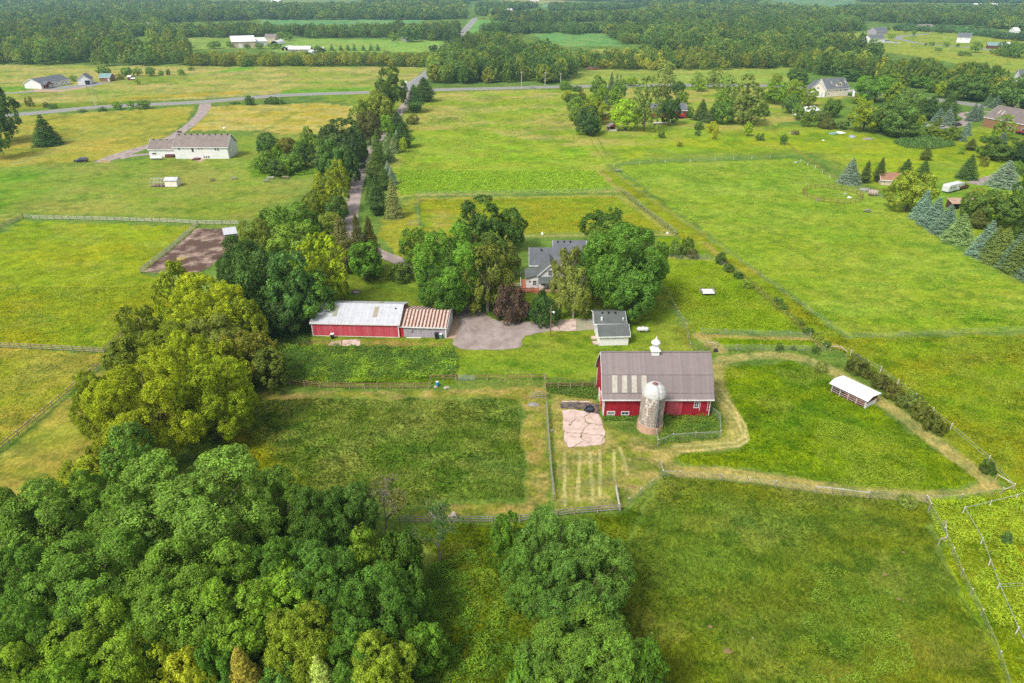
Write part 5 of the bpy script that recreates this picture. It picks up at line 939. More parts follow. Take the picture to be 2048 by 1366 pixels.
def silo_mat():
    m, nt, b = new_mat('silo_staves'); tc = N(nt, "ShaderNodeTexCoord"); co = tc.outputs['Object']
    sx = N(nt, "ShaderNodeSeparateXYZ"); nt.links.new(co, sx.inputs[0]); at = N(nt, "ShaderNodeMath", operation='ARCTAN2'); nt.links.new(sx.outputs['Y'], at.inputs[0]); nt.links.new(sx.outputs['X'], at.inputs[1])
    cb = N(nt, "ShaderNodeCombineXYZ"); nt.links.new(at.outputs[0], cb.inputs[0]); nt.links.new(sx.outputs['Z'], cb.inputs[1])
    br = N(nt, "ShaderNodeTexBrick"); nt.links.new(cb.outputs[0], br.inputs['Vector']); br.inputs['Scale'].default_value = 1.0
    br.inputs['Brick Width'].default_value = 0.16; br.inputs['Row Height'].default_value = 0.75; br.inputs['Mortar Size'].default_value = 0.012; br.inputs['Mortar Smooth'].default_value = 0.3
    br.inputs['Color1'].default_value = (*alb((180,168,156)), 1); br.inputs['Color2'].default_value = (*alb((158,148,138)), 1); br.inputs['Mortar'].default_value = (*alb((140,128,114)), 1)
    st = noise(nt, mapping(nt, co, (1.3, 1.3, 0.35)), 1.6, 6, 0.7)
    c = mixc(nt, ramp(nt, st, [(0.52, (0,0,0)), (0.60, (1,1,1))]), br.outputs[0], alb((226,218,208)))
    c = mixc(nt, ramp(nt, noise(nt, mapping(nt, co, (2, 2, 0.5)), 1.0, 5, 0.7), [(0.58, (0,0,0)), (0.72, (1,1,1))]), c, alb((150,126,110)))
    nt.links.new(c, b.inputs['Base Color']); b.inputs['Roughness'].default_value = 0.9; return m
KC[0] = 1.2; M['silo'] = silo_mat()
KC[0] = 1.2; M['silo_base'] = surf('silo_base', (206,170,146), (180,140,116), 1.5, 0.9, stretch=(1,1,2))
KC[0] = 1.2; M['dome'] = ribbed('dome', (212,212,208), (168,166,160), 'X', 0.9, 0.35, 0.02, stretch=(1,1,1), lo=0.5, hi=0.7)
KC[0] = 1.2; M['rust_plain'] = surf('rust_plain', (140,92,92), (120,80,78), 3, 0.8)
KC[0] = 1.5
# ---------- parts ----------
def frame_win(root, x, z, w_, h_, y=0.0, face='F', name='window', bars=1, fm='white', gm='glass', depth=None):
    """window on the front (F, y=const looking -y), left (L, x=const looking -x) or right (R) wall; x is the coordinate along the wall"""
    a, b, g = MB(), MB(), 0.10
    def bx(mb, u0, u1, z0, z1, o0, o1):
        if face == 'F': mb.box(u0, u1, y - o1, y - o0, z0, z1)
        elif face == 'L': mb.box(y - o1, y - o0, u0, u1, z0, z1)
        else: mb.box(y + o0, y + o1, u0, u1, z0, z1)
    bx(a, x, x+g, z, z+h_, -0.02, 0.07); bx(a, x+w_-g, x+w_, z, z+h_, -0.02, 0.07); bx(a, x+g, x+w_-g, z, z+g, -0.02, 0.07); bx(a, x+g, x+w_-g, z+h_-g, z+h_, -0.02, 0.07)
    for k in range(bars): 
        u = x + w_*(k+1)/(bars+1); bx(a, u-0.025, u+0.025, z+g, z+h_-g, -0.02, 0.05)
    if h_ > 0.9: bx(a, x+g, x+w_-g, z+h_/2-0.025, z+h_/2+0.025, -0.02, 0.045)
    bx(b, x+g, x+w_-g, z+g, z+h_-g, -0.02, 0.02)
    f = a.build(name, M[fm], root); b.build('pane', M[gm], f); return f
def door(root, x, z, w_, h_, y=0.0, face='F', mat='white', fm='white'):
    a, b, c = MB(), MB(), MB()
    def bx(mb, u0, u1, z0, z1, o0, o1):
        if face == 'F': mb.box(u0, u1, y - o1, y - o0, z0, z1)
        elif face == 'L': mb.box(y - o1, y - o0, u0, u1, z0, z1)
        else: mb.box(y + o0, y + o1, u0, u1, z0, z1)
    bx(a, x+0.07, x+w_-0.07, z, z+h_-0.07, -0.02, 0.04)
    d = a.build('door', M[mat], root)
    bx(b, x, x+0.07, z, z+h_, -0.02, 0.07); bx(b, x+w_-0.07, x+w_, z, z+h_, -0.02, 0.07); bx(b, x+0.07, x+w_-0.07, z+h_-0.07, z+h_, -0.02, 0.07); b.build('frame', M[fm], d)
    bx(c, x+w_-0.25, x+w_-0.17, z+h_*0.45, z+h_*0.45+0.1, 0.04, 0.09); c.build('handle', M['dark'], d); return d
def gable(root, x0, y0, w_, d_, he, hr, wall, roof, axis='x', o=0.35, z0=-0.1, t=0.14, trim=None, name=('wall','roof'), he2=None):
    """gabled block; ridge along x (slopes face front/back) or y (gable faces front). he2 = eave height at the back/right"""
    he2 = he if he2 is None else he2; m = MB(); r = MB(); tr = MB(); e = 0.02
    if axis == 'x':
        ym = y0 + d_/2
        m.prism([(y0, z0), (y0+d_, z0), (y0+d_, he2), (ym, hr), (y0, he)], x0, x0+w_)
        sf = (hr-he)/(d_/2); sb = (hr-he2)/(d_/2)
        r.slab((x0-o, y0-o, he-sf*o+t), (x0+w_+o, y0-o, he-sf*o+t), (x0+w_+o, ym, hr+t), (x0-o, ym, hr+t), t-e)
        r.slab((x0-o, ym+0.003, hr+t), (x0+w_+o, ym+0.003, hr+t), (x0+w_+o, y0+d_+o, he2-sb*o+t), (x0-o, y0+d_+o, he2-sb*o+t), t-e)
        if trim:
            tr.box(x0-o, x0+w_+o, y0-o-0.05, y0-o-0.003, he-sf*o-0.10, he-sf*o+t+0.02)
            for xx in (x0-o-0.06, x0+w_+o+0.003):
                tr.add([(xx, y0-o, he-sf*o-0.08), (xx, y0-o, he-sf*o+t+.02), (xx, ym, hr+t+.02), (xx, ym, hr-0.08), (xx+.055, y0-o, he-sf*o-0.08), (xx+.055, y0-o, he-sf*o+t+.02), (xx+.055, ym, hr+t+.02), (xx+.055, ym, hr-0.08)], [(0,1,2,3),(7,6,5,4),(0,4,5,1),(1,5,6,2),(2,6,7,3),(3,7,4,0)])
                tr.add([(xx, y0+d_+o, he2-sb*o-0.08), (xx, y0+d_+o, he2-sb*o+t+.02), (xx, ym+.004, hr+t+.02), (xx, ym+.004, hr-0.08), (xx+.055, y0+d_+o, he2-sb*o-0.08), (xx+.055, y0+d_+o, he2-sb*o+t+.02), (xx+.055, ym+.004, hr+t+.02), (xx+.055, ym+.004, hr-0.08)], [(0,1,2,3),(7,6,5,4),(0,4,5,1),(1,5,6,2),(2,6,7,3),(3,7,4,0)])
    else:
        xm = x0 + w_/2
        m.prismy([(x0, z0), (x0+w_, z0), (x0+w_, he2), (xm, hr), (x0, he)], y0, y0+d_)
        sf = (hr-he)/(w_/2); sb = (hr-he2)/(w_/2)
        r.slab((x0-o, y0+d_+o, he-sf*o+t), (x0-o, y0-o, he-sf*o+t), (xm, y0-o, hr+t), (xm, y0+d_+o, hr+t), t-e)
        r.slab((x0+w_+o, y0-o, he2-sb*o+t), (x0+w_+o, y0+d_+o, he2-sb*o+t), (xm+0.003, y0+d_+o, hr+t), (xm+0.003, y0-o, hr+t), t-e)
        if trim:
            for xa, za in ((x0-o, he-sf*o), (x0+w_+o, he2-sb*o)):
                yy = y0-o-0.06
                tr.add([(xa, yy, za-0.12), (xa, yy, za+t+.03), (xm, yy, hr+t+.03), (xm, yy, hr-0.12), (xa, yy+.055, za-0.12), (xa, yy+.055, za+t+.03), (xm, yy+.055, hr+t+.03), (xm, yy+.055, hr-0.12)], [(0,1,2,3),(7,6,5,4),(0,4,5,1),(1,5,6,2),(2,6,7,3),(3,7,4,0)])
    a = m.build(name[0], M[wall], root); b = r.build(name[1], M[roof], root)
    if trim: tr.build('roof_trim', M[trim], b)
    return a, b
def vents(roof, pts, s=0.3, mat='dark'):
    for x, y, z in pts:
        m = MB(); m.box(x-s/2, x+s/2, y-s/2, y+s/2, z-0.15, z+0.22); m.build('vent', M[mat], roof)
def frame2(FL, FR, name, label, cat, group=None):
    a, b = G(*FL), G(*FR); ang = math.atan2(b[1]-a[1], b[0]-a[0]); L = float(np.linalg.norm((b-a)[:2]))
    return empty(name, a, ang, label, cat, group), L
# ---------- red gambrel barn ----------
def barn():
    a = G(1206, 832); root = empty('red_barn', a, 0, 'big red gambrel barn with grey metal roof and white cupola', 'barn'); L, D = 17.75, 9.9; Y0 = a[1]
    he = atY(1206, 795.5, Y0)[2]; hr = atY(1200, 703.5, Y0 + D/2)[2]; yb = 2.0; hb = atY(1204, 749.5, Y0 + yb)[2]
    pr = [(-0.55, he-0.12), (0.25, he+0.72), (yb, hb), (D/2, hr), (D-yb, hb), (D-0.25, he+0.72), (D+0.55, he-0.12)]
    w_ = MB(); w_.prism([(0, -0.1), (D, -0.1), (D, he), (D-0.25, he+0.62), (D-yb, hb-0.1), (D/2, hr-0.1), (yb, hb-0.1), (0.25, he+0.62), (0, he)], 0.0, L); w_.build('wall', M['red_board'], root)
    lw = MB(); lw.prism([(0.01, 0), (D-0.01, 0), (D-0.01, he), (D-0.27, he+0.6), (D-yb, hb-0.12), (D/2, hr-0.13), (yb, hb-0.12), (0.27, he+0.6), (0.01, he)], -0.03, -0.003); lw.build('gable_siding', M['red_board_y'], root)
    r = MB(); ox = 0.42
    for (y0, z0), (y1, z1) in zip(pr[:-1], pr[1:]): r.slab((-ox, y0, z0), (L+ox, y0, z0), (L+ox, y1, z1), (-ox, y1, z1), 0.10)
    rf = r.build('roof', M['barn_roof'], root)
    s = MB(); s.box(-ox, L+ox, yb-0.06, yb+0.06, hb-0.03, hb+0.04); s.box(-ox, L+ox, D/2-0.15, D/2+0.15, hr-0.02, hr+0.06); s.box(-ox, L+ox, 0.20, 0.30, he+0.70, he+0.79); s.build('seam_cap', M['barn_roof'], rf)
    n = np.array([0, -(hb-he-0.72), (yb-0.25)]); n = n/np.linalg.norm(n)
    for k in range(4):      # pale translucent panels
        xa = 1.30 + k*1.62; q = MB(); t0, t1 = 0.03, 0.97; y0, z0, y1, z1 = 0.25, he+0.72, yb, hb
        pa = lambda x, t: np.array([x, y0+(y1-y0)*t, z0+(z1-z0)*t]) + n*0.06
        q.slab(pa(xa, t0), pa(xa+0.86, t0), pa(xa+0.86, t1), pa(xa, t1), 0.05); q.build('skylight_panel', M['skylight'], rf)
    t = MB(); t.box(-ox, L+ox, -0.60, -0.555, he-0.26, he-0.02); t.box(-0.06, 0.10, -0.06, -0.003, 0, he-0.05); t.box(L-0.10, L+0.06, -0.06, -0.003, 0, he-0.05); t.box(-0.09, -0.033, -0.06, 0.12, 0, he-0.05)
    t.box(-0.09, -0.033, D-0.15, D, 0, he); t.box(L+0.003, L+0.06, -0.06, 0.10, 0, he-0.05)
    for (y0, z0), (y1, z1) in zip(pr[:-1], pr[1:]):
        for xx in (-ox-0.05,): t.add([(xx, y0, z0-0.22), (xx, y0, z0+0.02), (xx, y1, z1+0.02), (xx, y1, z1-0.22), (xx+.045, y0, z0-0.22), (xx+.045, y0, z0+0.02), (xx+.045, y1, z1+0.02), (xx+.045, y1, z1-0.22)], [(0,1,2,3),(7,6,5,4),(0,4,5,1),(1,5,6,2),(2,6,7,3),(3,7,4,0)])
    t.build('trim', M['white'], root)
    frame_win(root, 0.62, 0.20, 1.35, 0.78, 0, gm='grey_wood', bars=0); frame_win(root, 3.0, 0.22, 1.35, 0.72, 0, bars=1)
    frame_win(root, L-2.75, he-2.0, 0.85, 1.25, 0, bars=1); frame_win(root, 4.6, hr-2.2, 0.6, 1.0, -0.03, face='L', bars=0)
    d = door(root, L-1.75, he-2.55, 1.35, 2.0, 0, mat='red_board')
    q = MB(); q.box(10.6, 13.1, -0.05, -0.003, 0.2, he-0.25); q.build('sliding_door', M['red_faded'], root)
    q = MB(); q.box(-0.08, -0.035, 0.9, 3.6, 0.0, 2.6); q.build('side_door', M['red_bright'], root)
    q = MB()
    q.box(-0.11, -0.04, 0.75, 0.88, 0, 2.7); q.box(-0.11, -0.04, 3.62, 3.75, 0, 2.7); q.box(-0.11, -0.04, 0.88, 3.62, 2.62, 2.72); q.box(-0.12,-0.04,4.5,6.2,0,1.9); q.build('side_door_trim', M['white'], root)
    # cupola
    cx = atY(1310.5, 700, Y0+D/2)[0]-a[0]; c = empty('cupola', (cx, D/2, hr), 0); c.parent = root
    m = MB(); m.box(-0.62, 0.62, -0.62, 0.62, -0.45, 0.42); m.build('box', M['white'], c)
    m = MB()
    def ring(z, s): return [(-s,-s,z),(s,-s,z),(s,s,z),(-s,s,z)]
    def loft(m, prof):
        vs = [v for z, s in prof for v in ring(z, s)]; fs = [(i*4+k, i*4+(k+1)%4, i*4+4+(k+1)%4, i*4+4+k) for i in range(len(prof)-1) for k in range(4)]; m.add(vs, fs + [(3,2,1,0), tuple(range(len(vs)-4, len(vs)))])
    loft(m, [(0.43, 0.82), (0.50, 0.82), (0.72, 0.52), (1.0, 0.42)]); loft(m, [(1.01, 0.42), (1.35, 0.38)]); m.build('skirt_roof', M['white'], c)
    m = MB(); pr2 = [(0.0,1.36),(0.45,1.36),(0.80,1.62),(0.78,1.85),(0.5,2.12),(0.2,2.35),(0.07,2.7),(0.02,3.0)]
    m.tube([(0,0,z) for _, z in pr2[1:]], [r_ for r_, _ in pr2[1:]], 16); m.build('onion_finial', M['white'], c, True)
barn()
# ---------- silo ----------
def silo(px, pyc, diam, pytop, label, lean=0.0, name='silo', group=None, big=True):
    g = G(px, pyc); R = diam/2; htop = atY(px, pytop, g[1])[2]; root = empty(name, g, 0, label, 'silo', group); root.rotation_euler = (0, lean, 0)
    hd = R*1.02; hb = htop - hd
    m = MB(); m.tube([(0,0,-0.1),(0,0,1.25 if big else 0.5),(0,0,1.26 if big else 0.51),(0,0,hb)], [R*1.07,R*1.07,R,R], 28 if big else 14, False); m.build('body', M['silo'] if big else M['concrete'], root)
    if big: m = MB(); m.tube([(0,0,-0.1),(0,0,1.28)], [R*1.10,R*1.085], 28); m.build('base_ring', M['silo_base'], root)
    m = MB(); pts = [(0,0,hb-0.02)] + [(0,0,hb+hd*math.sin(a)) for a in np.linspace(0.05, 1.5, 8)]; m.tube(pts, [R*1.02]+[R*1.02*math.cos(a) for a in np.linspace(0.05, 1.5, 8)], 28 if big else 14); dm = m.build('dome', M['dome'], root, not big)
    if big:
        m = MB(); a0 = 1.08
        m.add([(0.35*math.cos(t)*R*0.9-0.05, 0.35*math.sin(t)*R*0.9-0.25, hb+hd*0.99) for t in np.linspace(0, 6.28, 5)[:-1]] + [(0,0,hb+hd*1.09)], [(0,1,4),(1,2,4),(2,3,4),(3,0,4)]); m.build('cap', M['rust_plain'], dm)
        m = MB(); an = -1.42
        for s_ in (-0.16, 0.16): m.tube([(math.cos(an+s_/R)*(R+.12), math.sin(an+s_/R)*(R+.12), z) for z in (1.3, hb)], [0.035,0.035], 5)
        for k in range(24): 
            z = 1.4 + (hb-1.4)*k/24; m.box(math.cos(an)*(R+.12)-0.17, math.cos(an)*(R+.12)+0.17, math.sin(an)*(R+.12)-0.02, math.sin(an)*(R+.12)+0.02, z, z+0.05)
        for a1, a2 in zip(np.linspace(0, 1.25, 8)[:-1], np.linspace(0, 1.25, 8)[1:]):
            m.bar((math.cos(an)*R*1.06*math.cos(a1), math.sin(an)*R*1.06*math.cos(a1), hb+hd*1.04*math.sin(a1)), (math.cos(an)*R*1.06*math.cos(a2), math.sin(an)*R*1.06*math.cos(a2), hb+hd*1.04*math.sin(a2)), 0.12)
        m.build('ladder', M['steel'], root)
        m = MB(); m.box(math.cos(an)*R+0.24, math.cos(an)*R+0.62, math.sin(an)*R-0.04, math.sin(an)*R+0.3, 1.3, hb-0.2); m.build('dark_seam', M['tarpatch'], root)
        m = MB()
        for k in range(9):
            z = 1.6 + (hb-1.8)*k/9; m.tube([(0,0,z),(0,0,z+0.04)], [R+0.015,R+0.015], 28, False)
        m.build('hoop', M['rust_plain'], root)
    return root
silo(1299, 855, 3.85, 765.5, 'weathered concrete stave silo with a pale dome in front of the barn', lean=R_(1.0))
# ---------- red machine shed + rusty shed ----------
def sheds():
    root, L = frame2((626,671.4), (799,675), 'machine_shed', 'long faded red shed with a white metal roof', 'shed')
    a, r = gable(root, 0, 0, L, 10.6, 3.0, 4.95, 'red_faded', 'white_metal', o=0.25, trim='white')
    t = MB(); t.box(-0.03, 0.16, -0.06, -0.003, 0, 2.98); t.box(L-0.16, L+0.03, -0.06, -0.003, 0, 2.98); t.box(0.16, L-0.16, -0.04, -0.003, -0.05, 0.10); t.build('trim', M['white'], root)
    sl = (4.95-3.0)/5.3
    for x in (4.0, 12.4):      # fibreglass panels
        q = MB(); pa = lambda x_, y: (x_, y, 3.0+sl*y+0.20); q.slab(pa(x, 1.6), pa(x+0.85, 1.6), pa(x+0.85, 4.4), pa(x, 4.4), 0.05); q.build('skylight_panel', M['concrete_mossy'], r)
        q = MB(); pb = lambda x_, y: (x_, y, 4.95-sl*(y-5.3)+0.20); q.slab(pb(x, 6.6), pb(x+0.85, 6.6), pb(x+0.85, 8.8), pb(x, 8.8), 0.05); q.build('skylight_panel', M['concrete_mossy'], r)
    vents(r, [(L-1.2, 4.0, 4.6)], 0.25)
    root, L = frame2((800.5,673.6), (892,676.7), 'rusty_shed', 'grey walled shed with a rust striped metal roof', 'shed')
    a, r = gable(root, 0.02, 0.1, L, 9.4, 2.45, 3.95, 'grey_board', 'rusty_roof', o=0.3, trim='white')
    q = MB(); q.box(0.04, 0.72, 0.02, 0.097, 0, 2.35); q.build('red_panel', M['red_bright'], root)
    q = MB(); q.box(L+0.003, L+0.12, 0.02, 0.2, 0, 2.45); q.box(L-0.12, L+0.12, 0.01, 0.097, 0, 2.4); q.build('trim', M['white'], root)
    for y in (1.0, 5.1): q = MB(); q.box(L+0.025, L+0.10, y, y+3.6, 0, 2.3); q.build('garage_door', M['white_siding'], root)
    q = MB(); q.box(2.1, 2.55, -0.15, 0.097, 1.3, 1.8); q.build('meter_box', M['steel'], root)
sheds()
# ---------- garage ----------
def garages():
    root, L = frame2((1198,691.5), (1256,690), 'white_garage', 'white garage with mossy grey shingles nearest the barn', 'garage')
    a, r = gable(root, 0, 0, L, 4.4, 2.2, 3.5, 'stain_white', 'grey_shingle', o=0.3, trim='white')
    door(root, 0.5, 0.15, 0.95, 2.0, 0, face='L'); door(root, 2.9, 0.15, 0.95, 2.0, 0, face='L')
    m = MB(); m.box(-1.1, -0.04, 0.4, 1.7, 0, 0.22); m.build('door_step', M['concrete'], root); m = MB(); m.box(-1.1, -0.04, 2.8, 3.9, 0, 0.22); m.build('door_step', M['concrete'], root)
    g = G(1190, 668); root = empty('back_garage', g, 0, 'second garage with three roof vents behind the white one', 'garage'); L = 6.1
    a, r = gable(root, 0, 0, L, 6.2, 2.45, 3.6, 'white_siding', 'grey_shingle', o=0.3, trim='white')
    q = MB(); q.box(-0.06, -0.003, 0.8, 3.4, 0, 2.1); q.build('garage_door', M['white_metal_y'], root); q = MB(); q.box(-0.06, -0.003, 3.7, 5.6, 0, 2.1); q.build('garage_door', M['white_metal_y'], root)
    vents(r, [(x, 2.55, 3.6) for x in (1.6, 2.9, 4.3)], 0.3)
    q = MB(); q.box(1.1, 1.45, 0.6, 0.95, 2.7, 3.5); q.build('chimney', M['stain_white'], r); q = MB(); q.tube([(5.7,0.7,2.6),(5.7,0.7,3.3)], [0.09,0.09], 8); q.tube([(5.7,0.7,3.3),(5.7,0.7,3.45)], [0.2,0.05], 8); q.build('pipe_vent', M['white'], r)
garages()
# ---------- farmhouse ----------
def farmhouse():
    g = G(1052, 578); Y0 = g[1]; root = empty('farmhouse', g, 0, 'white farmhouse with several grey gables and an orange deck', 'house')
    X = lambda px, py, dy: atY(px, py, Y0+dy)[0] - g[0]; Z = lambda px, py, dy: atY(px, py, Y0+dy)[2]
    # left one-storey wing with lean roof
    xr = X(1077, 560, 0); zf = Z(1052, 556, 0); zf2 = Z(1077, 549, 0)
    m = MB(); m.prismy([(0, -0.1), (xr, -0.1), (xr, zf2-0.05), (0, zf-0.1)], 0, 5.2); m.build('wing_wall', M['white_siding'], root)
    m = MB(); m.slab((-0.3, -0.3, zf), (xr, -0.3, zf2), (xr, 5.4, zf2+0.15), (-0.3, 5.4, zf+0.15), 0.14); m.build('wing_roof', M['grey_shingle'], root)
    # gabled wing facing front
    x0, x1 = X(1077, 550, 0.2), X(1124, 550, 0.2); ze = Z(1077, 549, 0.2); za = Z(1101, 529, 0.2)
    gable(root, x0, 0.1, x1-x0, 8.0, ze, za, 'white_siding', 'grey_shingle', axis='y', o=0.35, trim='white', name=('gable_wall', 'gable_roof'))
    # main block behind
    xm0 = X(1061, 520, 5.2); he = Z(1061, 529, 5.2); hr = Z(1061, 496, 8.2)
    a, r = gable(root, xm0, 5.25, X(1150, 520, 5.2)-xm0, 6.0, he, hr, 'white_siding', 'blue_shingle', o=0.3, trim='white', name=('main_wall', 'main_roof'))
    vents(r, [(X(1082, 497, 8.0), 7.4, hr-0.1)], 0.3)
    xb0 = X(1109, 490, 10); hr2 = Z(1110, 481.5, 12.5)
    a, r2 = gable(root, xb0, 9.5, X(1172, 490, 10)-xb0, 6.0, he+0.4, hr2, 'white_siding', 'blue_shingle', o=0.3, trim='white', name=('back_wall', 'back_roof'))
    vents(r2, [(xb0 + k, 12.1, hr2-0.1) for k in (0.9, 2.5, 4.0)], 0.3)
    # cross gable roof joining
    xc = (x0+x1)/2; 
    # porch
    zp = Z(1076, 557, -1.2); m = MB(); m.slab((xr+0.05, -2.2, 2.35), (x1+0.6, -2.2, 2.35), (x1+0.6, 0.05, 3.1), (xr+0.05, 0.05, 3.1), 0.13); m.build('porch_roof', M['grey_shingle'], root)
    m = MB(); m.box(xr+0.1, x1+0.4, -1.9, -0.0, -0.05, 0.35); m.build('porch_floor', M['concrete_tan'], root)
    for x in (xr+0.15, (xr+x1)/2+0.3, x1+0.35): m = MB(); m.box(x, x+0.14, -1.95, -1.81, 0.35, 2.35); m.build('porch_post', M['white'], root)
    door(root, xr-1.55, 0.35, 1.3, 2.1, 0, mat='white'); frame_win(root, xr-1.38, 0.9, 0.95, 1.35, -0.04, bars=1); frame_win(root, 0.7, 1.7, 0.28, 0.4, 0, bars=0, fm='dark')
    frame_win(root, xc-0.55, ze-0.3, 1.0, 1.5, 0.1); frame_win(root, x0+0.5, 0.8, 1.2, 1.4, 0.1)
    m = MB(); dx0 = X(1029, 590, 0); m.box(dx0, xr+0.0, -2.3, -0.05, 0.12, 0.30); m.box(-1.25, -0.05, -0.04, 5.2, 0.12, 0.30); m.box(xr-1.3, xr+0.2, -3.0, -2.31, 0.06, 0.2); m.build('deck', M['deck'], root)
    m = MB()
    for a_, b_ in (((dx0, -2.25), (1.2, -2.25)), ((1.2, -2.25), (1.2, -1.6)), ((1.2, -1.6), (xr-1.1, -2.25))):
        m.bar((*a_, 1.15), (*b_, 1.15), 0.10); L = math.dist(a_, b_)
        for k in range(int(L/0.45)+1): t = k/max(1, int(L/0.45)); x, y = a_[0]+(b_[0]-a_[0])*t, a_[1]+(b_[1]-a_[1])*t; m.box(x-.03, x+.03, y-.03, y+.03, 0.31, 1.1)
    m.build('deck_railing', M['dark_wood'], root)
    m = MB(); m.box(-1.3, -1.2, 0, 4.9, 0.9, 1.0); 
    for k in range(12): m.box(-1.28, -1.22, k*0.42, k*0.42+0.06, 0.3, 0.92)
    m.build('white_railing', M['white'], root)
farmhouse()
# ---------- run-in shed ----------
def runin():
    a, b = G(1660, 784), G(1729, 818); ang = math.atan2(b[1]-a[1], b[0]-a[0]); L = float(np.linalg.norm((b-a)[:2]))
    root = empty('run_in_shed', a, ang, 'long open run-in shed with a bright white roof in the east paddock', 'shed'); D = 3.4; hf, hp, hb = 1.9, 2.35, 2.05
    m = MB(); m.box(0, L, D-0.08, D, -0.05, hb-0.05); m.build('back_wall', M['dark_wood'], root)
    m = MB(); m.prism([(0.05, 0.95), (D-0.1, 0.95), (D-0.1, hb-0.1), (0.95, hp-0.12), (0.05, hf-0.05)], L-0.08, L); m.prism([(0.05, 0.2), (D-0.1, 0.2), (D-0.1, hb-0.1), (0.95, hp-0.12), (0.05, hf-0.05)], 0, 0.08); m.build('end_wall', M['shed_red'], root)
    m = MB(); m.box(L-0.06, L+0.02, 0.05, D-0.1, 0, 0.93); m.build('lower_panel', M['stain_white'], root)
    m = MB(); m.box(L+0.003, L+0.06, 0.0, D-0.05, 0.90, 1.0); m.box(L+0.003, L+0.06, -0.02, 0.10, 0, hf-0.1); m.build('trim', M['white'], root)
    m = MB(); m.box(L*0.40, L-0.1, 0.0, 0.06, 0.55, hf-0.15); m.build('front_panel', M['shed_red'], root); m = MB(); m.box(0.1, L-0.1, 0.12, D-0.1, 0.0, 0.25); m.box(0.1, L*0.40, D*0.5, D*0.5+0.05, 0.25, hf-0.1); m.build('bay_shade_fill', M['dark_wood'], root)  # dark floor block and inner screen stand in for the open bay's shade
    m = MB()
    for z in (0.45, 0.85, 1.25): m.box(0.1, L-0.2, -0.05, -0.003, z, z+0.05)
    m.build('rail', M['white_wood'], root)
    for k in range(5): m = MB(); x = 0.1 + (L-0.3)*k/4; m.box(x, x+0.12, -0.003, 0.11, 0, hf-0.1); m.build('post', M['white_wood'], root)
    r = MB(); o = 0.35
    r.slab((-o, -o, hf-0.12), (L+o, -o, hf-0.12), (L+o, 0.95, hp), (-o, 0.95, hp), 0.06); r.slab((-o, 0.955, hp), (L+o, 0.955, hp), (L+o, D+o, hb-0.02), (-o, D+o, hb-0.02), 0.06); r.build('roof', M['bright_metal'], root)
runin()
# ---------- ranch house on the left ----------
def ranch():
    a, b = G(352, 317.5), G(456, 317); ang = 0.0; root = empty('ranch_house', a, ang, 'long white ranch house with brown shingled roof and walkout end', 'house'); Y0 = a[1]
    L = atY(455, 300, Y0)[0] - a[0]; he = atY(400, 293.5, Y0)[2]; D = 10.5; hr = atY(460, 268.5, Y0+D/2)[2]
    w_, r = gable(root, 0, 0, L, D, he, hr, 'white_siding', 'brown_shingle', o=0.4, trim='white')
    vents(r, [(1.2 + k*(L-2)/8, D/2-0.5, hr+0.0) for k in range(9)], 0.35)
    for x, z, ww, hh in ((1.6, he-1.35, 0.8, 0.95), (9.2, he-1.2, 0.75, 1.0), (10.2, he-1.2, 0.75, 1.0), (15.4, he-1.6, 0.8, 1.5), (16.4, he-1.6, 0.8, 1.5)): frame_win(root, x*L/20.3, z, ww, hh, 0, bars=0)
    for k in range(3): frame_win(root, (10.6 + k*0.85)*L/20.3, 0.25, 0.75, 1.0, 0, bars=0)
    d = door(root, 6.6*L/20.3, he-2.1, 0.95, 1.95, 0, mat='glass'); 
    for y, z, hh in ((2.2, he-1.5, 1.2), (1.6, 0.4, 0.7), (8.2, 0.5, 0.6)): frame_win(root, y, z, 0.7, hh, L, face='R', bars=0)
    m = MB(); m.box(-0.8+8*L/20.3, 1.6+8*L/20.3, -2.8, -0.05, 0, 0.5); m.build('steps', M['dark_wood'], root)
    g = G(300, 313.5); root2 = empty('ranch_garage', g, 0, 'white garage wing with brown roof left of the ranch house', 'garage'); Y1 = g[1]
    L2 = atY(349, 298, Y1)[0] - g[0] - 0.2; he2 = atY(300, 298, Y1)[2]; D2 = 8.2; hr2 = atY(310, 278.5, Y1+D2/2)[2]
    w_, r = gable(root2, 0, 0, L2, D2, he2, hr2, 'white_siding', 'brown_shingle', o=0.35, trim='white')
    vents(r, [(1.2 + k*(L2-2.2)/3, D2/2-0.5, hr2) for k in range(4)], 0.3)
    frame_win(root2, 1.2, 0.9, 1.8, 0.8, 0, bars=1); m = MB(); m.box(L2*0.66, L2-0.1, -1.6, -0.05, 0, 1.1); m.build('side_steps', M['dark_wood'], root2)
ranch()
def simple_house(name, cat, label, FL, FR, D, he_px, hr_px, wall, roof, axis='x', wins=(), o=0.35, trim='white', doors=(), group=None, rot=None, right_wins=(), left_wins=(), he=None, hr=None):
    root, L = frame2(FL, FR, name, label, cat, group); Y0 = G(*FL)[1]
    he = he if he is not None else atY(FL[0], he_px, Y0)[2]; hr = hr if hr is not None else atY(FL[0], hr_px, Y0 + D/2)[2]
    w_, r = gable(root, 0, 0, L, D, he, hr, wall, roof, axis=axis, o=o, trim=trim)
    for x, z, ww, hh in wins: frame_win(root, x*L, z*he, ww, hh, 0, bars=0)
    for x, ww, hh, mt in doors: 
        q = MB(); q.box(x*L, x*L+ww, -0.06, -0.003, 0, hh); q.build('garage_door' if ww > 1.5 else 'door', M[mt], root)
    for y, z, ww, hh in right_wins: frame_win(root, y*D, z*he, ww, hh, L, face='R', bars=0)
    for y, z, ww, hh in left_wins: frame_win(root, y*D, z*he, ww, hh, 0, face='L', bars=0)
    return root, L, r, he, hr
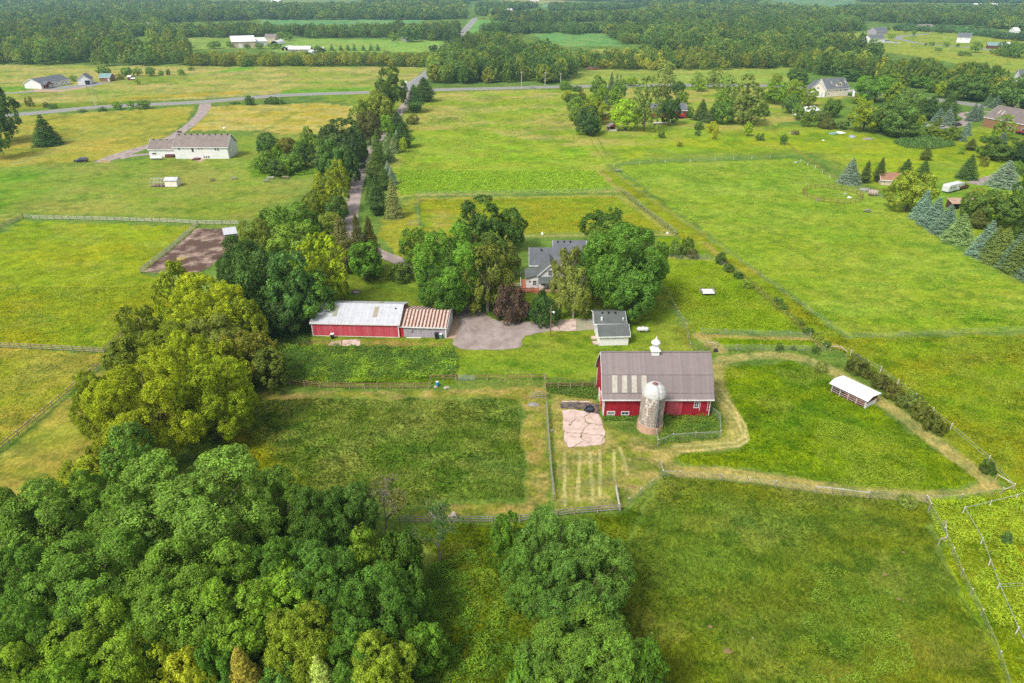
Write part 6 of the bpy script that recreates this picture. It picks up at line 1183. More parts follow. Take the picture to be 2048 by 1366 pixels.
# far left homestead
root, L, r, he, hr = simple_house('white_bungalow', 'house', 'white bungalow with grey hip roof and red timber porch by the highway', (84,178), (141,168), 13, 170, 156, 'white_siding', 'blue_shingle', wins=[(0.42,0.35,0.9,1.3),(0.52,0.35,0.8,1.2),(0.72,0.4,0.8,0.9),(0.86,0.4,0.7,0.9)], he=3.2, hr=6.2)
m = MB(); m.prismy([(1.0, 0), (1.2, 0), (1.2, 2.4), (6.8, 2.4), (6.8, 0), (7.0, 0), (7.0, 2.6), (4.0, 4.3), (1.0, 2.6)], -2.6, -2.2); m.build('porch_frame', M['brick_red'], root)
m = MB(); m.slab((0.6, -3.0, 2.5), (4.0, -3.0, 4.5), (4.0, 0.3, 4.5), (0.6, 0.3, 2.5), 0.12); m.slab((4.003, -3.0, 4.5), (7.4, -3.0, 2.5), (7.4, 0.3, 2.5), (4.003, 0.3, 4.5), 0.12); m.build('porch_roof', M['blue_shingle'], root)
m = MB(); m.box(2, 6, -0.05, -0.003, 0.2, 2.1); m.build('porch_wall', M['dark_wood'], root)
simple_house('white_double_garage', 'garage', 'white two bay garage with grey roof right of the bungalow', (157,170), (182,169), 12, 160, 148, 'white_siding', 'blue_shingle', axis='y', doors=[(0.1,3.6,2.7,'white'),(0.58,3.0,2.7,'dark')], he=3.4, hr=6.4)
simple_house('cedar_cabin', 'cabin', 'orange timber cabin with a teal metal roof beside the white garage', (200,163), (221,163), 7, 157, 150, 'cedar', 'teal_metal', doors=[(0.8,1.0,2.0,'white')], he=2.8, hr=5.0)
simple_house('chicken_coop', 'coop', 'tiny brown coop with a white roof right of the cedar cabin', (256,160), (262,160), 3.2, 155, 152, 'dark_wood', 'bright_metal', he=2.2, hr=2.8)
simple_house('rabbit_hutch', 'hutch', 'low hutch with a white lid beside the tiny coop', (263,161), (269,161), 2.4, 158, 157, 'dark_wood', 'bright_metal', he=1.3, hr=1.6)
# farm behind the hedgerow
simple_house('pole_building', 'barn', 'large cream farm building with a shining white roof behind the hedgerow', (466,96), (512,94.5), 34, 87, 74, 'tan_wall', 'bright_metal', doors=[(0.25,4,4,'white')], he=6.0, hr=10.5, o=0.6)
simple_house('white_annex', 'barn', 'white roofed annex right of the large cream building', (512,92), (535,91), 22, 84, 78, 'white_siding', 'bright_metal', he=4.5, hr=7.5)
simple_house('beige_farmhouse', 'house', 'beige house with hipped roof behind the greenhouses', (530,84), (551,84), 14, 79, 71, 'tan_wall', 'brown_shingle', wins=[(0.2,0.4,1,1.2),(0.6,0.4,1,1.2)], he=4.2, hr=8)
def hoop(px, py, W, D, label):
    g = G(px, py); root = empty('greenhouse', g, 0, label, 'greenhouse', None); m = MB(); n = 9; pf = [(W/2 - W/2*math.cos(math.pi*k/n), W*0.5*math.sin(math.pi*k/n)) for k in range(n+1)]
    m.prismy(pf, 0, D); m.build('cover', M['white'], root); m = MB()
    for k in range(5): m.prismy([(x*1.01-0.03, z*1.02) for x, z in pf] , D*k/5, D*k/5+0.25)
    m.build('hoops', M['steel'], root); m = MB(); m.box(W*0.4, W*0.6, -0.05, -0.003, 0, 2); m.build('door', M['tan_wall'], root)
hoop(541, 91, 9, 26, 'white hoop greenhouse beside the beige house'); hoop(563, 101, 7, 20, 'small white hoop greenhouse at the end of the long low shed')
simple_house('long_low_shed', 'shed', 'long low grey shed with a white roof behind the hedgerow', (577,104), (620,104), 12, 99, 92, 'grey_wood', 'bright_metal', he=2.6, hr=5.0)
simple_house('small_white_shed', 'shed', 'small white shed at the right of the long low one', (624,108), (634,107), 6, 104, 101, 'white_siding', 'bright_metal', he=2.4, hr=3.6)
simple_house('open_field_shed', 'shed', 'narrow open shed before the row of spruces', (636,102), (647,102), 5, 98, 96, 'grey_wood', 'bright_metal', he=2.6, hr=3.4)
simple_house('dome_barn', 'barn', 'white round shouldered barn on the far left green field', (287,56), (304,56), 18, 52, 46, 'white_siding', 'bright_metal', axis='y', he=4, hr=8)
simple_house('hidden_grey_house', 'house', 'grey house half hidden by a tree beyond the far green field', (804,83), (822,83), 11, 78, 70, 'grey_board', 'grey_shingle', axis='y', he=4, hr=8)
simple_house('roadside_brick_house', 'house', 'small reddish house beside the far end of the side road', (905,48), (911,48), 10, 45, 42, 'brick_red', 'brown_shingle', he=3, hr=6)
# silos and bins far away
silo(1016.5, 36, 6.5, 16.5, 'left one of the twin far grey silos', name='far_silo', big=False); silo(1022.8, 36, 6.5, 16.5, 'right one of the twin far grey silos', name='far_silo', big=False)
def bin_(px, py, D, H_, label):
    g = G(px, py); root = empty('grain_bin', g, 0, label, 'grain bin'); m = MB(); m.tube([(0,0,0),(0,0,H_)], [D/2,D/2], 16, False); m.build('body', M['steel'], root); m = MB(); m.tube([(0,0,H_),(0,0,H_+D*0.25)], [D*0.52,0.3], 16); m.build('roof', M['bright_metal'], root)
bin_(1050, 37, 10, 6, 'white grain bin between the twin silos and the far sheds')
simple_house('far_red_shed', 'shed', 'little red sided shed near the grain bin', (1038,37), (1045,37), 8, 34, 32, 'brick_red', 'bright_metal', he=4, hr=6)
simple_house('far_white_barn', 'barn', 'white barn right of the grain bin', (1055,38), (1070,38), 16, 34, 29, 'white_siding', 'bright_metal', he=6, hr=10)
# ---------- red house and its sheds ----------
root, L, r, he, hr = simple_house('red_house', 'house', 'low red house with grey roof behind the meadow trees', (1303,236), (1372,236), 9.5, 222, 205, 'brick_red', 'blue_shingle', wins=[(0.12,0.5,1.2,1.2),(0.76,0.55,2.2,1.4)], he=3.9, hr=6.6)
m = MB(); m.box(L*0.68, L*0.92, -2.6, -0.05, 1.2, 1.35); m.box(L*0.68, L*0.92, -2.66, -2.58, 1.36, 2.2); m.build('balcony', M['red_bright'], root)
for x in (0.69, 0.91): m = MB(); m.box(L*x-0.1, L*x+0.1, -2.6, -2.4, 0, 1.2); m.build('balcony_post', M['brick_red'], root)
simple_house('little_red_shed', 'shed', 'little dark red shed among the hedge trees', (1208,240), (1216,240), 3.4, 232, 226, 'brick_red', 'brown_shingle', axis='y', he=2.4, hr=3.5)
g = G(1218, 263); root = empty('garden_shelter', g, 0.15, 'small open shelter with a red gable at the meadow edge', 'shelter'); W, D, h0, h1 = 4.2, 4.2, 2.1, 3.5
m = MB(); m.prismy([(0, h0), (W, h0), (W/2, h1)], 0.0, 0.1); m.build('gable', M['brick_red'], root)
m = MB(); m.slab((-.4, D, h0), (-.4, -.4, h0), (W/2, -.4, h1+.1), (W/2, D, h1+.1), 0.1); m.slab((W+.4, -.4, h0), (W+.4, D, h0), (W/2+.003, D, h1+.1), (W/2+.003, -.4, h1+.1), 0.1); m.build('roof', M['brown_shingle'], root)
for x, y in ((0.05, 0.12), (W-0.2, 0.12), (0.05, D-0.3), (W-0.2, D-0.3)): m = MB(); m.box(x, x+.16, y, y+.16, 0, h0); m.build('post', M['white_wood'], root)
m = MB(); m.box(0.3, W-0.4, 0.3, 0.38, 0, 0.9); m.build('low_wall', M['white_wood'], root); m = MB(); m.box(0.2, W-0.2, D-0.3, D-0.2, 0, h0); m.build('back_wall', M['dark_wood'], root)
# ---------- cream house ----------
root, L, r, he, hr = simple_house('cream_house', 'house', 'big cream house with grey roof and front dormer on the far slope', (1651,194), (1695,191), 12, 181, 158, 'cream_siding', 'blue_shingle', wins=[(0.08,0.3,.9,1.1),(0.42,0.65,.8,.8),(0.6,0.65,.8,.8),(0.82,0.6,.8,1.4),(0.9,0.6,.8,1.4),(0.6,0.12,.8,.6),(0.8,0.1,.7,1.3)], he=4.6, hr=10.0)
m = MB(); x = L*0.47; m.prismy([(x, 5.2), (x+4.2, 5.2), (x+4.2, 7.4), (x+2.1, 9.2), (x, 7.4)], 1.0, 5.5); d = m.build('dormer', M['cream_siding'], root)
m = MB(); m.slab((x-.3, 5.6, 7.3), (x-.3, .7, 7.3), (x+2.1, .7, 9.35), (x+2.1, 5.6, 9.35), .12); m.slab((x+4.5, .7, 7.3), (x+4.5, 5.6, 7.3), (x+2.103, 5.6, 9.35), (x+2.103, .7, 9.35), .12); m.build('dormer_roof', M['grey_shingle'], d)
for k in (0.9, 2.3): q = MB(); q.box(x+k, x+k+.9, .95, .997, 6.2, 7.3); q.build('dormer_window', M['glass'], d)
for k in (0.30, 0.93): 
    q = MB(); pa = lambda x_, y: (x_, y, 4.6 + (5.4/6)*y + 0.22); q.slab(pa(k*L, 2.6), pa(k*L+.8, 2.6), pa(k*L+.8, 4.0), pa(k*L, 4.0), .06); q.build('roof_window', M['skylight'], r)
m = MB(); m.box(L*0.97, L+3.0, -1.5, 3.5, 2.6, 2.8); m.bar((L+3.0, -1.2, 2.7), (L+0.4, -4.4, 0.1), 1.0, 0.2); m.box(L*0.97, L+3.0, -1.55, -1.5, 2.8, 3.8); m.build('deck', M['white'], root)
simple_house('cream_house_garage', 'garage', 'gabled cream garage end with white doors of the big cream house', (1617,193.5), (1649,194.5), 12.5, 182, 165, 'cream_siding', 'blue_shingle', axis='y', wins=[(0.42,1.15,1.4,.9)], doors=[(0.45,3.6,2.7,'white'),(0.78,1.6,2.7,'white')], he=4.2, hr=9.0)
simple_house('white_hoop_shelter', 'shelter', 'white arched shelter behind the sapling below the cream house', (1606,234), (1636,230), 7, 226, 215, 'stain_white', 'bright_metal', he=2.6, hr=4.2)
# ---------- brown log house ----------
root, L, r, he, hr = simple_house('log_house', 'house', 'large brown log house with grey roof at the right edge', (1964,253), (2060,272), 15, 240, 225, 'cedar', 'slate_brown', wins=[(0.55,0.25,1.6,1.2),(0.80,0.3,2.2,1.4)], right_wins=[(0.3,0.3,1,1)], left_wins=[(0.3,0.2,1.2,.8),(0.55,0.95,1.2,.9),(0.75,0.25,1.0,.8)], he=4.6, hr=9.6)
for k in (0.14, 0.22): q = MB(); pa = lambda x_, y: (x_, y, 4.6 + (5.0/7.5)*y + 0.22); q.slab(pa(k*L, 2.6), pa(k*L+.6, 2.6), pa(k*L+.6, 4.8), pa(k*L, 4.8), .06); q.build('roof_window', M['skylight'], r)
q = MB(); q.box(L*0.72, L*1.0, -2.4, -0.05, 1.3, 1.5); q.build('deck', M['brick_red'], root)
# ---------- tan roof shed, lean-to ----------
root, L, r, he, hr = simple_house('tan_roof_shed', 'shed', 'small cream shed with a tan shingled roof beside the round tree', (1761,370), (1800,372), 8, 362, 344, 'tan_wall', 'tan_shingle', wins=[(0.12,0.35,.6,.7)], he=1.9, hr=3.6)
g = G(1902, 420); root = empty('lean_to_shelter', g, -0.05, 'open fronted lean-to with a weathered roof behind the spruce row', 'shelter'); W, D = 7.6, 3.6
m = MB(); m.box(0, W, D-.1, D, 0, 2.6); m.box(0, .1, .1, D-.1, 0, 2.3); m.build('wall', M['dark_wood'], root); m = MB(); m.slab((-.4, -.5, 2.2), (W+.4, -.5, 2.2), (W+.4, D+.4, 2.9), (-.4, D+.4, 2.9), .12); m.build('roof', M['concrete_tan'], root)
for x in (0.1, W*0.33, W*0.66, W-0.2): m = MB(); m.box(x, x+.14, 0, .14, 0, 2.1); m.build('post', M['white_wood'], root)
# ---------- far right houses ----------
simple_house('far_white_house', 'house', 'white house with grey roof nearest on the far right lane', (1740,87), (1769,86), 13, 82, 76, 'white_siding', 'blue_shingle', axis='x', doors=[(0.7,4,2.6,'white')], wins=[(0.2,0.5,1,1.2)], he=4.8, hr=8.5)
simple_house('far_dark_house', 'house', 'low house with dark slate roof behind the white one on the far lane', (1752,69), (1775,68), 14, 65, 60, 'grey_board', 'blue_shingle', he=3.6, hr=8)
simple_house('far_beige_house', 'house', 'beige house with two dark garage bays on the far right hill', (1831,61), (1861,62), 14, 57, 53, 'tan_wall', 'brown_shingle', doors=[(0.55,3,2.6,'dark'),(0.76,3,2.6,'dark')], he=3.8, hr=8)
simple_house('far_white_villa', 'house', 'tall white house with slate roof alone on the far right field', (1912,85), (1939,86), 12, 79, 71, 'white_siding', 'blue_shingle', axis='x', wins=[(0.2,0.6,1,1),(0.7,0.6,1,1)], he=5.6, hr=10)
simple_house('far_teal_shed', 'shed', 'long open shed with a pale teal roof on the far right', (1974,97), (2003,98), 12, 92, 85, 'dark_wood', 'teal_metal', he=3.4, hr=5.6)
simple_house('far_tan_shed', 'shed', 'small tan shed beside the pale teal roof', (2011,97), (2026,95), 10, 92, 88, 'tan_wall', 'bright_metal', he=3, hr=5)
for FL, FR, lb, wl, rf in (((1537,50),(1546,50),'white house left in the far clearing','white_siding','blue_shingle'), ((1548,51),(1564,51),'white house with slate roof in the far clearing','white_siding','blue_shingle'), ((1566,56),(1585,56),'red barn in the far clearing','brick_red','brown_shingle'),
    ((1457,38),(1468,38),'tiny white shed in the distant forest gap','white_siding','bright_metal'), ((1948,14),(1964,14),'distant white barn near the top right','white_siding','bright_metal'), ((1983,14),(1998,14),'second distant white barn near the top right','white_siding','bright_metal'), ((1505,40),(1520,40),'pale roof showing in the far wood','tan_wall','brown_shingle'),
    ((540,6),(563,6),'distant white barns at the very top left','white_siding','bright_metal'), ((1755,26),(1772,26),'white strip of roof in the far right wood','white_siding','bright_metal'), ((2028,69),(2038,69),'white shed by the far right strip','white_siding','bright_metal'), ((1060,4),(1078,4),'pale farm shed at the very top','tan_wall','bright_metal'), ((2035,165),(2060,166),'grey roof cut by the right frame edge','white_siding','grey_shingle')):
    simple_house('distant_building', 'building', lb, FL, FR, 12, 0, 0, wl, rf, he=4.5, hr=8.0)
# ================= fences =================
POSTS = {}
def post_mesh(kind, h, w_, mat):
    key = (kind, round(h, 2), w_)
    if key not in POSTS:
        m = MB(); m.tube([(0,0,-0.1),(0,0,h)], [w_/2, w_/2*0.9], 6); me = bpy.data.meshes.new('post'); me.from_pydata(m.v, [], m.f); me.materials.append(M[mat]); POSTS[key] = me
    return POSTS[key]
def fence(pts, label, kind='rail', sp=2.4, h=1.3, mat='fence_wood', rails=(0.35,0.75,1.15), rw=0.05, rh=0.13, pw=0.16, name='fence', cap=None, world=False, maxp=98, closed=False, group=None):
    W = [np.array(p, float) for p in pts] if world else [G(*p) for p in pts]; 
    root = empty(name, (*W[0][:2], 0), 0, label, 'fence', group); o = W[0].copy(); o[2] = 0
    segs = list(zip(W[:-1], W[1:])); tot = sum(np.linalg.norm(b-a) for a, b in segs); sp = max(sp, tot/maxp); m = MB(); P_ = []
    for a, b in segs:
        L = np.linalg.norm(b-a); n = max(1, int(round(L/sp)))
        for i in range(n): P_.append(a + (b-a)*i/n)
        d = (b-a)/L; off = np.array([-d[1], d[0], 0])*(pw/2+0.01)
        for z in rails:
            if kind == 'rail': m.bar(a-o+off+[0,0,z], b-o+off+[0,0,z], rw, rh)
            else: m.bar(a-o+[0,0,z], b-o+[0,0,z], rw, rw)
    if not closed: P_.append(W[-1])
    rg = random.Random(len(P_)*3+1)
    for p in P_:
        q = link('post', post_mesh(kind, h, pw, mat), root); q.location = p-o; q.rotation_euler = (rg.uniform(-.04,.04), rg.uniform(-.04,.04), 0)
        if cap:
            if cap not in POSTS:
                c = MB(); c.tube([(0,0,0),(0,0,0.12)], [0.07,0.05], 6); me = bpy.data.meshes.new('cap'); me.from_pydata(c.v, [], c.f); me.materials.append(M['white']); POSTS[cap] = me
            c = link('cap', POSTS[cap], q); c.location = (0, 0, h)
    m.build('rails' if kind == 'rail' else 'wire', M[mat] if kind == 'rail' else M['wire'], root); return root
M['wire'] = surf('wire', (196,200,196), (170,176,170), 2, 0.5)
def netmat():
    m, nt, b = new_mat('wire_netting'); b.inputs['Base Color'].default_value = (*alb((186,196,180)), 1); tc = N(nt, "ShaderNodeTexCoord"); b.inputs['Roughness'].default_value = 0.6
    b.inputs['Alpha'].default_value = 0.13; return m
M['netting'] = netmat()
def mesh_fence(pts, label, h=1.3, sp=3.0, mat='grey_wood', cap=None, group=None, rail=False, alpha=True):
    root = fence(pts, label, kind='wire', sp=sp, h=h, mat=mat, rails=(h-0.06,), rw=0.05 if rail else 0.02, pw=0.10, cap=cap, group=group, name='mesh_fence')
    W = [G(*p) for p in pts]; o = W[0].copy(); m = MB()
    for a, b in zip(W[:-1], W[1:]): m.add([a-o+[0,0,0.02], b-o+[0,0,0.02], b-o+[0,0,h-0.1], a-o+[0,0,h-0.1]], [(0,1,2,3)])
    m.build('netting', M['netting'], root); return root
# left, board fences
fence([(-60,487),(0,458),(47,436)], 'three board fence running down to the left frame edge', mat='fence_wood')
fence([(64,438.5),(200,441),(350,446),(395,449),(478,449.5)], 'long pale three board fence along the back of the left paddock', mat='white_wood')
fence([(395,450),(340,500),(281,545)], 'diagonal board fence on the left of the dirt paddock', mat='white_wood')
fence([(281,545.5),(312,548),(350,548.5)], 'short board fence below the dirt paddock', mat='fence_wood')
fence([(472,484),(448,506),(425,524)], 'brown board fence on the right of the dirt paddock', mat='brown_wood')
fence([(-60,690),(0,696),(105,701),(209,707)], 'pale board fence ending at a corner post in the left field', mat='fence_wood')
fence([(209,706),(245,675),(290,640)], 'short board fence from the corner post up to the grove', mat='fence_wood')
fence([(-60,944),(0,905),(90,830),(165,765),(235,707)], 'long diagonal two rail fence with white capped posts at the left', mat='fence_wood', rails=(0.55,1.1), cap='cap_a', sp=2.2)
m_ = G(47,437); root = empty('field_gate', m_, 0, 'grey tube gate between the two board fences at the left', 'gate'); q = MB(); L = np.linalg.norm(G(64,438.5)-m_)
for z in (0.25,0.6,0.95,1.3): q.bar((0.1,0,z), (L-0.1,0,z), 0.06)
q.build('bars', M['steel'], root); q = MB(); q.bar((0,0,-.1),(0,0,1.6),0.2); q.build('post', M['brown_wood'], root)
# brown rails in front of the farm
fence([(500,760),(579,770),(640,776),(730,778.5),(858,778)], 'brown three rail fence below the bramble patch', mat='brown_wood')
fence([(858,778),(862,762),(912,762)], 'brown rail corner beside the blue barrel', mat='brown_wood', rails=(0.7,1.15))
fence([(950,761.5),(1000,761.5)], 'short brown rail fence right of the tube gate', mat='brown_wood', rails=(0.7,1.15))
fence([(1012,761),(1089,760)], 'brown rail fence along the lawn', mat='brown_wood', rails=(0.7,1.15))
fence([(1092,778),(1190,776)], 'brown two rail fence running to the barn', mat='brown_wood', rails=(0.6,1.1))
fence([(1090,760),(1091,800)], 'short dark fence at the corner of the lawn', mat='brown_wood', rails=(1.1,), sp=3)
fence([(1092,815),(1096,880),(1101,945),(1107,1003)], 'long grey rail fence between the hay strip and the barnyard', mat='grey_wood', rails=(0.7,1.2), rw=0.1, rh=0.16)
fence([(800,1047),(860,1047),(940,1047),(985,1047),(1040,1045),(1150,1030),(1240,1023)], 'weathered three rail fence along the bottom of the long grass', mat='grey_wood', sp=2.6)
fence([(1240,1023),(1232,980)], 'whitish rail fence stub in the lower barnyard', mat='white_wood', sp=2.6)
root = empty('tube_gate', G(915,762), 0, 'wide galvanised tube gate in the lawn fence', 'gate'); q = MB(); L = np.linalg.norm(G(949,762)-G(915,762))
for z in (0.2,0.45,0.7,0.95,1.2): q.bar((0.05,0,z), (L-0.05,0,z), 0.05)
for x in (0.05,L/2,L-0.05): q.bar((x,0,0.18), (x,0,1.22), 0.05)
q.build('bars', M['steel'], root); q = MB(); q.bar((0,0,-.1),(0,0,1.5),0.16); q.build('post', M['brown_wood'], root)
root = empty('leaning_panel', G(1059,797), 0.1, 'wire gate panel standing in the corner of the hay strip', 'gate'); q = MB()
for z in (0.1,0.5,0.9,1.3): q.bar((0,0,z), (2.6,0,z), 0.04)
for k in range(6): q.bar((k*0.52,0,0.1),(k*0.52,0,1.3),0.04)
q.build('bars', M['steel'], root)
# wire fences with white insulators
mesh_fence([(1311,872),(1315,893),(1345,881),(1390,878),(1440,876)], 'green mesh fence with capped posts beside the silo', cap='cap_a', rail=True)
mesh_fence([(1440,876),(1438,840),(1420,825)], 'mesh fence from the corner up to the barn door', rail=True)
mesh_fence([(1319,932),(1325,955),(1358,957)], 'wooden braced corner of the lower wire fence', mat='white_wood', rail=True)
mesh_fence([(1325,955),(1302,975),(1280,992),(1257,1011)], 'wire fence with white insulators slanting down to the rail corner', cap='cap_a')
mesh_fence([(1358,957),(1440,962),(1550,976),(1630,988),(1735,997),(1850,1006),(1920,1003),(2000,990)], 'long wire fence with white insulators under the lower paddock', cap='cap_a', sp=4.5)
fence([(1630,985),(1662,989),(1735,998)], 'white brace rail on the lower wire fence', mat='white_wood', rails=(1.1,), sp=4)
fence([(1990,962),(2024,982),(2000,992)], 'white corner brace at the tip of the lower paddock', mat='white_wood', rails=(1.15,), sp=3)
fence([(1849,1003),(1857,1020)], 'short white gate post pair on the lower fence', mat='white_wood', rails=(1.15,), sp=3)
mesh_fence([(1857,1022),(1885,1070),(1920,1155),(1960,1235),(1995,1320),(2020,1400)], 'wire fence descending through the leafy weeds', cap='cap_a', sp=4)
fence([(1885,1055),(1888,1086),(1876,1090)], 'small white braced corner in the weeds', mat='white_wood', rails=(1.1,), sp=3)
fence([(2080,990),(1925,1028),(1960,1090),(1993,1182),(2030,1270),(2070,1350)], 'white topped wire fence at the lower right corner', kind='wire', mat='white_wood', rails=(1.15,), rw=0.05, sp=5.0)
fence([(1993,1182),(2070,1178)], 'wire fence branching to the right frame edge', kind='wire', mat='white_wood', rails=(0.7,1.15), rw=0.025, sp=4.0)
fence([(2024,982),(1975,925),(1900,860),(1830,800),(1760,745),(1700,712)], 'wire fence with insulators behind the hedge bushes', kind='wire', mat='grey_wood', rails=(0.6,1.1), rw=0.03, sp=6, cap='cap_a')
fence([(1660,703),(1678,703),(1692,714)], 'white angled rail at the top of the hedge bushes', mat='white_wood', rails=(1.1,), sp=3)
# centre wire fences
mesh_fence([(835,393),(950,391),(1100,388),(1243,384)], 'grey mesh fence behind the mown plot', h=1.6, sp=3.2)
mesh_fence([(1243,384),(1300,430),(1352,468)], 'grey mesh fence slanting down the right of the plot', h=1.6, sp=3.2)
mesh_fence([(1352,470),(1280,471),(1180,474),(1040,477)], 'mesh fence along the front of the plot', h=1.4, sp=3.2)
mesh_fence([(835,393),(836,430),(838,452)], 'pole topped fence on the left of the plot', h=1.5, sp=3.0, rail=True)
fence([(1228,350),(1330,424),(1400,470),(1480,527),(1560,585),(1620,627),(1690,677)], 'long white post wire fence on the diagonal of the east pasture', kind='wire', mat='white', rails=(0.5,0.9,1.3), rw=0.018, h=1.3, sp=8, pw=0.10)
fence([(1690,677),(1745,677),(1800,674),(1900,670),(2060,664)], 'white post wire fence along the bottom of the east pasture', kind='wire', mat='white', rails=(0.5,0.9,1.3), rw=0.018, h=1.3, sp=5.5, pw=0.10)
fence([(1228,332),(1330,326),(1430,321),(1540,316)], 'far white post wire fence at the top of the east pasture', kind='wire', mat='white', rails=(0.6,1.2), rw=0.015, h=1.2, sp=9, pw=0.12)
fence([(1600,325),(1630,338),(1675,366)], 'white wire fence by the blue spruce', kind='wire', mat='white', rails=(0.6,1.3), rw=0.02, h=1.3, sp=6, pw=0.13)
mesh_fence([(1322,572),(1350,620),(1372,660),(1380,698)], 'wire fence with insulators down the left side of the small pen', cap='cap_a', sp=3.5)
mesh_fence([(1330,519),(1420,520),(1450,535)], 'wire fence at the back of the small pen', sp=3.5)
mesh_fence([(1400,668),(1500,671),(1620,678)], 'upper wire line of the double fence', cap='cap_a', sp=4.5)
mesh_fence([(1425,700),(1520,701),(1650,703)], 'lower wire line of the double fence', cap='cap_a', sp=4.5)
fence([(1412,694),(1434,694)], 'short whitish rail at the barn corner of the double fence', mat='white_wood', rails=(1.0,), sp=3)
mesh_fence([(1675,366),(1705,375),(1745,392),(1785,402)], 'wire fence round the yard of the tan roofed shed', sp=4)
# round pen
c0 = G(1664, 392); rx = (G(1720,392)-G(1608,392))[0]/2; ry = (G(1664,377)[1]-G(1664,408)[1])/2
fence([(c0[0]+rx*math.cos(t), c0[1]+ry*math.sin(t), 0) for t in np.linspace(0, 2*math.pi, 29)], 'round pen of dark posts and rails in the east pasture', kind='rail', mat='brown_wood', rails=(0.5,1.0,1.5), rw=0.05, rh=0.09, h=1.8, sp=3.5, world=True, name='round_pen', closed=True)
# picket fence and hedged garden front
fence([(1022,632),(1060,636),(1100,638)], 'white picket fence in front of the purple tree', mat='white', rails=(0.4,0.9), sp=0.5, h=1.0, pw=0.1, rh=0.08)
fence([(1020,551),(1046,551)], 'white picket fence behind the deck', mat='white', rails=(0.4,0.9), sp=0.6, h=1.0, pw=0.1, rh=0.08)
fence([(1117,612),(1119,633)], 'white rail of the garden steps', mat='white', rails=(0.4,0.9), sp=0.7, h=1.0, pw=0.12)
fence([(972,600),(988,612)], 'white bench rail beside the birch', mat='white', rails=(0.4,0.7), sp=1.2, h=0.8, pw=0.1)
fence([(1027,574),(1043,574)], 'white curved rail left of the deck', mat='white', rails=(0.4,0.9), sp=0.6, h=1.0, pw=0.1, rh=0.08)
def panel(px, py, n, L, h, label, mat='white_wood', rz=0.0, name='gate_panel'):
    root = empty(name, G(px, py), rz, label, 'gate'); q = MB()
    for k in range(n): z = 0.2 + (h-0.3)*k/max(1, n-1); q.bar((0,0,z), (L,0,z), 0.04, 0.09)
    q.build('bars', M[mat], root); q = MB(); q.bar((0,0,-.05),(0,0,h),0.1); q.build('post', M[mat], root); q = MB(); q.bar((L,0,-.05),(L,0,h),0.1); q.build('post', M[mat], root)
panel(815, 450, 4, 3.4, 1.4, 'pale wooden gate at the corner of the mown plot', 'fence_wood'); panel(1391, 518, 3, 2.6, 1.4, 'brown wooden panel at the back of the small pen', 'grey_wood')
# ================= poles =================
def pole(px, yb, yt, label, mat='grey_wood', arm=None, box=False, r=0.16, lamp=False, name='utility_pole', lean=0.0):
    g = G(px, yb); h = atY(px, yt, g[1])[2]; root = empty(name, g, 0, label, 'pole'); root.rotation_euler = (0, lean, 0)
    m = MB(); m.tube([(0,0,-0.1),(0,0,h)], [r, r*0.7], 8); m.build('pole', M[mat], root)
    if arm: m = MB(); m.bar((-arm/2,0,h-0.5), (arm/2,0,h-0.5), 0.14); m.build('crossarm', M[mat], root); m = MB()
    if arm:
        for x in (-arm/2+.1, 0.3, arm/2-.1): m = MB(); m.tube([(x,0,h-0.43),(x,0,h-0.2)], [0.07,0.05], 6); m.build('insulator', M['white'], root)
    if box: m = MB(); m.tube([(-0.42,-0.05,h-2.6),(-0.42,-0.05,h-1.6)], [0.30,0.30], 10); m.build('transformer', M['steel'], root)
    if lamp: m = MB(); m.bar((0,0,h-1.4),(0.5,-0.2,h-1.3),0.06); m.tube([(0.5,-0.2,h-1.5),(0.5,-0.2,h-1.2)], [0.22,0.16], 8); m.build('lamp_head', M['white'], root)
    return root, h
pole(712, 545, 484, 'white leaning utility pole with a grey transformer in front of the cedars', 'white_wood', arm=0.9, box=True)
pole(1101, 673, 611, 'brown yard pole with a lamp beside the garage pad', 'brown_wood', lamp=True, name='yard_light_pole', r=0.13)
pole(1043, 178, 143, 'pale highway pole, leftmost of the three before the wood', 'white_wood', arm=1.8, r=0.2); pole(1090, 171, 144, 'pale highway pole, middle of the three before the wood', 'white_wood', arm=1.8, r=0.2); pole(1121, 170, 146, 'pale highway pole, rightmost of the three before the wood', 'white_wood', arm=1.6, r=0.2)
pole(1357, 168, 140, 'thin pole with a crossarm in front of the far mown field', 'grey_wood', arm=2.4, r=0.16)
pole(192, 215, 172, 'leaning white pole at the highway left of the driveway', 'white_wood', arm=1.2, r=0.2); pole(198, 208, 176, 'greyish pole just behind the leaning white one', 'fence_wood', arm=1.2, r=0.16); pole(429, 198, 174, 'thin pole at the driveway mouth', 'white_wood', r=0.14); pole(556, 190, 176, 'thin pale pole on the highway bend', 'white_wood', r=0.14)
pole(804, 229, 213, 'slim white post beside the upper drive', 'white_wood', r=0.12); pole(1791, 166, 138, 'white H frame pole above the thicket, left', 'white_wood', arm=2.6, r=0.2); pole(1814, 163, 142, 'white pole right of the tallest one above the thicket', 'white_wood', arm=2.6, r=0.2); pole(1817, 165, 142, 'second pole of the pair above the thicket', 'white_wood', r=0.2)
pole(680, 72, 60, 'far pale pole before the belt of trees', 'white_wood', r=0.2); pole(802, 72, 60, 'far pale pole by the half hidden grey house', 'white_wood', r=0.2)
pole(837, 482, 463, 'white pole at the yard corner by the raked patch', 'white', r=0.12)
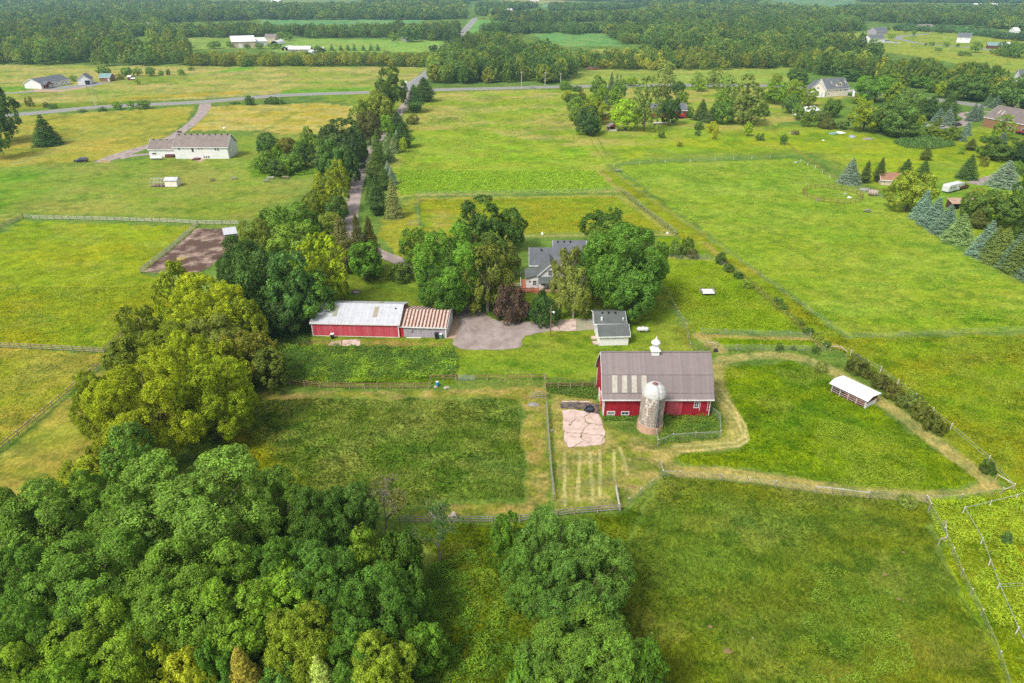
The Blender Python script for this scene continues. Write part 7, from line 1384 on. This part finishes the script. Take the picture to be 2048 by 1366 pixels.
# ================= vehicles =================
def car(px, py, rz, label, cat, paint, L=4.8, W=1.9, Hh=1.75, suv=True, name='parked_car', z=0.0, white_nose=False):
    g = G(px, py); root = empty(name, (g[0], g[1], z), rz, label, cat); m = MB(); h0 = 0.35; hb = Hh*0.58
    # body silhouette (x along length, z) extruded over width, cabin tapered
    pr = [(-L/2, h0), (L/2, h0), (L/2, hb*0.86), (L*0.44, hb*0.93), (L*0.20, hb), (-L/2+0.02, hb)] if suv else [(-L/2, h0), (L/2, h0), (L/2, hb*0.8), (L*0.22, hb), (-L*0.38, hb), (-L/2, hb*0.9)]
    m.prismy(pr, -W/2, W/2); x0, x1, x2, x3 = (L*0.20, L*0.08, -L*0.44, -L*0.49) if suv else (L*0.2, L*0.06, -L*0.22, -L*0.38); t = W/2-0.22
    body = m.build('body', M[paint], root)
    m = MB(); m.add([(x0,-W/2+.04,hb+.003),(x0,W/2-.04,hb+.003),(x3,W/2-.04,hb+.003),(x3,-W/2+.04,hb+.003),(x1,-t,Hh-.06),(x1,t,Hh-.06),(x2,t,Hh-.06),(x2,-t,Hh-.06)], [(3,2,1,0),(4,5,6,7),(0,1,5,4),(1,2,6,5),(2,3,7,6),(3,0,4,7)]); m.build('windows', M['glass'], root)
    m = MB(); m.box(x2-0.03, x1+0.03, -t-0.02, t+0.02, Hh-.055, Hh); m.build('roof_panel', M[paint], body)
    for xx in (L*0.32, -L*0.32):
        for s_ in (-1, 1):
            m = MB(); m.tube([(xx, s_*(W/2-0.22), 0.34),(xx, s_*(W/2+0.02), 0.34)], [0.34,0.34], 14); wv = m.build('wheel', M['black_plastic'], root); m = MB(); m.tube([(xx, s_*(W/2+0.021), 0.34),(xx, s_*(W/2+0.035), 0.34)], [0.2,0.2], 10); m.build('rim', M['steel'], wv)
    for s_ in (-1, 1): m = MB(); m.box(L/2+0.003, L/2+0.04, s_*W*0.36-0.2, s_*W*0.36+0.2, hb*0.62, hb*0.78); m.build('headlight', M['white'], root)
    return root
M['navy_paint'] = surf('navy_paint', (52,54,72), (60,64,82), 1, 0.2, spec=0.6); M['maroon_paint'] = surf('maroon_paint', (120,36,46), (130,40,50), 1, 0.25, spec=0.6); M['white_paint'] = surf('white_paint', (240,240,242), (232,232,236), 1, 0.25, spec=0.5); M['black_paint'] = surf('black_paint', (34,32,38), (44,40,46), 1, 0.2, spec=0.6)
car(163, 324, R_(180+12), 'dark navy suv parked on the grass left of the ranch drive', 'car', 'navy_paint', L=5.0)
car(727, 334, R_(255), 'dark small vehicle driving down the gravel drive under the oaks', 'car', 'black_paint', L=4.2, suv=False)
car(1844, 259, R_(10), 'white car parked behind the thicket, front one', 'car', 'white_paint', L=4.6, suv=False, name='parked_car'); car(1848, 254, R_(15), 'white van shaped car behind the front white one', 'car', 'white_paint', L=5.2, Hh=2.1); car(1883, 258, R_(20), 'silver white car between bushes near the log house', 'car', 'white_paint', L=4.4, suv=False); car(1914, 252, R_(30), 'dark pickup on the log house drive', 'car', 'black_paint', L=5.2)
car(1776, 86, R_(0), 'white vehicle beside the far white house', 'car', 'white_paint', L=7, Hh=3, W=2.5); car(1792, 87, R_(0), 'white trailer shape right of the far white vehicle', 'car', 'white_paint', L=8, Hh=2.2, W=2.4, suv=False)
def horse_trailer():
    g = G(1904, 382); rz = math.atan2((G(1932,371)-G(1880,383))[1], (G(1932,371)-G(1880,383))[0]); root = empty('horse_trailer', g, rz, 'white gooseneck horse trailer with small dark windows', 'trailer'); L, W, h = 9.0, 2.4, 2.75
    m = MB(); m.prismy([(-L/2,0.5),(L/2-2.4,0.5),(L/2-2.4,1.5),(L/2,1.5),(L/2,2.6),(L/2-0.5,h),(-L/2+0.25,h),(-L/2,2.3)], -W/2, W/2); b = m.build('body', M['white_paint'], root)
    for k, x in enumerate((-3.4,-2.3,-1.6,-0.9,1.2,3.2)): m = MB(); s = 0.55 if k in (0,4,5) else 0.4; m.box(x, x+s, -W/2-0.03, -W/2-0.003, 1.55, 1.55+s*0.9); m.build('window', M['glass'], b)
    m = MB(); m.box(0.4, 1.1, -W/2-0.03, -W/2-0.003, 0.6, 2.4); m.build('door', M['white'], b)
    for x in (-0.9, 0.2):
        for s_ in (-1,1): m = MB(); m.tube([(x, s_*(W/2-0.3), 0.38),(x, s_*(W/2-0.02), 0.38)], [0.38,0.38], 12); m.build('wheel', M['black_plastic'], root)
    m = MB(); m.box(-1.5, 0.8, -W/2-0.06, -W/2-0.031, 0.55, 0.95); m.build('fender', M['steel'], root)
    v = np.array([math.cos(rz), math.sin(rz), 0]); t = g + v*(L/2+1.0); return t, rz
tp, rz_ = horse_trailer()
def pickup(p, rz):
    root = empty('pickup_truck', p, rz, 'maroon pickup truck hitched to the horse trailer', 'truck'); L, W = 5.6, 2.0
    m = MB(); m.prismy([(-L/2,0.5),(L/2,0.5),(L/2,1.15),(L/2-1.5,1.25),(-L/2,1.25)], -W/2, W/2); b = m.build('body', M['maroon_paint'], root)
    m = MB(); m.prismy([(L/2-1.6,1.253),(L/2-2.3,1.9),(-0.9,1.9),(-1.0,1.253)], -W/2+.1, W/2-.1); c = m.build('cab', M['maroon_paint'], root); m = MB(); m.box(-0.7, 0.9, -W/2+.06, -W/2+.097, 1.4, 1.8); m.build('window', M['glass'], c)
    m = MB(); m.box(-L/2+.1, -1.05, -W/2+.15, W/2-.15, 1.253, 1.27); m.build('bed', M['black_plastic'], b)
    for x in (-L*0.3, L*0.32):
        for s_ in (-1,1): m = MB(); m.tube([(x, s_*(W/2-0.24), 0.4),(x, s_*(W/2+.02), 0.4)], [0.4,0.4], 12); m.build('wheel', M['black_plastic'], root)
    for s_ in (-1, 1): m = MB(); m.box(L/2+.003, L/2+.04, s_*0.75-.18, s_*0.75+.18, .8, 1.0); m.build('headlight', M['white'], root)
pickup(tp, rz_)
# ================= tanks, bins and small things =================
def tank(px, py, L, D, rz, label, mat='white_paint', name='propane_tank'):
    root = empty(name, G(px, py), rz, label, 'tank'); r = D/2; zc = r + 0.22; m = MB(); a = np.linspace(0, math.pi/2, 5)
    pts = [(-L/2+r*0.8-r*0.8*math.cos(t), 0, zc) for t in a] + [(L/2-r*0.8+r*0.8*math.sin(t), 0, zc) for t in a]; rs = [max(0.02, r*math.sin(t)) for t in a] + [max(0.02, r*math.cos(t)) for t in a]
    m.tube(pts, rs, 16); m.build('body', M[mat], root, True)
    for x in (-L*0.28, L*0.28): m = MB(); m.box(x-0.08, x+0.08, -r*0.7, r*0.7, 0, zc-r*0.6); m.build('leg', M['grey_wood'], root)
    m = MB(); m.tube([(0,0,zc+r-0.03),(0,0,zc+r+0.15)], [0.2,0.16], 10); m.build('valve_dome', M[mat], root); return root
tank(1285, 664, 2.5, 0.95, 0, 'white propane tank on the lawn right of the garages'); tank(314.5, 319.5, 5.2, 1.25, 0, 'long white propane tank under the ranch garage wall')
# stock tank and tub on the slab
root = empty('stock_tank', G(1179, 822), 0, 'round black stock tank on the dark strip of the slab', 'water tank'); r = 0.72; m = MB(); m.tube([(0,0,0),(0,0,0.62)], [r,r*1.03], 20, False); m.tube([(0,0,0.62),(0,0,0.05)], [r*0.9,r*0.88], 20, False); m.add([(r*1.03*math.cos(t), r*1.03*math.sin(t), 0.62) for t in np.linspace(0,6.283,21)[:-1]] + [(r*0.9*math.cos(t), r*0.9*math.sin(t), 0.62) for t in np.linspace(0,6.283,21)[:-1]], [(k,(k+1)%20,20+(k+1)%20,20+k) for k in range(20)]); m.build('wall', M['black_plastic'], root)
m = MB(); m.tube([(0,0,0.12),(0,0,0.45)], [r*0.88,r*0.88], 20); m.build('water', M['glass'], root)
def lump(name, px, py, s, mat, label, cat, seed=1, n=1, group=None):
    """irregular stone or heap"""
    import bmesh
    bm = bmesh.new(); bmesh.ops.create_icosphere(bm, subdivisions=2, radius=1.0); rg = random.Random(seed)
    for v in bm.verts:
        k = 1 + 0.22*math.sin(v.co.x*3.1+seed) * math.cos(v.co.y*2.7+seed*2) + rg.uniform(-.07,.07); v.co = Vector((v.co.x*s[0]*k, v.co.y*s[1]*k, max(-0.05, v.co.z*k*s[2] + s[2]*0.25)))
    me = bpy.data.meshes.new(name); bm.to_mesh(me); bm.free(); me.materials.append(M[mat]); o = link(name, me); o.location = G(px, py); return tag(o, label, cat, group)
lump('water_tub', 1171, 822, (0.3,0.3,0.3), 'black_plastic', 'small dark tub left of the round stock tank', 'tub', 3)
lump('boulder', 906, 1036, (0.62,0.55,0.75), 'rock', 'pale boulder standing before the weathered fence', 'rock', 4)
lump('stone', 872, 775, (0.45,0.3,0.3), 'rock', 'pale stones at the foot of the blue barrel', 'rock', 5); lump('stone', 893, 776, (0.6,0.35,0.22), 'rock', 'flat pinkish stone right of the blue barrel', 'rock', 6)
lump('hay_pile', 364, 518, (1.5,1.1,0.4), 'hay', 'heap of yellow hay on the brown dirt', 'hay', 7); lump('hay_mound', 1186, 139, (5.0,3.0,2.4), 'rust_plain', 'reddish earth mound at the edge of the far mown field', 'mound', 8)
lump('manhole_cover', 1067, 809, (1.1,0.7,0.10), 'grey_wood', 'grey grate lying in the hay strip', 'grate', 9); lump('dirt_mound', 1104, 861, (0.35,0.35,0.2), 'grey_wood', 'small grey stump beside the long rail fence', 'stump', 10)
root = empty('blue_barrel', G(875, 772), 0, 'bright blue barrel in the fence corner', 'barrel'); m = MB(); m.tube([(0,0,0),(0,0,0.1),(0,0,0.45),(0,0,0.8),(0,0,0.9)], [0.27,0.3,0.32,0.3,0.26], 14); m.build('body', M['blue_plastic'], root); m = MB(); m.tube([(0,0,0.9),(0,0,0.94)], [0.24,0.24], 14); m.build('lid', M['white'], root)
def wheelie(px, py, label, mat, s=1.0, lid=None):
    root = empty('trash_bin', G(px, py), 0, label, 'bin'); m = MB(); m.add([(-.26*s,-.26*s,0.05),(.26*s,-.26*s,0.05),(.26*s,.26*s,0.05),(-.26*s,.26*s,0.05),(-.34*s,-.36*s,1.05*s),(.34*s,-.36*s,1.05*s),(.34*s,.36*s,1.05*s),(-.34*s,.36*s,1.05*s)], [(3,2,1,0),(4,5,6,7),(0,1,5,4),(1,2,6,5),(2,3,7,6),(3,0,4,7)]); m.build('body', M[mat], root)
    m = MB(); m.box(-.37*s,.37*s,-.4*s,.38*s,1.053*s,1.13*s); m.build('lid', M[lid or mat], root)
    for x in (-.28, .2): m = MB(); m.tube([(x*s,.3*s,.1),(x*s+.08,.3*s,.1)], [.1,.1], 8); m.build('wheel', M['black_plastic'], root)
wheelie(874, 677.5, 'black trash bin against the grey wall of the rusty roofed shed', 'black_plastic', 1.15); wheelie(881, 677, 'pale green bin beside the black one', 'green_plastic', 1.0, 'white'); wheelie(665.5, 677, 'black bin with a white lid against the red shed', 'black_plastic', 1.0, 'white')
q = MB(); g = G(828, 675.8); q.box(-1.5, 1.5, -0.1, 0.1, 0.02, 0.12); o = q.build('white_pole_pile', M['white'], None); o.location = g; tag(o, 'white boards lying along the grey shed wall', 'boards')
# fire ring on the lawn
m = MB(); n = 16
for k in range(n): a = 6.283*k/n; m.tube([(0.95*math.cos(a),0.95*math.sin(a),-.02),(0.95*math.cos(a),0.95*math.sin(a),0.14)], [0.24,0.2], 6)
root = empty('fire_ring', G(712, 584.5), 0, 'dark ring of stones on the lawn behind the red shed', 'fire pit'); m.build('ring', M['tarpatch'], root); m = MB(); m.tube([(0,0,0.0),(0,0,0.03)], [0.75,0.75], 16); m.build('ash', M['grey_wood'], root)
# wagon deck in the pen
a, b = G(1404, 592), G(1432, 593); root = empty('flat_wagon', a, 0.02, 'grey flat wagon bed standing in the small pen', 'wagon'); L = 3.0
m = MB(); m.box(0, L, 0, 2.6, 0.55, 0.65); m.build('bed', M['stain_white'], root)
for x in (0, L-.1): m = MB(); m.box(x, x+.1, 0, 2.6, 0.653, 1.1); m.build('side_board', M['grey_wood'], root)
for x in (.5, L-.5):
    for y in (.2, 2.4): m = MB(); m.tube([(x,y-.08,.28),(x,y+.08,.28)], [.28,.28], 10); m.build('wheel', M['black_plastic'], root)
# paddock shelter at the corner, chicken coop with run
a = G(452, 485); root = empty('paddock_shelter', a, R_(25), 'small grey shelter with a white roof in the corner of the dirt paddock', 'shed'); W, D = 3.2, 4.6
m = MB(); m.box(0, W, D-.08, D, 0, 2.2); m.box(0, .08, .0, D-.08, 0, 2.2); m.box(W-.08, W, 0.0, D-.08, 0, 2.2); m.box(.08, W-.08, 0, .08, 0, 2.2); m.build('wall', M['grey_wood'], root); m = MB(); m.slab((-.2,-.3,2.3),(W+.2,-.3,2.3),(W+.2,D+.3,2.7),(-.2,D+.3,2.7),.08); m.build('roof', M['white_metal'], root)
a = G(331, 374); root = empty('hen_house', a, 0, 'cream hen house with an open wire run on the ranch lawn', 'coop'); L = 4.2
m = MB(); m.prism([(0,0.1),(3.6,0.1),(3.6,2.0),(1.6,3.0),(0.2,2.3)], 0, L); m.build('wall', M['cream_siding'], root); m = MB(); m.slab((-.2,-.15,2.25),(L+.2,-.15,2.25),(L+.2,1.6,3.15),(-.2,1.6,3.15),.08); m.slab((-.2,1.604,3.15),(L+.2,1.604,3.15),(L+.2,3.9,1.95),(-.2,3.9,1.95),.08); m.build('roof', M['white_metal'], root)
m = MB()
for x in (-5.4,-4.1,-2.8,-1.5,-.1):
    for y in (0.1, 3.4): m.bar((x,y,0),(x,y,2.3 if y>1 else 1.6),0.09)
for y, z in ((0.1,1.6),(3.4,2.3),(0.1,0.7),(3.4,1.2),(1.7,2.5)): m.bar((-5.4,y,z),(-.1,y,z),0.09)
for x in (-5.4,-4.1,-2.8,-1.5): m.bar((x,.1,1.6),(x,1.7,2.5),0.08); m.bar((x,1.7,2.5),(x,3.4,2.3),0.08)
m.build('run_frame', M['white_wood'], root); m = MB(); m.box(-5.3,-.1,.15,3.3,0.0,0.12); m.box(-3.6,-.2,.5,1.2,0.123,0.6); m.build('run_floor', M['dark_wood'], root)
def table(px, py, label, mat='grey_wood', L=1.8, name='picnic_table', rz=0.2):
    root = empty(name, G(px, py), rz, label, 'table'); m = MB(); m.box(-L/2,L/2,-.4,.4,.72,.78); m.build('table_top', M[mat], root)
    for y in (-.75,.75): m = MB(); m.box(-L/2,L/2,y-.13,y+.13,.42,.47); m.build('bench', M[mat], root)
    for x in (-L*.35,L*.35): m = MB(); m.bar((x,-.7,0),(x,-.1,.72),.08); m.bar((x,.7,0),(x,.1,.72),.08); m.bar((x,-.7,.4),(x,.7,.4),.07); m.build('leg', M[mat], root)
table(541, 358, 'white table on the lawn edge near the thicket', 'white_wood', 2.6); table(571, 357, 'low brown table right of the white one', 'fence_wood', 2.4); table(533, 364, 'low grey frame in front of the white table', 'grey_wood', 2.2); table(425, 362, 'dark round table alone on the ranch lawn', 'tarpatch', 1.6); table(468, 358.5, 'grey bench table on the ranch lawn', 'grey_wood', 2.0)
table(1236, 343, 'grey table in the meadow by the diagonal fence', 'grey_wood', 2.6); table(1735, 424, 'grey feeder in the pasture below the round pen', 'grey_wood', 2.0, name='hay_feeder')
lump('yard_clutter', 1666, 269, (2.2,1.4,0.9), 'green_plastic', 'teal tarp covered heap below the golden tree', 'heap', 21); lump('yard_clutter', 1681, 267, (2.4,1.3,0.8), 'white', 'white covered heap beside the teal one', 'heap', 22); lump('yard_clutter', 1704, 275, (1.6,2.2,0.9), 'steel', 'grey machine in the grass right of the covered heaps', 'machine', 23); lump('yard_clutter', 1737, 279, (2.8,1.4,0.6), 'grey_wood', 'low grey heap near the fern bed', 'heap', 24); lump('brush_heap', 1588, 268, (2.4,1.5,0.9), 'fence_wood', 'grey brush heap in the yellow meadow', 'heap', 25); lump('feed_tub', 1647, 281, (0.7,0.5,0.25), 'white', 'small pale tub alone in the meadow', 'tub', 26)
lump('stone_heap', 1728, 381, (1.7,1.2,0.8), 'grey_wood', 'grey stone heap by the wood barrel', 'heap', 27)
root = empty('wood_barrel', G(1745, 391), R_(-25), 'large grey horizontal barrel in the fence corner', 'barrel'); m = MB(); m.tube([(-1.4,0,1.0),(-0.5,0,1.0),(0.5,0,1.0),(1.4,0,1.0)], [0.92,1.0,1.0,0.92], 16); m.build('body', M['rock'], root)
for x in (-1.0, 0, 1.0): m = MB(); m.tube([(x-.06,0,1.0),(x+.06,0,1.0)], [1.03,1.03], 16); m.build('hoop', M['rust_plain'], root)
lump('water_trough', 1699, 396, (0.8,0.4,0.4), 'stain_white', 'pale trough inside the round pen', 'trough', 28); lump('water_trough', 1690, 389, (0.5,0.4,0.5), 'steel', 'grey bucket inside the round pen rails', 'bucket', 29); lump('water_trough', 1635, 401, (0.6,0.4,0.5), 'steel', 'grey tub at the lower left of the round pen', 'tub', 30); lump('salt_block', 1592, 325, (0.9,0.5,0.35), 'steel', 'pale blue tub near the far wire fence', 'tub', 31)
root = empty('canoe', G(1319, 248), 0.02, 'long white upturned boat behind the meadow tree', 'boat'); m = MB(); m.tube([(-3.6,0,.35),(-2.5,0,.5),(0,0,.55),(2.5,0,.5),(3.6,0,.35)], [.05,.38,.48,.38,.05], 10); m.build('hull', M['white_paint'], root, True)
root = empty('culvert_box', G(1065, 177), 0, 'grey box on the near highway verge', 'box'); m = MB(); m.box(-1.4,1.4,-1,1,0,1.5); m.build('body', M['grey_wood'], root); m = MB(); m.box(-1.5,1.5,-1.1,1.1,1.503,1.62); m.build('lid', M['steel'], root)
root = empty('mailbox', G(1251, 172), 0, 'dark mailbox at the highway behind the hedge cluster', 'mailbox'); m = MB(); m.bar((0,0,0),(0,0,1.1),.15); m.build('post', M['brown_wood'], root); m = MB(); m.box(-.3,.3,-.5,.5,1.1,1.7); m.build('box', M['black_plastic'], root)
root = empty('road_sign', G(812, 170), 0, 'white sign at the highway junction', 'sign'); m = MB(); m.bar((0,0,0),(0,0,1.4),.12); m.build('post', M['steel'], root); m = MB(); m.box(-.7,.7,-.06,-.003,1.4,2.6); m.build('plate', M['white'], root)
root = empty('road_sign', G(884, 101), 0, 'white sign on the verge of the rising side road', 'sign'); m = MB(); m.bar((0,0,0),(0,0,1.4),.15); m.build('post', M['steel'], root); m = MB(); m.box(-.9,.9,-.08,-.003,1.4,3.2); m.build('plate', M['white'], root)
root = empty('yellow_sign', G(360, 269), 0, 'dark frame sign between the ranch drive and the roof', 'sign'); m = MB(); m.bar((-.7,0,0),(-.7,0,1.6),.15); m.bar((.7,0,0),(.7,0,1.6),.15); m.build('post', M['dark'], root); m = MB(); m.box(-1,1,-.1,.1,.8,1.6); m.build('plate', M['dark_wood'], root)
lump('satellite_dish', 449, 257, (0.6,0.5,0.7), 'white', 'small white dome in the yellow field behind the ranch', 'marker', 33); lump('beehive', 1085, 469.5, (0.45,0.4,0.6), 'white', 'white box at the front fence of the plot', 'box', 34); lump('beehive', 1335, 468, (0.4,0.4,0.5), 'white', 'white block at the corner of the plot fence', 'box', 35)
lump('wheelbarrow', 1431, 703, (0.55,0.35,0.5), 'black_plastic', 'black cart at the barn end of the double fence', 'cart', 36); lump('red_bucket', 198, 889, (0.3,0.3,0.3), 'red_bright', 'dark red bucket at the foot of the left grove', 'bucket', 37)
# flowers and stones of the round lawn rim are part of the ground; raked patch in the plot corner
root = empty('raked_patch', G(852, 470), 0, 'small pale plot with young shrubs by the yard corner', 'garden bed'); m = MB(); m.box(-1.6,2.4,-1.0,1.0,0.0,0.06); m.build('bed', M['concrete'], root)
M['soil'] = surf('soil', (168,136,100), (130,120,70), 3, 0.95)
# bare soil spots
for (px, py, s, lb) in ((1249,1157,0.7,'bare sandy spot in the long grass below the fence'),(1280,917,0.6,'bare orange spot in the barnyard'),(1420,1257,0.45,'round bare spot in the lower pasture'),(1768,1152,0.5,'bare pink spot in the lower right pasture'),(1797,1202,0.4,'small bare spot near the pink one'),(1805,1108,0.35,'rusty round spot in the lower right pasture'),(1455,1305,0.8,'straw coloured bald spot in the lower pasture'),(1266,974,0.7,'bare spot in the lower barnyard')):
    g = G(px, py); polysheet('bare_spot', [(g[0]+s*0.75*math.cos(a)*(0.8+0.3*math.sin(a*3+px)), g[1]+s*0.5*math.sin(a)) for a in np.linspace(0,6.283,13)[:-1]], 0.3 if py > 1000 else 0.08, M['soil'], lb, world=True)
# ================= haze =================
def haze():
    mb = MB(); mb.box(-7000, 7000, -80, 8900, -1.2, CAM_H + 12); m = bpy.data.materials.new('haze'); m.use_nodes = True; nt = m.node_tree; nt.nodes.clear()
    out = N(nt, "ShaderNodeOutputMaterial"); v = N(nt, "ShaderNodeVolumePrincipled"); v.inputs['Color'].default_value = (0.45, 0.68, 1.0, 1); v.inputs['Density'].default_value = HAZE
    v.inputs['Anisotropy'].default_value = 0.3
    nt.links.new(v.outputs[0], out.inputs['Volume']); o = mb.build('haze', m); tag(o, 'thin bluish summer haze over the far country', kind='stuff'); o.display_type = 'BOUNDS'
HAZE = 0.00014
haze()
